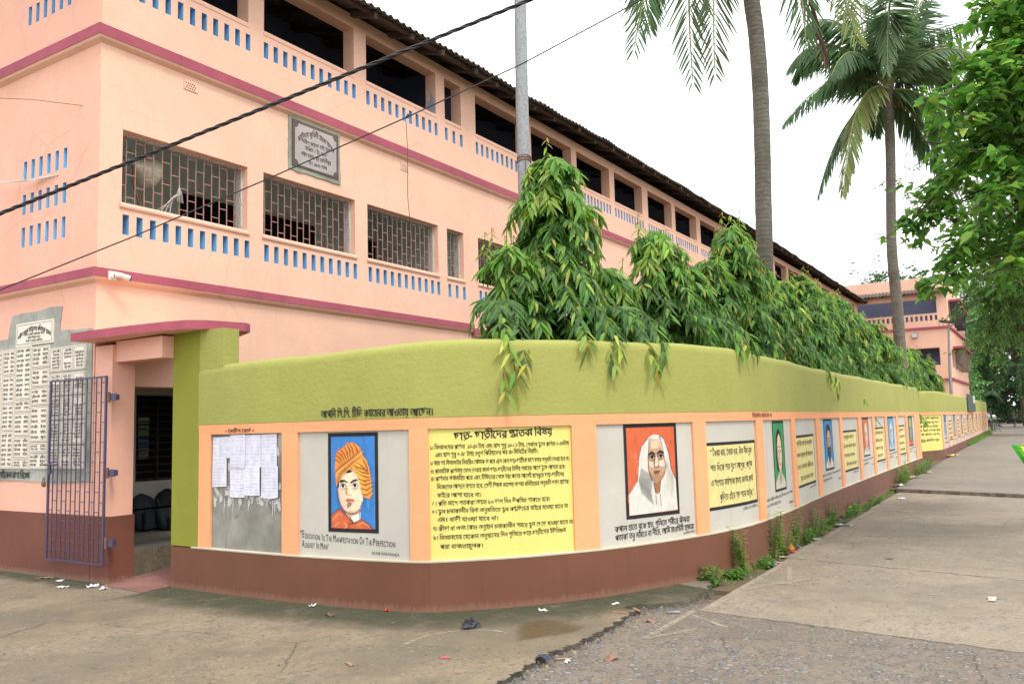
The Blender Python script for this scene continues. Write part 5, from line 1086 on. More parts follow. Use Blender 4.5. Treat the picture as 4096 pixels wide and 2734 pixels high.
def palm(label, tr, rad, fr, seed, ll, extra=None, wid=.04, group=None, sidev=None, dr=-.45):
    t = thing('coconut_palm', label, 'palm tree', tr[0], group); rng = np.random.default_rng(seed)
    Q = []
    P_ = [np.array(p) for p in tr]
    for i in range(len(P_) - 1):
        p0, p1, p2, p3 = P_[max(i - 1, 0)], P_[i], P_[i + 1], P_[min(i + 2, len(P_) - 1)]
        for t_ in np.linspace(0, 1, 8)[:-1]: Q.append(.5 * ((2 * p1) + (p2 - p0) * t_ + (2 * p0 - 5 * p1 + 4 * p2 - p3) * t_ ** 2 + (3 * p1 - p0 - 3 * p2 + p3) * t_ ** 3))
    Q.append(P_[-1]); n = len(Q); trunk('trunk', [tuple(q) for q in Q], [float(np.interp(i / (n - 1), np.linspace(0, 1, len(rad)), rad)) * (1 + .02 * math.sin(i * 2.7)) for i in range(n)], 'palmbark', t, 18)
    for gi, (c0, m_, t_, col, *fl) in enumerate(fr):
        P, D, N, L, W_, Cc = [], [], [], [], [], []; ra = MB(); frond(P, D, N, L, W_, Cc, ra, c0, m_, t_, rng, col, 84 if ll > 1.12 or ll < 1 else 62, ll, bool(fl), wid, sidev, dr)
        o = leaf_mesh('frond', P, D, N, L, W_, Cc, 'leaf', t, .12, .25); ra.build('midrib', flat('palm_rib', (.20, .22, .07)), o)
    if extra: extra(t)
    return base_at(t, tr[0])
PG, PY, PB, PS_ = (.066, .135, .048), (.19, .235, .07), (.12, .075, .045), (.11, .18, .075)
P2 = [((28.63,3.55,12.00),(27.34,4.80,12.30),(26.11,6.27,10.77),PG),((28.63,3.55,12.00),(28.30,4.81,11.09),(28.28,5.81,8.93),PG),((28.41,3.52,12.02),(27.02,4.18,11.20),(26.01,4.64,8.27),PY),((28.63,3.54,12.10),(29.54,2.43,12.90),(30.61,1.34,12.12),PS_),((28.62,3.54,12.21),(29.68,2.47,13.96),(31.26,0.77,14.65),PG),((28.61,3.53,12.31),(29.13,3.54,14.44),(29.73,3.37,16.82),PG),((28.61,3.53,12.31),(28.27,4.22,14.01),(28.03,4.71,16.01),PG),((28.61,3.53,12.31),(27.68,4.65,14.18),(27.02,5.72,14.05),PG),((28.61,3.53,12.31),(27.41,3.21,14.13),(26.45,3.26,11.91),PS_),((28.63,3.55,12.00),(28.56,2.77,11.78),(28.54,2.02,10.97),PS_),((28.63,3.55,12.00),(29.70,2.94,11.32),(30.93,2.27,9.52),PG),((28.62,3.54,12.15),(29.02,4.62,13.12),(29.53,5.70,13.05),PG),((28.61,3.53,12.31),(29.69,2.82,14.46),(30.57,2.59,15.85),PG),((28.61,3.53,12.31),(28.76,3.05,13.60),(29.14,2.12,15.40),PG),((28.63,3.55,12.00),(30.38,2.68,11.92),(32.24,1.86,10.62),PG),((28.62,3.54,12.21),(29.19,4.18,14.02),(29.98,4.37,16.38),PG)]
_cx = (28.62, 3.55, 12.15)
for az, up, ln_ in ((2.2, .55, 3.6), (2.75, .2, 3.4), (-1.1, .5, 3.4), (-.5, .75, 3.6), (1.2, .85, 3.8), (3.4, .9, 3.6), (-1.8, .2, 3.2), (.3, .1, 3.2)):
    P2.append((_cx, (_cx[0] + math.cos(az) * ln_ * .5, _cx[1] + math.sin(az) * ln_ * .5, _cx[2] + ln_ * (.5 * up + .12)), (_cx[0] + math.cos(az) * ln_ * .9, _cx[1] + math.sin(az) * ln_ * .9, _cx[2] + ln_ * (.75 * up - .25)), PG if az > 0 else PS_))
def nuts(t):
    m = MB(); r_ = np.random.default_rng(4)
    for i in range(26): q = np.array([28.7, 3.35, 11.75]) + r_.normal(0, .16, 3); m.tube([tuple(np.array([28.63, 3.5, 12.0])), tuple(q), tuple(q + r_.normal(0, .12, 3) + (0, 0, -.1))], .012, 4)
    m.build('flower_stalks', flat('orange_stalk', (.30, .15, .06)), t)
    m = MB()
    for dx, dy in ((.1, -.25), (-.12, -.2), (.2, .05)): m.lathe((28.7 + dx, 3.45 + dy, 11.55), (0, 0, 1), [(-.13, 0), (-.09, .07), (0, .10), (.09, .07), (.13, 0)], 10)
    m.build('coconut', flat('green_husk', (.09, .10, .03)), t, True)
palm('tall coconut palm with a full drooping crown in front of the pink side block', [(29.5, 3.85, .1), (29.45, 3.85, 3.0), (29.3, 3.82, 5.0), (29.08, 3.83, 6.8), (28.96, 3.76, 8.13), (28.84, 3.65, 9.7), (28.68, 3.57, 11.3), (28.63, 3.55, 12.2)], [.21, .185, .175, .16, .15, .15, .155, .19], P2, 5, 1.15, nuts, .07, None, None, -.75)
P1 = [((14.39,3.90,9.94),(13.34,4.74,10.35),(12.71,5.43,7.94),PG),((14.39,3.90,9.94),(13.42,4.47,10.06),(13.09,4.57,7.28),PG),((14.39,3.90,9.94),(13.43,4.09,10.01),(12.90,4.13,7.25),(.06,.09,.025)),((14.39,3.90,9.94),(13.83,5.27,10.38),(14.09,5.70,8.95),PG),((14.39,3.90,9.94),(14.53,3.27,10.12),(14.67,3.06,8.03),PG),((14.39,3.90,9.94),(15.02,3.07,10.54),(15.85,2.42,8.47),PY),((14.39,3.90,9.94),(15.07,3.47,10.54),(16.09,3.01,8.39),PB,1),((14.39,3.90,9.94),(14.29,3.74,11.64),(14.33,3.44,12.95),PG),((14.39,3.90,9.94),(13.71,4.66,11.67),(13.12,5.46,12.39),PG),((14.39,3.90,9.94),(14.88,2.82,11.61),(15.43,1.87,11.97),PG),((14.39,3.90,9.94),(15.47,3.76,11.64),(16.76,3.83,10.41),PG)]
palm('leaning bare coconut palm trunk rising out of frame by the wall', [(15.3, 4.4, 0), (15.1, 4.2, 2.5), (14.93, 4.05, 4.56), (14.84, 3.99, 5.6), (14.78, 3.94, 6.47), (14.68, 3.89, 7.58), (14.57, 3.88, 8.5), (14.47, 3.9, 9.1), (14.39, 3.90, 9.94)], [.18, .158, .148, .145, .143, .143, .141, .143, .16], P1, 6, 1.1, None, .036, None, (.45, -.75, .3), -.35)
# ------------------------------------------------------------------ broadleaf trees on the right
def tree(name, label, base, tr, ends, seed, leaf, cols, per, sub, group=None, bark='bark', mat='leaf', rad=.14, spread=.3, long=False, hang=-.25, limbr=.03):
    """tapered trunk, limbs running to the given branch ends, twigs with leaves along them"""
    t = thing(name, label, 'tree', base, group); rng = np.random.default_rng(seed); m = MB(); hub = [np.array(p) for p in tr]
    m.tube(tr, [rad * (1 - .75 * i / (len(tr) - 1)) for i in range(len(tr))], 10); P, D, N, L, W_, Cc = [], [], [], [], [], []
    for e in ends:
        e = np.array(e); h = hub[rng.integers(max(1, len(hub) // 2), len(hub))]; mid = (h * .5 + e * .5) + np.array([0, 0, .12 * np.linalg.norm(e - h)]) + rng.normal(0, .1 * np.linalg.norm(e - h) * .5, 3)
        ts = np.linspace(0, 1, 9); pos = np.array([(1 - q) ** 2 * h + 2 * q * (1 - q) * mid + q * q * e for q in ts]); m.tube([tuple(p) for p in pos], [limbr * (1 - .85 * q) + .003 for q in ts], 5, caps=False)
        for s_ in range(sub):
            f = rng.uniform(.45, 1); p0 = (1 - f) ** 2 * h + 2 * f * (1 - f) * mid + f * f * e; dr = unit((e - h)[None] + rng.normal(0, .8 * np.linalg.norm(e - h), (1, 3)))[0]; ln = spread * rng.uniform(.6, 1.3); q1 = p0 + dr * ln + np.array([0, 0, -.15 * ln]); m.tube([tuple(p0), tuple((p0 + q1) / 2 + (0, 0, .05 * ln)), tuple(q1)], .004 if spread < 1 else .012, 4, caps=False)
            for k in range(per):
                g = rng.uniform(.1, 1.05); ph = rng.uniform(0, 6.28); P.append(p0 + (q1 - p0) * g + rng.normal(0, .03 * spread / .3, 3)); D.append(dr * .6 + np.array([math.cos(ph), math.sin(ph), hang + rng.normal(0, .25)])); N.append(np.array([0, 0, 1.]) + rng.normal(0, .35, 3)); L.append(leaf[0] * rng.uniform(.7, 1.25)); W_.append(leaf[1] * rng.uniform(.8, 1.2))
                Cc.append(vary(rng, 1, cols[0] if rng.random() < .62 else (cols[1] if rng.random() < .8 or g < .7 else cols[2]))[0])
    leaf_mesh('crown', P, D, N, L, W_, Cc, mat, t, .22, .4, long); m.build('trunk', bark, t, True); return base_at(t, base)
tips = [(10.16,1.14,5.16),(11.2,1.39,5.05),(12.27,1.73,4.25),(10.89,1.27,3.26),(11.91,1.12,5.57),(10.37,0.78,5.27),(11.62,0.56,5.97),(12.84,0.4,6.62),(11.32,0.07,6.09),(12.55,-0.1,6.67),(10.42,0.83,4.61),(11.4,1.18,4.53),(12.45,1.42,4.39),(10.99,1.05,3.66),(12.29,0.88,3.63),(10.76,0.49,3.55),(12.02,0.3,3.96),(13.26,0.1,4.58),(11.13,0.68,4.38),(12.41,0.45,4.87),(10.49,0.84,3.95),(12.02,0.07,5.14),(12.96,0.36,5.78),(11.18,0.51,4.94),(12.04,1.26,3.7),(10.57,0.86,3.16),(11.89,0.63,3.26)]
r9 = np.random.default_rng(9); more = [tuple(np.array([r9.uniform(10.2, 14), 0, 0]) + (0, r9.uniform(-2.2, .45), r9.uniform(3.6, 7.4))) for _ in range(46)]
tree('broadleaf_tree', 'large broad leaved tree reaching over the road from the right edge', (14.2, -2.9, 0), [(14.2, -2.9, -.05), (14.0, -2.6, 2.0), (13.6, -1.9, 3.6), (13.2, -1.2, 5.0), (12.9, -.9, 6.3)], [(a + .2, b - .32, c) for a, b, c in tips + tips[:14]] + more + [(r9.uniform(10.6, 13.4), r9.uniform(-.35, .35), r9.uniform(4.6, 7.2)) for _ in range(34)], 10, (.15, .088), [(.08, .22, .034), (.16, .35, .05), (.27, .44, .065)], 14, 10, rad=.2, spread=.40, hang=-.15)
r8 = np.random.default_rng(12); e2 = [(r8.uniform(14.6, 17.4), r8.uniform(-.1, .85), 0) for _ in range(80)]; e2 = [(x, y - .25 * max(0, z_ - 3.4) + .1, z_) for (x, y, _), z_ in zip(e2, r8.uniform(2.6, 5.4, 80))]
tree('small_leaved_tree', 'small leaved lighter green tree below the broad leaved one at the right', (17.2, -2.9, 0), [(17.2, -2.9, 0), (17, -2.2, 1.8), (16.7, -1.4, 3.2), (16.4, -.8, 4.4)], e2, 13, (.075, .026), [(.08, .19, .042), (.14, .29, .06), (.22, .36, .08)], 24, 10, spread=.36, long=True, hang=-.5, limbr=.018)
r7 = np.random.default_rng(15)
def blob(c, r, n, rg_): return [tuple(np.array(c) + np.array(r) * (lambda v: v / np.linalg.norm(v) * rg_.uniform(.35, 1) ** .5)(rg_.normal(0, 1, 3))) for _ in range(n)]
tree('pale_leaved_tree', 'pale sunlit tree seen through gaps behind the broad leaved one', (48, -2.2, 0), [(48, -2.2, 0), (47, -.4, 5), (44, 2.2, 10)], blob((43, 3.2, 12.0), (2.4, 2.2, 3.0), 34, r7), 16, (.17, .11), [(.12, .21, .05), (.17, .27, .07), (.2, .3, .07)], 16, 4, spread=.8, bark='palebark')
# trees lining the lane beyond the wall; leaf colours lightened in place of haze
BG = [('feathery_tree', 'light green feathery tree just beyond the end of the wall', (73, 5.2, .1), (0, 0, 7.2), (2.6, 2.0, 4.6), (.30, .09), [(0.087, 0.242, 0.068), (0.174, 0.388, 0.096), (0.271, 0.500, 0.116)], 46, .9),
      ('feathery_tree', 'second feathery tree with pale leaning stems behind the pink block', (78, 8.5, .1), (0, -.3, 8.5), (3.0, 2.6, 5.0), (.32, .10), [(0.096, 0.242, 0.078), (0.155, 0.330, 0.096), (0.232, 0.426, 0.116)], 40, 1.0),
      ('lane_tree', 'dark tree overhanging the lane on the right at its far bend', (88, -1.8, .1), (0, .8, 8.5), (4.5, 3.0, 5.5), (.36, .17), [(0.031, 0.085, 0.031), (0.051, 0.145, 0.041), (0.088, 0.175, 0.044)], 60, 1.4),
      ('lane_tree', 'bushy green tree low on the right side of the lane', (100, -.3, .1), (0, .3, 4.8), (4.0, 2.0, 4.2), (.36, .17), [(0.051, 0.145, 0.041), (0.062, 0.163, 0.037), (0.112, 0.213, 0.050)], 46, 1.3),
      ('lane_tree', 'tall shady tree left of the lane beyond the bicycles', (104, 7.2, .1), (0, -.8, 9), (5, 3.2, 6.4), (.42, .2), [(0.034, 0.102, 0.034), (0.060, 0.162, 0.044), (0.088, 0.188, 0.044)], 60, 1.6),
      ('lane_tree', 'dark tree closing the view at the bend of the lane', (132, 4.5, .1), (0, 0, 8), (6, 6.0, 7.5), (.5, .25), [(0.027, 0.076, 0.027), (0.048, 0.128, 0.037), (0.062, 0.138, 0.037)], 80, 2.0),
      ('lane_tree', 'tall dim tree rising behind the feathery ones', (96, 13, .1), (0, 0, 12), (6, 5, 6.5), (.5, .24), [(0.051, 0.128, 0.044), (0.062, 0.138, 0.044), (0.100, 0.188, 0.056)], 60, 1.9),
      ('lane_tree', 'grey green tree behind the right corner of the pink block', (110, 2.2, .1), (0, .5, 14), (6, 4.5, 5.5), (.5, .24), [(0.051, 0.128, 0.044), (0.062, 0.138, 0.044), (0.112, 0.200, 0.062)], 60, 1.9),
      ('lane_tree', 'leafy tree high on the right above the dry palm fronds', (62, -2.2, .1), (0, .9, 8.4), (3.4, 2.6, 3.6), (.26, .11), [(0.044, 0.125, 0.033), (0.075, 0.188, 0.044), (0.138, 0.250, 0.062)], 56, 1.1),
      ('lane_tree', 'round bush of young trees at the right verge before the bend', (76, -1.0, .1), (0, .3, 2.4), (2.6, 1.0, 2.0), (.26, .12), [(0.044, 0.125, 0.033), (0.075, 0.188, 0.044), (0.125, 0.225, 0.050)], 34, .9)]
for i, (nm, lb, b, hub, r, lf, cols, ne, sp) in enumerate(BG):
    rr_ = np.random.default_rng(60 + i); c = np.array(b) + np.array(hub)
    tree(nm, lb, b, [b, tuple(np.array(b) * .5 + c * .5 + rr_.normal(0, .25, 3) * (1, 1, 0)), tuple(c)], blob(c, r, ne, rr_), 80 + i, lf, cols, 18, 5, 'trees lining the far lane', 'palebark' if 'feather' in nm else 'bark', 'leaf_matte', .22 if i > 1 else .13, sp, 'feather' in nm, -.25, .05)
# dense far wood closing the lane
rw = np.random.default_rng(33); n = 17000; ang = rw.uniform(-.26, .42, n); dist = rw.uniform(140, 175, n); z = rw.uniform(0, 1, n) ** 1.1 * (19 + 3 * np.sin(ang * 40) + 2 * np.sin(ang * 97))
Pw = np.stack([dist * np.cos(ang), dist * np.sin(ang) , z], 1); o = leaf_mesh('far_wood', Pw, rw.normal(0, 1, (n, 3)) + (0, 0, -.4), np.array([0, 0, 1.]) + rw.normal(0, .5, (n, 3)), rw.uniform(.8, 1.7, n), rw.uniform(.5, .9, n), np.array([vary(rw, 1, (.022, .058, .02) if q < .6 else (.045, .10, .03), .3)[0] for q in rw.random(n)]), 'leaf_matte')
tag(o, 'dense dark wood closing the far end of the lane', 'wood', kind='stuff')
def ringfr(c, n, ln, rng, col, dz0=.5, dz1=-.9, dead=0):
    r = []
    for i in range(n):
        a = 2 * math.pi * i / n + rng.uniform(-.2, .2); k = rng.uniform(.0, 1); up = dz0 + (dz1 * .3 - dz0) * k; m_ = (c[0] + math.cos(a) * ln * .5, c[1] + math.sin(a) * ln * .5, c[2] + ln * (.5 * up + .15)); t_ = (c[0] + math.cos(a) * ln * .85, c[1] + math.sin(a) * ln * .85, c[2] + ln * (up * .7 - .45 * k)); r.append((c, m_, t_, col))
    for i in range(dead): a = rng.uniform(0, 6.28); r.append((c, (c[0] + .5 * math.cos(a), c[1] + .5 * math.sin(a), c[2] - .6), (c[0] + .6 * math.cos(a), c[1] + .6 * math.sin(a), c[2] - 2.6), (.15, .085, .055), 1))
    return r
rp_ = np.random.default_rng(44)
c = (66, 1.5, 9.2); palm('coconut palm with hanging dry brown fronds right of the lane', [(66, .2, .1), (66, .6, 4), (66, 1.1, 7), c], [.2, .16, .15, .17], ringfr(c, 13, 3.6, rp_, (.05, .105, .035), .7, -.9, 6), 45, .9, None, .07)
c = (83, 5.4, 13.2); palm('slim areca palm head behind the corner of the pink block', [(83, 5.4, .1), (83, 5.4, 7), c], [.1, .08, .08], ringfr(c, 11, 2.2, rp_, (.045, .11, .035), .9, -.6), 46, .6, None, .08)
c = (92, 5.2, 2.9); palm('low banana like palm beside the lane behind the bicycles', [(92, 5.2, .1), (92, 5.2, 1.6), c], [.12, .1, .08], ringfr(c, 8, 2.0, rp_, (.07, .15, .06), .7, -.9), 47, .8, None, .16)

# ------------------------------------------------------------------ far pink block
fb = thing('side_block', 'pink end block with balcony, sheet roof and maroon hoods beyond the school', 'building', (55, 8, 0))
mb = MB(); X = 55.0; yr = 4.50; L_ = 14.0
hb = [(5.06 - yr, 13, 7.62, 8.50, 0), (5.06 - yr, 13, 4.55, 5.57, 0), (5.06 - yr, 13, 1.2, 2.4, 0)] + [(5.05 - yr + .262 * i, 5.05 - yr + .262 * i + .13, 7.20, 7.50, 1) for i in range(26)]
hole_wall(mb, (X, yr, 0), (0, 1, 0), (-1, 0, 0), 0, L_, 0, 8.80, hb, .25); mb.build('front_wall', ['pink', 'black'], fb)  # slots lined black; their inner shade is put into the colour
mb = MB(); hole_wall(mb, (X + .252, yr, 0), (1, 0, 0), (0, -1, 0), 0, 12, 0, 9.2, [(.5, 2.2, 7.3, 8.45, 0), (3.4, 5.6, 7.3, 8.35, 0), (8, 10, 7.3, 8.35, 0), (.5, 2.2, 4.4, 5.5, 0), (3.4, 5.6, 4.4, 5.5, 0), (8, 10, 4.4, 5.5, 0)], .25)
mb.build('side_wall', ['pink'], fb)
mb = MB(); mb.box((X + 2.2, yr + .26, 0), (X + 2.35, 18, 8.9)); mb.build('inner_wall', 'navy', fb)
mb = MB(); mb.box((X + .26, yr + .26, 3.4), (X + 2.2, 18, 3.55)); mb.box((X + .26, yr + .26, 6.45), (X + 2.2, 18, 6.6)); mb.build('floor_slab', 'ceil', fb)
for zt in (6.82, 3.75):
    mb = MB(); mb.box((X - .09, yr - .09, zt - .13), (X + .001, 18, zt)); mb.box((X + .001, yr - .09, zt - .13), (X + 12, yr + .001, zt)); mb.build('string_course', 'maroon', fb)
ys = np.arange(yr - .1, 18, .2 / 8); vs = []
for y in ys:
    c_ = .04 * math.sin(2 * math.pi * y / .2)
    for x_, z_ in ((X - .55, 8.84), (X + 1.0, 9.24)): vs.append((x_, y, z_ + c_))
n = len(ys); V = np.array(vs); npmesh('balcony_roof', np.vstack([V, V - (0, 0, .02)]), [(2 * i, 2 * i + 1, 2 * i + 3, 2 * i + 2) for i in range(n - 1)] + [(2 * n + 2 * i, 2 * n + 2 * i + 2, 2 * n + 2 * i + 3, 2 * n + 2 * i + 1) for i in range(n - 1)] + [(2 * i, 2 * i + 2, 2 * n + 2 * i + 2, 2 * n + 2 * i) for i in range(n - 1)], 'sheet', fb)
mb = MB()
for y in np.arange(yr + .1, 18, 1.1): mb.bar((X - .5, y, 8.76), (X + .9, y, 9.12), .05)
mb.build('rafter', 'timber', fb)
mb = MB(); q = [(X + 1.0, 9.05), (X + 1.0, 9.93), (X + 3.2, 9.75), (X + 9, 9.0), (X + 12, 8.3)]
mb.box((X + 1.0, yr + .005, 8.9), (X + 1.2, 18, 9.93)); mb.prism([(a, b) for a, b in q + [(X + 12, 8.2)]], 0, 1); k0 = len(mb.v) - 1
mb.v = [v if i < 8 else (v[0], yr + .003 + (.2 if v[2] > .5 else 0), v[1]) for i, v in enumerate(mb.v)]; mb.build('parapet', 'pink', fb)
for z_, x0, x1 in ((8.40, 1.6, 4.6), (8.05, 4.7, 8.2), (5.58, 1.6, 4.6), (5.56, 4.7, 8.2)):
    mb = MB(); mb.box((X + x0, yr - .62, z_), (X + x1, yr - .003, z_ + .12)); mb.build('window_hood', 'maroon', fb)
for x0, z_, hgt, mt in ((1.75, 7.1, 1.25, 'darkm'), (4.0, 7.0, 1.25, 'darkm'), (5.2, 6.9, 1.15, 'darkm'), (2.6, 4.35, 1.2, 'wood'), (4.5, 4.3, 1.2, 'wood'), (6.4, 4.3, 1.2, 'wood')):
    mb = MB(); x1 = X + x0; mb.box((x1, yr - .55, z_), (x1 + .045, yr - .02, z_ + hgt)); s = mb.build('shutter', mt, fb); mb = MB()
    for zz_ in (z_ + .05, z_ + hgt * .5, z_ + hgt - .1): mb.box((x1 - .02, yr - .54, zz_), (x1 - .001, yr - .03, zz_ + .06))
    mb.bar((x1 - .012, yr - .5, z_ + .1), (x1 - .012, yr - .08, z_ + hgt * .5), .02); mb.build('batten', mt, s)
base_at(fb, (55, 8, 0))
fl_ = thing('floodlight', 'small square floodlight on the pink side block below the maroon band', 'floodlight', (54.9, 6.3, 6.3))
mb = MB(); mb.box((54.86, 6.15, 6.22), (54.95, 6.50, 6.50)); mb.build('housing', 'galv', fl_); mb = MB(); mb.box((54.85, 6.18, 6.25), (54.859, 6.47, 6.47)); mb.build('glass', flat('lamp_glass', (.55, .55, .5), .2), fl_); mb = MB(); mb.bar((54.95, 6.32, 6.3), (55, 6.32, 6.3), .03); mb.build('bracket', 'darkm', fl_); base_at(fl_, (54.9, 6.3, 6.3))

# ------------------------------------------------------------------ poles and overhead wires
po = thing('steel_pole', 'tall grey steel pole standing behind the wall with a wire tied round it', 'pole', (8.67, 5.25, 0))
mb = MB(); mb.tube([(8.76, 5.27, 0), (8.64, 5.21, 4.2), (8.535, 5.153, 5.5), (8.43, 5.075, 6.83), (8.30, 5.0, 8.6)], [.085, .082, .078, .074, .07], 20); mb.build('shaft', 'galv', po, True)
mb = MB()
for z_ in (4.86, 4.89, 4.915): mb.tube([(8.588 + .083 * math.cos(t), 5.18 + .083 * math.sin(t), z_ + .01 * math.sin(t * 2)) for t in np.linspace(0, 6.28, 20)], .008, 5)
mb.tube([(8.52, 5.12, 4.9), (8.50, 5.1, 4.82), (8.52, 5.12, 4.7), (8.55, 5.14, 4.5)], .006, 5); mb.build('tie_wire', 'rust', po)
mb = MB(); mb.tube([(8.62, 5.22, 5.75), (8.68, 5.2, 5.55), (8.64, 5.2, 5.4)], .006, 5); mb.build('loose_wire', 'wcable', po); base_at(po, (8.67, 5.25, 0))
def bez(a, b, sag, n=60): a, b = np.array(a), np.array(b); return [a + (b - a) * t - np.array([0, 0, 4 * sag * t * (1 - t)]) for t in np.linspace(0, 1, n)]
A_, B_ = np.array((4.034, 8.272, 3.783)), np.array((6.595, 3.865, 5.672)); dv = B_ - A_
ln_ = [A_ - dv * .6 + dv * t for t in np.linspace(0, 1, 3)]
p0, p1, p2 = A_, np.array((5.088, 6.459, 4.554)), B_
def qline(t):       # slightly sagging span through the measured points
    return p0 * (t - .45) * (t - 1) / (.45) + p1 * t * (t - 1) / (.45 * (.45 - 1)) + p2 * t * (t - .45) / (1 * .55)
mb = MB(); T_ = np.linspace(-1.3, 2.1, 760); axis = (dv / np.linalg.norm(dv)); a_ = np.cross(axis, [0, 0, 1.]); a_ /= np.linalg.norm(a_); b_ = np.cross(axis, a_)
for ph in (0, 2.09, 4.19): mb.tube([tuple(qline(t) + .0105 * (a_ * math.cos(t * 90 + ph) + b_ * math.sin(t * 90 + ph))) for t in T_], .0098, 6)
tag(mb.build('power_cable', 'cable', None, True), 'thick twisted black power cable sweeping up across the school front', 'cable')
q = [(3.829, 7.806, 2.972), (4.422, 6.786, 3.406), (5.033, 5.73, 3.889), (5.662, 4.638, 4.405), (6.191, 3.715, 4.861), (6.715, 2.786, 5.394)]; e0 = np.array(q[0]) * 2 - np.array(q[1]); e1 = np.array(q[-1]) * 2 - np.array(q[-2])
mb = MB(); mb.tube([tuple(e0 + 4 * (e0 - np.array(q[0])))] + [tuple(e0)] + q + [tuple(e1), tuple(e1 + 6 * (e1 - np.array(q[-1])))], .006, 6); m2 = tag(mb.build('service_wire', 'cable', None, True), 'thin black wire running below the thick twisted cable', 'wire')
mb = MB()
for t in np.linspace(0, 1, 3): mb.tube([(5.66 + .02 * t, 4.64 - .02 * t, 4.40), (5.67, 4.62, 4.43 + .01 * t), (5.69, 4.6, 4.42)], .006, 5)
mb.build('knot', 'cable', m2)
mb = MB(); mb.tube([(5.665, 4.635, 4.40), (5.672, 4.625, 4.1), (5.668, 4.63, 3.70), (5.69, 4.62, 3.42)], .0028, 5); tag(mb.build('hanging_wire', 'cable'), 'very thin wire hanging straight down from the service wire knot', 'wire')
mb = MB()
for k in range(5): mb.tube([(4.9 - .5, 13.2, 5.35 - .01 * k), (5.3, 11.9, 5.02 - .008 * k), (5.60, 10.95 - .06 * k, 4.95 - .006 * k), (5.72, 10.55 - .09 * k, 4.97 - .008 * k)], .006, 5)
tag(mb.build('wire_bundle', 'wcable'), 'pale bundle of wires entering the lattice holes of the end wall', 'wire')
mb = MB(); mb.tube([(5.69, 9.78, 6.0 - .28), (5.4, 10.4, 5.85), (5.1, 11.6, 6.08)], .004, 5); tag(mb.build('stay_wire', 'rust'), 'single rusty wire tied to a hook high on the end wall', 'wire')
sl = thing('solar_street_lamp', 'dark solar street lamp on a pole near the pink block', 'street lamp', (52, 4.42, .2))
mb = MB(); mb.tube([(52, 4.42, .2), (52, 4.36, 4), (52, 4.25, 6.62)], [.09, .075, .06], 10); mb.build('pole', 'galv', sl)
mb = MB(); mb.obox((51.9, 4.27, 6.72), (.25, 0, -.03), (0, .42, .085), (0, -.01, .03)); mb.build('solar_panel', 'darkm', sl); mb = MB(); mb.tube([(52, 4.25, 6.5), (52, 3.9, 6.56), (52, 3.35, 6.66)], .025, 6); mb.build('arm', 'darkm', sl); mb = MB(); mb.obox((52, 3.1, 6.70), (.1, 0, 0), (0, .3, -.05), (0, 0, .04)); mb.build('lamp_head', 'galv', sl); base_at(sl, (52, 4.42, .2))

# ------------------------------------------------------------------ bicycles, rider, bystander
def bicycle(name, label, loc, rz, group=None):
    t = thing(name, label, 'bicycle', (0, 0, 0), group); r_ = .33
    for wx in (-.53, .53):
        m = MB(); m.tube([(wx + r_ * math.cos(a), 0, .345 + r_ * math.sin(a)) for a in np.linspace(0, 2 * math.pi, 29)], .018, 6, caps=False); wh = m.build('wheel', 'rubber', t); m = MB()
        m.tube([(wx + (r_ - .025) * math.cos(a), 0, .345 + (r_ - .025) * math.sin(a)) for a in np.linspace(0, 2 * math.pi, 29)], .009, 5, caps=False)
        for k in range(14): a = k * 2 * math.pi / 14; m.bar((wx, .02 * (-1) ** k, .345), (wx + (r_ - .03) * math.cos(a), 0, .345 + (r_ - .03) * math.sin(a)), .0025)
        m.tube([(wx, -.05, .345), (wx, .05, .345)], .02, 8); m.build('rim', 'chrome', wh)
        m = MB(); m.tube([(wx + (r_ + .035) * math.cos(a), 0, .345 + (r_ + .035) * math.sin(a)) for a in np.linspace(.2, 2.7, 14)], .022, 5); m.build('mudguard', 'darkm', t)
    m = MB(); bb, st, hd = (-.05, 0, .30), (-.20, 0, .80), (.36, 0, .82)
    for a, b in ((bb, st), (st, hd), (bb, (.38, 0, .70)), (bb, (-.53, .04, .345)), (bb, (-.53, -.04, .345)), (st, (-.53, .04, .345)), (st, (-.53, -.04, .345)), (hd, (.40, 0, .66)), ((.40, .04, .66), (.53, .05, .345)), ((.40, -.04, .66), (.53, -.05, .345))): m.tube([a, b], .016, 7)
    m.build('frame', 'darkm', t); m = MB(); m.tube([(.36, 0, .8), (.33, 0, 1.0)], .014, 7); m.tube([(.22, .30, 1.0), (.34, .22, 1.03), (.36, 0, 1.0), (.34, -.22, 1.03), (.22, -.30, 1.0)], .012, 7); m.build('handlebar', 'chrome', t)
    m = MB(); m.tube([st, (-.22, 0, .92)], .014, 7); m.lathe((-.36, 0, .93), (1, 0, 0), [(0, .02), (.03, .09), (.14, .075), (.24, .03), (.29, .015)], 10); m.build('saddle', 'rubber', t)
    m = MB(); m.box((-.78, -.07, .70), (-.30, .07, .72)); m.bar((-.7, .06, .70), (-.53, .05, .36), .008); m.bar((-.7, -.06, .70), (-.53, -.05, .36), .008); m.build('carrier', 'darkm', t)
    m = MB(); m.tube([(-.05, -.06, .30), (-.05, .06, .30)], .05, 12); m.bar((-.05, .07, .3), (.08, .07, .2), .01); m.bar((-.05, -.07, .3), (-.18, -.07, .4), .01); m.box((.04, .07, .19), (.12, .15, .21)); m.box((-.22, -.15, .39), (-.14, -.07, .41)); m.build('crank', 'chrome', t)
    t.location = loc; t.rotation_euler = (0, 0, rz); return t
g = 'parked bicycles at the end of the wall'
b1 = bicycle('bicycle', 'bicycle leaning nearest the end of the green wall', (76.5, 4.05, .2), math.radians(200), g); b1.rotation_euler.x = .1
b2 = copy_tree(b1); b2.location = (77.6, 3.4, .2); b2.rotation_euler = (0, 0, math.radians(166)); b2['label'] = 'bicycle standing outermost on the road beside the parked one by the wall'
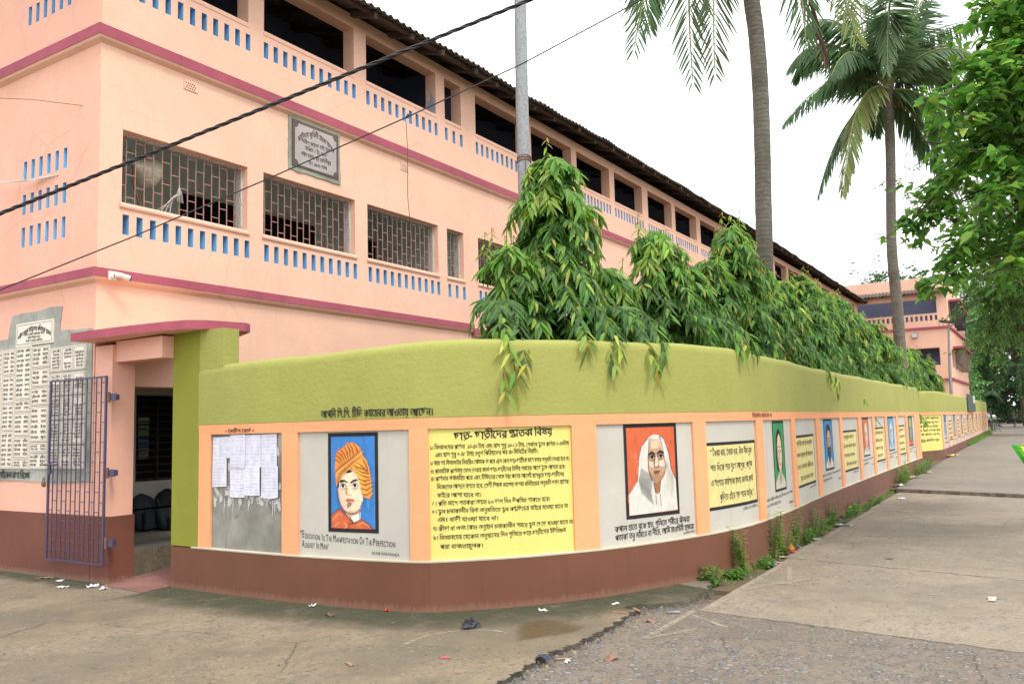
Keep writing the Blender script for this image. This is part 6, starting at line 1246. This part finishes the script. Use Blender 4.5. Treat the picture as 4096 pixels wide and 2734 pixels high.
b4 = copy_tree(b1); b4.location = (78.6, 3.85, .2); b4.rotation_euler = (0.05, 0, math.radians(182)); b4['label'] = 'third bicycle half hidden behind the two parked at the wall end'
def skin_body(name, nodes, edges, mat, parent):
    me = bpy.data.meshes.new(name); me.from_pydata([n[:3] for n in nodes], edges, []); o = bpy.data.objects.new(name, me); C.objects.link(o)
    md = o.modifiers.new('skin', 'SKIN'); sv = me.skin_vertices[0].data if me.skin_vertices else None
    if sv is None:
        bpy.context.view_layer.objects.active = o; me.attributes; bm = bmesh.new(); bm.from_mesh(me); ly = bm.verts.layers.skin.verify(); bm.to_mesh(me); bm.free(); sv = me.skin_vertices[0].data
    for i, n in enumerate(nodes): sv[i].radius = (n[3], n[3] if len(n) < 5 else n[4])
    sv[0].use_root = True; s = o.modifiers.new('sub', 'SUBSURF'); s.levels = 1; s.render_levels = 2
    me.materials.append(MAT[mat]); o.parent = parent; return o
def person(label, loc, rz, pose, top, low):
    t = thing('person', label, 'person', (0, 0, 0))
    if pose == 'ride': hip, kn, ft, ch, nk, hd = (-.20, 0, .98), ((.16, .10, .86), (.12, -.10, .72)), ((.05, .11, .44), (-.12, -.11, .30)), (-.06, 0, 1.28), (.0, 0, 1.46), (.04, 0, 1.60); el, hn = ((.10, .24, 1.16), (.02, -.22, 1.20)), ((.24, .27, 1.04), (.14, -.10, 1.46))
    else: hip, kn, ft, ch, nk, hd = (0, 0, .90), ((.03, .09, .48), (.0, -.09, .48)), ((.0, .10, .07), (-.02, -.1, .07)), (.0, 0, 1.22), (.0, 0, 1.42), (.02, 0, 1.56); el, hn = ((-.02, .25, 1.12), (.0, -.24, 1.12)), ((.05, .27, .88), (.08, -.22, .90))
    N_ = [(*hip, .13, .15), (*ch, .12, .16), (*nk, .055), (*hd, .085), (hd[0], 0, hd[2] + .09, .08)]; E = [(0, 1), (1, 2), (2, 3), (3, 4)]
    for i in (0, 1):
        s = 1 if i == 0 else -1; k = len(N_); N_ += [(hip[0] + .01, .09 * s, hip[2] - .05, .10), (*kn[i], .062), (*ft[i], .042), (ft[i][0] + .14, ft[i][1], ft[i][2] - .045, .035)]; E += [(0, k), (k, k + 1), (k + 1, k + 2), (k + 2, k + 3)]
        k = len(N_); N_ += [(ch[0] + .03, .17 * s, ch[2] + .12, .058), (*el[i], .042), (*hn[i], .032), (hn[i][0] + .06, hn[i][1], hn[i][2] + .01, .03)]; E += [(1, k), (k, k + 1), (k + 1, k + 2), (k + 2, k + 3)]
    skin_body('body', N_, E, 'skin', t)
    skin_body('shirt', [(*ch, .145, .185), (hip[0], 0, hip[2] + .03, .15, .17), (nk[0] - .01, 0, nk[2] - .08, .09), (ch[0] + .03, .17, ch[2] + .12, .075), (ch[0] + .03, -.17, ch[2] + .12, .075), (*[(a + b) / 2 for a, b in zip((ch[0] + .03, .17, ch[2] + .12), el[0])], .062), (*[(a + b) / 2 for a, b in zip((ch[0] + .03, -.17, ch[2] + .12), el[1])], .062)], [(0, 1), (0, 2), (0, 3), (0, 4), (3, 5), (4, 6)], top, t)
    skin_body('trousers', [(*hip, .15, .165)] + [q for i, s in ((0, 1), (1, -1)) for q in ((hip[0] + .01, .09 * s, hip[2] - .06, .118), (*kn[i], .082), (ft[i][0], ft[i][1], ft[i][2] + .06, .062))], [(0, 1), (1, 2), (2, 3), (0, 4), (4, 5), (5, 6)], low, t)
    m = MB(); m.lathe((hd[0] - .015, 0, hd[2] + .05), (-.25, 0, 1), [(-.06, .10), (.0, .113), (.06, .10), (.10, .06), (.115, .0)], 14); m.build('hair', 'hair', t, True)
    for i in (0, 1):
        m = MB()
        for k in range(5):
            p_ = Vector((hn[i][0] + .05, hn[i][1], hn[i][2])); a = (k - 2) * .014; m.tube([p_ + Vector((0, a, 0)), p_ + Vector((.04, a * 1.1, -.005)), p_ + Vector((.06 - .012 * abs(k - 1.7), a * 1.1, -.035))], [.008, .008, .006], 5)
        m.build('fingers', 'skin', t)
    m = MB(); 
    for s in (1, -1): m.lathe((hd[0] + .08, .03 * s, hd[2] + .035), (1, 0, 0), [(0, .012), (.008, .008), (.01, 0)], 8)
    m.lathe((hd[0] + .085, 0, hd[2]), (1, 0, -.3), [(-.01, .014), (.015, .012), (.022, 0)], 8); m.build('face', 'skin', t)
    t.location = loc; t.rotation_euler = (0, 0, rz); return t
b3 = bicycle('bicycle', 'bicycle ridden by the person in black at the far bend', (98.5, 2.84, .2), math.radians(187)); m = MB(); m.box((.45, -.17, .74), (.75, .17, .98)); m.build('basket', 'darkm', b3)
person('person in black riding a bicycle towards us with one hand raised to the face', (98.5, 2.84, .2), math.radians(187), 'ride', 'cloth_dark', 'cloth_dark')
person('person in a pale blue shirt standing behind the parked bicycles', (84, 4.35, .2), math.radians(60), 'stand', 'cloth_blue', 'cloth_dark')
# ------------------------------------------------------------------ weeds along the wall foot, grass, litter
def weed(x, y, z, h, r, seed, label, kind):
    rng = np.random.default_rng(seed); t = thing('weed_plant', label, 'weed', (x, y, z), 'weeds along the foot of the wall'); P, D, N, L, W_, Cc = [], [], [], [], [], []; st = MB()
    for s in range(int(7 + r * 22)):
        a = rng.uniform(0, 6.28); q = np.array([x + r * .45 * math.cos(a) * rng.random(), y + r * .4 * math.sin(a) * rng.random(), z - .02]); e = q + np.array([r * rng.uniform(.1, .8) * math.cos(a), r * rng.uniform(.1, .6) * math.sin(a), h * rng.uniform(.45, 1)])
        st.tube([tuple(q), tuple(q * .4 + e * .6 + (0, 0, .1 * h)), tuple(e)], .003, 4, caps=False)
        for k in range(11 if kind else 8):
            f = .2 + .8 * k / 9; p = q + (e - q) * f
            for sg_ in (1, -1):
                ph = k * 2.4 + (0 if sg_ > 0 else 3.14); d = np.array([math.cos(ph), math.sin(ph), .1]) + rng.normal(0, .2, 3)
                if kind:
                    for j in range(5): P.append(p + d * .013 * j); D.append(d * .4 + np.cross(d, [0, 0, 1.]) * (1 if j % 2 else -1)); N.append((0, 0, 1.)); L.append(.028); W_.append(.016); Cc.append(vary(rng, 1, (.17, .34, .05))[0])
                else: P.append(p); D.append(d); N.append(np.array([0, 0, 1.]) + rng.normal(0, .3, 3)); L.append(rng.uniform(.035, .07)); W_.append(rng.uniform(.022, .042)); Cc.append(vary(rng, 1, (.10, .24, .045) if rng.random() < .7 else (.18, .33, .06))[0])
    leaf_mesh('leaves', P, D, N, L, W_, Cc, 'leaf', t, .15, .3, False); st.build('stems', flat('weed_stem', (.09, .13, .04)), t); base_at(t, (x, y, z))
WD = [(8.62, 3.04, -.05, .26, .20, 0, 'round leaved weed clump nearest the corner under the curved wall'), (9.05, 2.98, -.05, .16, .16, 0, 'low round leaved weed just right of the nearest clump'), (9.25, 2.93, -.02, .50, .10, 1, 'tall feathery weed growing up the brown plinth below the first quote panel'), (9.85, 2.92, -.05, .22, .24, 0, 'bushy round leaved weed beside the blue wrapper'), (10.35, 2.93, -.05, .62, .24, 1, 'tall feathery weed under the green portrait panel'), (10.85, 2.94, -.05, .50, .26, 1, 'feathery weed right of the tallest one under the green portrait'), (11.4, 2.94, -.05, .52, .24, 1, 'upright feathery weed near the second quote panel'), (11.95, 2.95, -.05, .40, .28, 0, 'dense leafy weed under the second quote panel'), (12.5, 2.96, -.05, .40, .3, 1, 'spreading feathery weed before the blue portrait'), (13.3, 2.99, -.05, .34, .3, 0, 'leafy weed at the pillar left of the blue portrait'), (13.9, 3.0, -.05, .42, .2, 1, 'thin yellow tipped weed under the blue portrait'), (14.8, 3.02, -.05, .28, .34, 0, 'broad low weed under the blue portrait'), (15.6, 3.02, -.05, .30, .32, 0, 'low weed at the pillar right of the blue portrait'), (16.5, 3.0, -.04, .25, .35, 0, 'low weed under the third quote panel'), (17.6, 3.03, -.04, .2, .35, 0, 'low weed left of the orange portrait panel'), (21.4, 3.06, .05, .45, .4, 1, 'feathery weed by the white streak on the plinth'), (22.4, 3.08, .06, .5, .4, 1, 'feathery weed just beyond the white streak'), (23.6, 3.08, .08, .45, .45, 1, 'weed below the last quote panel of the near wall'), (25.2, 3.06, .1, .40, .5, 0, 'weed below the last portrait of the near wall'), (26.8, 3.1, .1, .5, .5, 1, 'weed clump at the broken end of the near wall')]
for i, (x, y, z, h, r, kd, lb) in enumerate(WD): weed(x, y, z, h, r, 100 + i, lb, kd)
def grass(name, pts, n, hmax, seed, col):
    rng = np.random.default_rng(seed); xs = [p[0] for p in pts]; u = rng.uniform(xs[0], xs[-1], n); yl = np.interp(u, xs, [p[1] for p in pts]); yh = np.interp(u, xs, [p[2] for p in pts]); zz_ = np.interp(u, xs, [p[3] for p in pts])
    P = np.stack([u, yl + (yh - yl) * rng.random(n), zz_ - .01], 1); leaf_mesh_o = leaf_mesh(name, P, np.stack([rng.normal(0, .45, n), rng.normal(-.1, .45, n), np.ones(n)], 1), rng.normal(0, 1, (n, 3)), hmax * rng.uniform(.35, 1, n), rng.uniform(.006, .012, n) * (hmax / .12), np.array([vary(rng, 1, col)[0] for _ in range(n)]), 'leaf', None, .1, .5, True)
    tag(leaf_mesh_o, kind='stuff'); return leaf_mesh_o
grass('grass', [(8.7, 2.86, 3.1, -.05), (9.6, 2.88, 3.0, -.05), (12.5, 2.90, 3.0, -.05), (16, 2.92, 3.08, -.05), (20, 2.96, 3.12, -.03), (27, 3.0, 3.15, .1)], 2600, .12, 7, (.13, .27, .05))
grass('grass', [(44, 3.05, 3.3, .2), (52, 3.15, 3.45, .2), (62, 3.3, 3.7, .2), (70, 3.5, 4.1, .2), (80, 3.9, 4.5, .2)], 2600, .36, 8, (.12, .26, .04))
grass('grass', [(20, -4.5, -2.6, .0), (60, -3.5, -1.6, .15), (104, -2.5, -.3, .15)], 5000, .3, 9, (.05, .13, .03))
# litter: every scrap its own thing
def scrap(name, label, x, y, z, s, col, rough=.6, seed=0, asp=1.6, cat='litter', crum=.25, group='litter along the pavement and verge', mat=None):
    rng = np.random.default_rng(seed); n = 5; a = rng.uniform(0, 6.28); ca, sa = math.cos(a), math.sin(a); V = []
    for j in range(n):
        for i in range(n):
            u, v = (i / (n - 1) - .5) * s * asp, (j / (n - 1) - .5) * s; u += rng.normal(0, s * .05); v += rng.normal(0, s * .05); V.append((x + u * ca - v * sa, y + u * sa + v * ca, z + .004 + abs(rng.normal(0, crum * s))))
    m = MB(); m.poly(V, [(j * n + i, j * n + i + 1, (j + 1) * n + i + 1, (j + 1) * n + i) for j in range(n - 1) for i in range(n - 1)]); o = m.build(name, mat or flat('scrap_' + str(len(bpy.data.materials)), col, rough)); tag(o, label, cat, group); return o
W1 = (.62, .63, .66)
scrap('paper_scrap', 'crumpled white paper lying right at the foot of the gate pillar', 5.52, 9.05, 0, .085, W1, seed=1, crum=.16)
scrap('paper_scrap', 'flat white paper on the pavement in front of the folded gate', 5.35, 9.35, 0, .08, W1, seed=2, crum=.1); scrap('paper_scrap', 'small white paper beside the gate pillar foot', 5.48, 8.78, 0, .06, W1, seed=3)
scrap('paper_scrap', 'white paper below the folded gate middle', 5.55, 9.75, 0, .05, W1, seed=4); scrap('cardboard_piece', 'brown cardboard edge against the plinth below the gate', 5.60, 10.15, 0, .09, (.25, .18, .11), seed=5, asp=2.2, crum=.1)
scrap('paper_scrap', 'tiny white paper on the pavement under the turban portrait', 5.849, 5.995, 0, .05, W1, seed=6, crum=.3); scrap('bottle_cap', 'bright red cap on the pavement below the English quote', 6.0, 5.2, 0, .04, (.75, .03, .02), seed=7, asp=1.1, crum=.3)
scrap('wrapper', 'small pink wrapper lying in the open pavement', 4.992, 3.792, 0, .04, (.55, .06, .13), seed=8, asp=1.7, crum=.05); scrap('paper_scrap', 'white paper at the wall foot below the veiled portrait left side', 6.62, 3.926, 0, .045, W1, seed=9)
scrap('paper_scrap', 'white paper close to the broken edge near the wall', 7.159, 3.474, 0, .05, W1, seed=10, crum=.15); scrap('wood_splinter', 'orange wood splinter lying across the crack by the wall', 7.02, 3.2, 0, .022, (.45, .20, .09), seed=11, asp=7, crum=.1); scrap('wood_splinter', 'second orange splinter on the soil by the broken edge', 6.85, 3.28, 0, .02, (.42, .19, .10), seed=12, asp=7, crum=.1)
scrap('dry_leaf', 'curled brown leaf on the asphalt right of the broken edge', 6.818, 2.996, -.046, .05, (.28, .13, .07), seed=13, asp=2); scrap('wrapper', 'blue and white pen like wrapper in the cracked edge', 7.2, 2.93, -.03, .03, (.25, .32, .5), seed=14, asp=4, crum=.1)
scrap('plastic_bag', 'small dark blue plastic scrap on the broken pavement edge', 5.30, 3.14, -.0, .08, (.03, .035, .07), .3, 15); scrap('paper_scrap', 'white scrap beside the wood splinter at the bottom edge', 5.43, 3.03, -.046, .04, W1, seed=16); scrap('wood_splinter', 'long wood splinter at the bottom broken edge', 5.47, 3.09, -.038, .022, (.40, .22, .12), seed=17, asp=6, crum=.1); scrap('dry_leaf', 'brown leaf on the asphalt at the bottom of the picture', 5.62, 2.78, -.046, .06, (.28, .14, .09), seed=18)
scrap('wrapper', 'blue wrapper among the weeds below the green portrait', 9.98, 2.82, -.04, .07, (.10, .25, .60), .35, 19, 1.5); scrap('wrapper', 'pink foil strip next to the blue wrapper', 10.2, 2.83, -.04, .06, (.5, .2, .25), .3, 20, 2.4, crum=.1); scrap('paper_scrap', 'pale flat wrapper at the slab joint by the weeds', 10.62, 2.87, -.04, .08, W1, seed=21, crum=.1)
scrap('wrapper', 'red wrapper under the feathery weed', 10.95, 2.86, -.04, .08, (.45, .06, .08), seed=22); scrap('wrapper', 'orange packet standing in the weeds', 11.15, 2.9, -.03, .09, (.6, .14, .03), seed=23, crum=.4); scrap('wrapper', 'dark blue foil ball beside the orange packet', 11.4, 2.86, -.04, .06, (.06, .07, .16), .3, 24, 1, crum=.4)
scrap('paper_scrap', 'grey white wrapper further along the weeds', 12.3, 2.84, -.04, .10, (.45, .45, .46), seed=25, crum=.15); scrap('wrapper', 'red and black scraps by the verge', 12.9, 2.86, -.04, .08, (.25, .06, .06), seed=26); scrap('plastic_bag', 'pale flattened plastic sheet at the slab edge', 14.0, 2.84, -.04, .20, (.42, .40, .44), .35, 27, 1.8, crum=.08); scrap('plastic_bag', 'dark crumpled plastic beside the pale sheet', 14.5, 2.92, -.04, .13, (.06, .035, .03), .4, 28)
scrap('paper_scrap', 'white scrap on the road by the raised slab step', 18.67, 2.6, -.02, .12, W1, seed=29, crum=.1); scrap('paper_scrap', 'first scrap beyond the raised step at the verge', 21.0, 2.98, .06, .14, W1, seed=30); scrap('wrapper', 'pale wrapper on the verge under the light blue portrait', 23.4, 2.95, .08, .15, (.5, .42, .36), seed=31); scrap('wrapper', 'yellowish wrapper on the verge near the last portraits', 25.3, 2.9, .1, .2, (.5, .42, .28), seed=32, crum=.1)
scrap('plastic_bag', 'yellow plastic bag at the foot of the rounded wall corner', 33.6, 3.0, .19, .34, (.65, .45, .05), .4, 33, 1.6, crum=.12); scrap('paper_scrap', 'cream torn paper lying on the concrete at the far right', 8.9, .55, -.026, .07, (.55, .45, .38), seed=34, asp=3.0, crum=.06)
scrap('dry_leaf', 'small brown leaf lying alone on the middle of the concrete slab', 10.9, 1.7, -.026, .04, (.12, .06, .03), seed=35, asp=2.4, crum=.1); scrap('dry_leaf', 'brown leaf on the near pavement at the bottom centre', 4.55, 4.3, 0, .035, (.28, .15, .10), seed=36, asp=3, crum=.1); scrap('dry_leaf', 'brown leaf on the pavement under the yellow rules corner', 5.62, 5.55, 0, .045, (.16, .09, .05), seed=37, asp=2.4, crum=.2)
pb = MB(); rq_ = np.random.default_rng(77); vs = []; n_, k_ = 18, 7
for i in range(k_ + 1):
    f = i / k_; rr_ = math.sin(math.pi * (.5 + f * .5)) if f < 1 else 0
    for j in range(n_): a = 2 * math.pi * j / n_; e = 1 + rq_.normal(0, .16); vs.append((5.836 + .10 * rr_ * e * math.cos(a) + .0, 4.157 + .06 * rr_ * e * math.sin(a), .004 + .075 * math.sin(f * math.pi / 2) * (1 + .25 * rq_.normal(0, .5))))
pb.poly(vs, [(i * n_ + j, i * n_ + (j + 1) % n_, (i + 1) * n_ + (j + 1) % n_, (i + 1) * n_ + j) for i in range(k_) for j in range(n_)]); o = pb.build('plastic_bag', flat('black_bag_plastic', (.025, .027, .032), .28)); tag(o, 'crumpled black plastic bag on the pavement in front of the yellow rules', 'litter')
# many tiny specks of trodden litter and grit nobody could count
rng = np.random.default_rng(55); n = 900; Pq = np.stack([rng.uniform(2.2, 9.0, n), rng.uniform(2.6, 12, n), np.full(n, .004)], 1); ok = np.array([(p[1] > 3.2 and not (p[0] > 5.6 and p[1] > 8.1)) and WL.s_of(p[0], p[1]) > 0 for p in Pq]); keep = []
for p in Pq[ok]:
    q = WL.at(WL.s_of(p[0], p[1]));
    if (p[0] < q.x - .02 or p[1] < q.y - .03) and p[0] < 8.2: keep.append(p)
keep = np.array(keep); n = len(keep)
o = leaf_mesh('grit_specks', keep, np.stack([rng.normal(0, 1, n), rng.normal(0, 1, n), np.full(n, .05)], 1), np.array([[0, 0, 1.]] * n) + rng.normal(0, .15, (n, 3)), rng.uniform(.008, .03, n), rng.uniform(.006, .016, n), np.array([vary(rng, 1, c_, .2)[0] for c_ in [[(.36, .33, .28), (.26, .19, .12), (.09, .065, .045), (.16, .10, .055)][k] for k in rng.integers(0, 4, n)]]), 'leaf_matte', None, .2, 0, False); tag(o, kind='stuff')
n = 500; Pq = np.stack([rng.uniform(7.5, 20, n), 2.92 - np.abs(rng.normal(0, .9, n)), np.full(n, -.022)], 1)
o = leaf_mesh('grit_specks', Pq, np.stack([rng.normal(0, 1, n), rng.normal(0, 1, n), np.full(n, .05)], 1), np.array([[0, 0, 1.]] * n) + rng.normal(0, .15, (n, 3)), rng.uniform(.01, .04, n), rng.uniform(.008, .02, n), np.array([vary(rng, 1, c_, .2)[0] for c_ in [[(.38, .33, .27), (.16, .10, .06), (.07, .05, .035), (.30, .27, .23)][k] for k in rng.integers(0, 4, n)]]), 'leaf_matte', None, .2, 0, False); tag(o, kind='stuff')
# grit and broken stones along the ragged edge of the pavement
rng = np.random.default_rng(91); m = MB()
for a, b in zip(edge[1:-3], edge[2:-2]):
    L_ = math.hypot(b[0] - a[0], b[1] - a[1])
    for _ in range(int(L_ * 95)):
        t_ = rng.random(); x_, y_ = a[0] + (b[0] - a[0]) * t_ + rng.normal(.012, .02), a[1] + (b[1] - a[1]) * t_ - abs(rng.normal(.0, .05)); s_ = rng.uniform(.006, .022); v_ = [(x_ + s_ * rng.uniform(.5, 1) * math.cos(k) , y_ + s_ * rng.uniform(.5, 1) * math.sin(k), -.041) for k in (0, 1.3, 2.5, 3.8, 5.1)]; m.col = tuple(vary(rng, 1, [(.16, .15, .13), (.10, .095, .085), (.21, .17, .12)][rng.integers(0, 3)])[0])
        top = [(x_ + (p[0] - x_) * .6, y_ + (p[1] - y_) * .6, -.041 + s_ * rng.uniform(.5, 1.1)) for p in v_]; m.poly(v_ + top, [(i, (i + 1) % 5, 5 + (i + 1) % 5, 5 + i) for i in range(5)] + [(5, 6, 7, 8, 9)])
tag(m.build('gravel', 'grit', colors=True), kind='stuff')
# snack packet hanging at the right edge of the view
sk = thing('snack_packet', 'shiny green and yellow snack packet hanging at the right edge over the road', 'packet', (3.50, .06, 1.5))
o_ = np.array([3.515, .10, 1.535]); rx = np.array([.536, -.844, -.026]); dn = np.array([.05, .05, -1.0])
def packet_pt(u, v): return o_ + rx * (u * .11) + dn * (v * .17) + np.array([-.84, -.53, 0]) * (.022 * math.sin(math.pi * min(max(u, 0), 1)) * math.sin(math.pi * min(max(v, 0.05), .95)))
def pk(u0, u1, v0, v1, slant, name, mat, push=0, n=10):
    m = MB(); vs = [tuple(packet_pt(u0 + (u1 - u0) * i / n + slant * (v0 + (v1 - v0) * j / n), v0 + (v1 - v0) * j / n) + np.array([-.84, -.53, 0]) * push) for j in range(n + 1) for i in range(n + 1)]
    m.poly(vs, [(j * (n + 1) + i, j * (n + 1) + i + 1, (j + 1) * (n + 1) + i + 1, (j + 1) * (n + 1) + i) for j in range(n) for i in range(n)]); return m
MAT['pgreen'] = flat('packet_green', (.07, .34, .03), .25); MAT['pyel'] = flat('packet_yellow', (.80, .62, .02), .3); MAT['pblue'] = flat('packet_blue', (.03, .13, .42), .3)
m = pk(-.03, 1.1, 0, .95, .77, 'p', 'pgreen'); m.v[:11] = m.v[:11]; b0 = m.v[:]; m.poly([tuple(np.array(v) + np.array([.84, .53, 0]) * .03) for v in b0], [tuple(f) for f in m.f[:]]); m.build('pouch', 'pgreen', sk)
pk(.07, .95, .03, .74, .77, 'p', 'pyel', .002).build('yellow_patch', 'pyel', sk)
pk(.18, .36, .28, .36, .77, 'p', 'pblue', .004).build('blue_mark', 'pblue', sk); pk(.16, .40, .42, .48, .77, 'p', 'pblue', .004).build('blue_mark', 'pblue', sk)
m = MB(); q = packet_pt(.8, 0); m.tube([tuple(q), (q[0] + .4, q[1] - .5, 2.6), (q[0] + 1.6, q[1] - 1.0, 3.4)], .0015, 4)
m.build('string', 'wcable', sk); base_at(sk, (3.50, .06, 1.5))
bpy.context.view_layer.update()
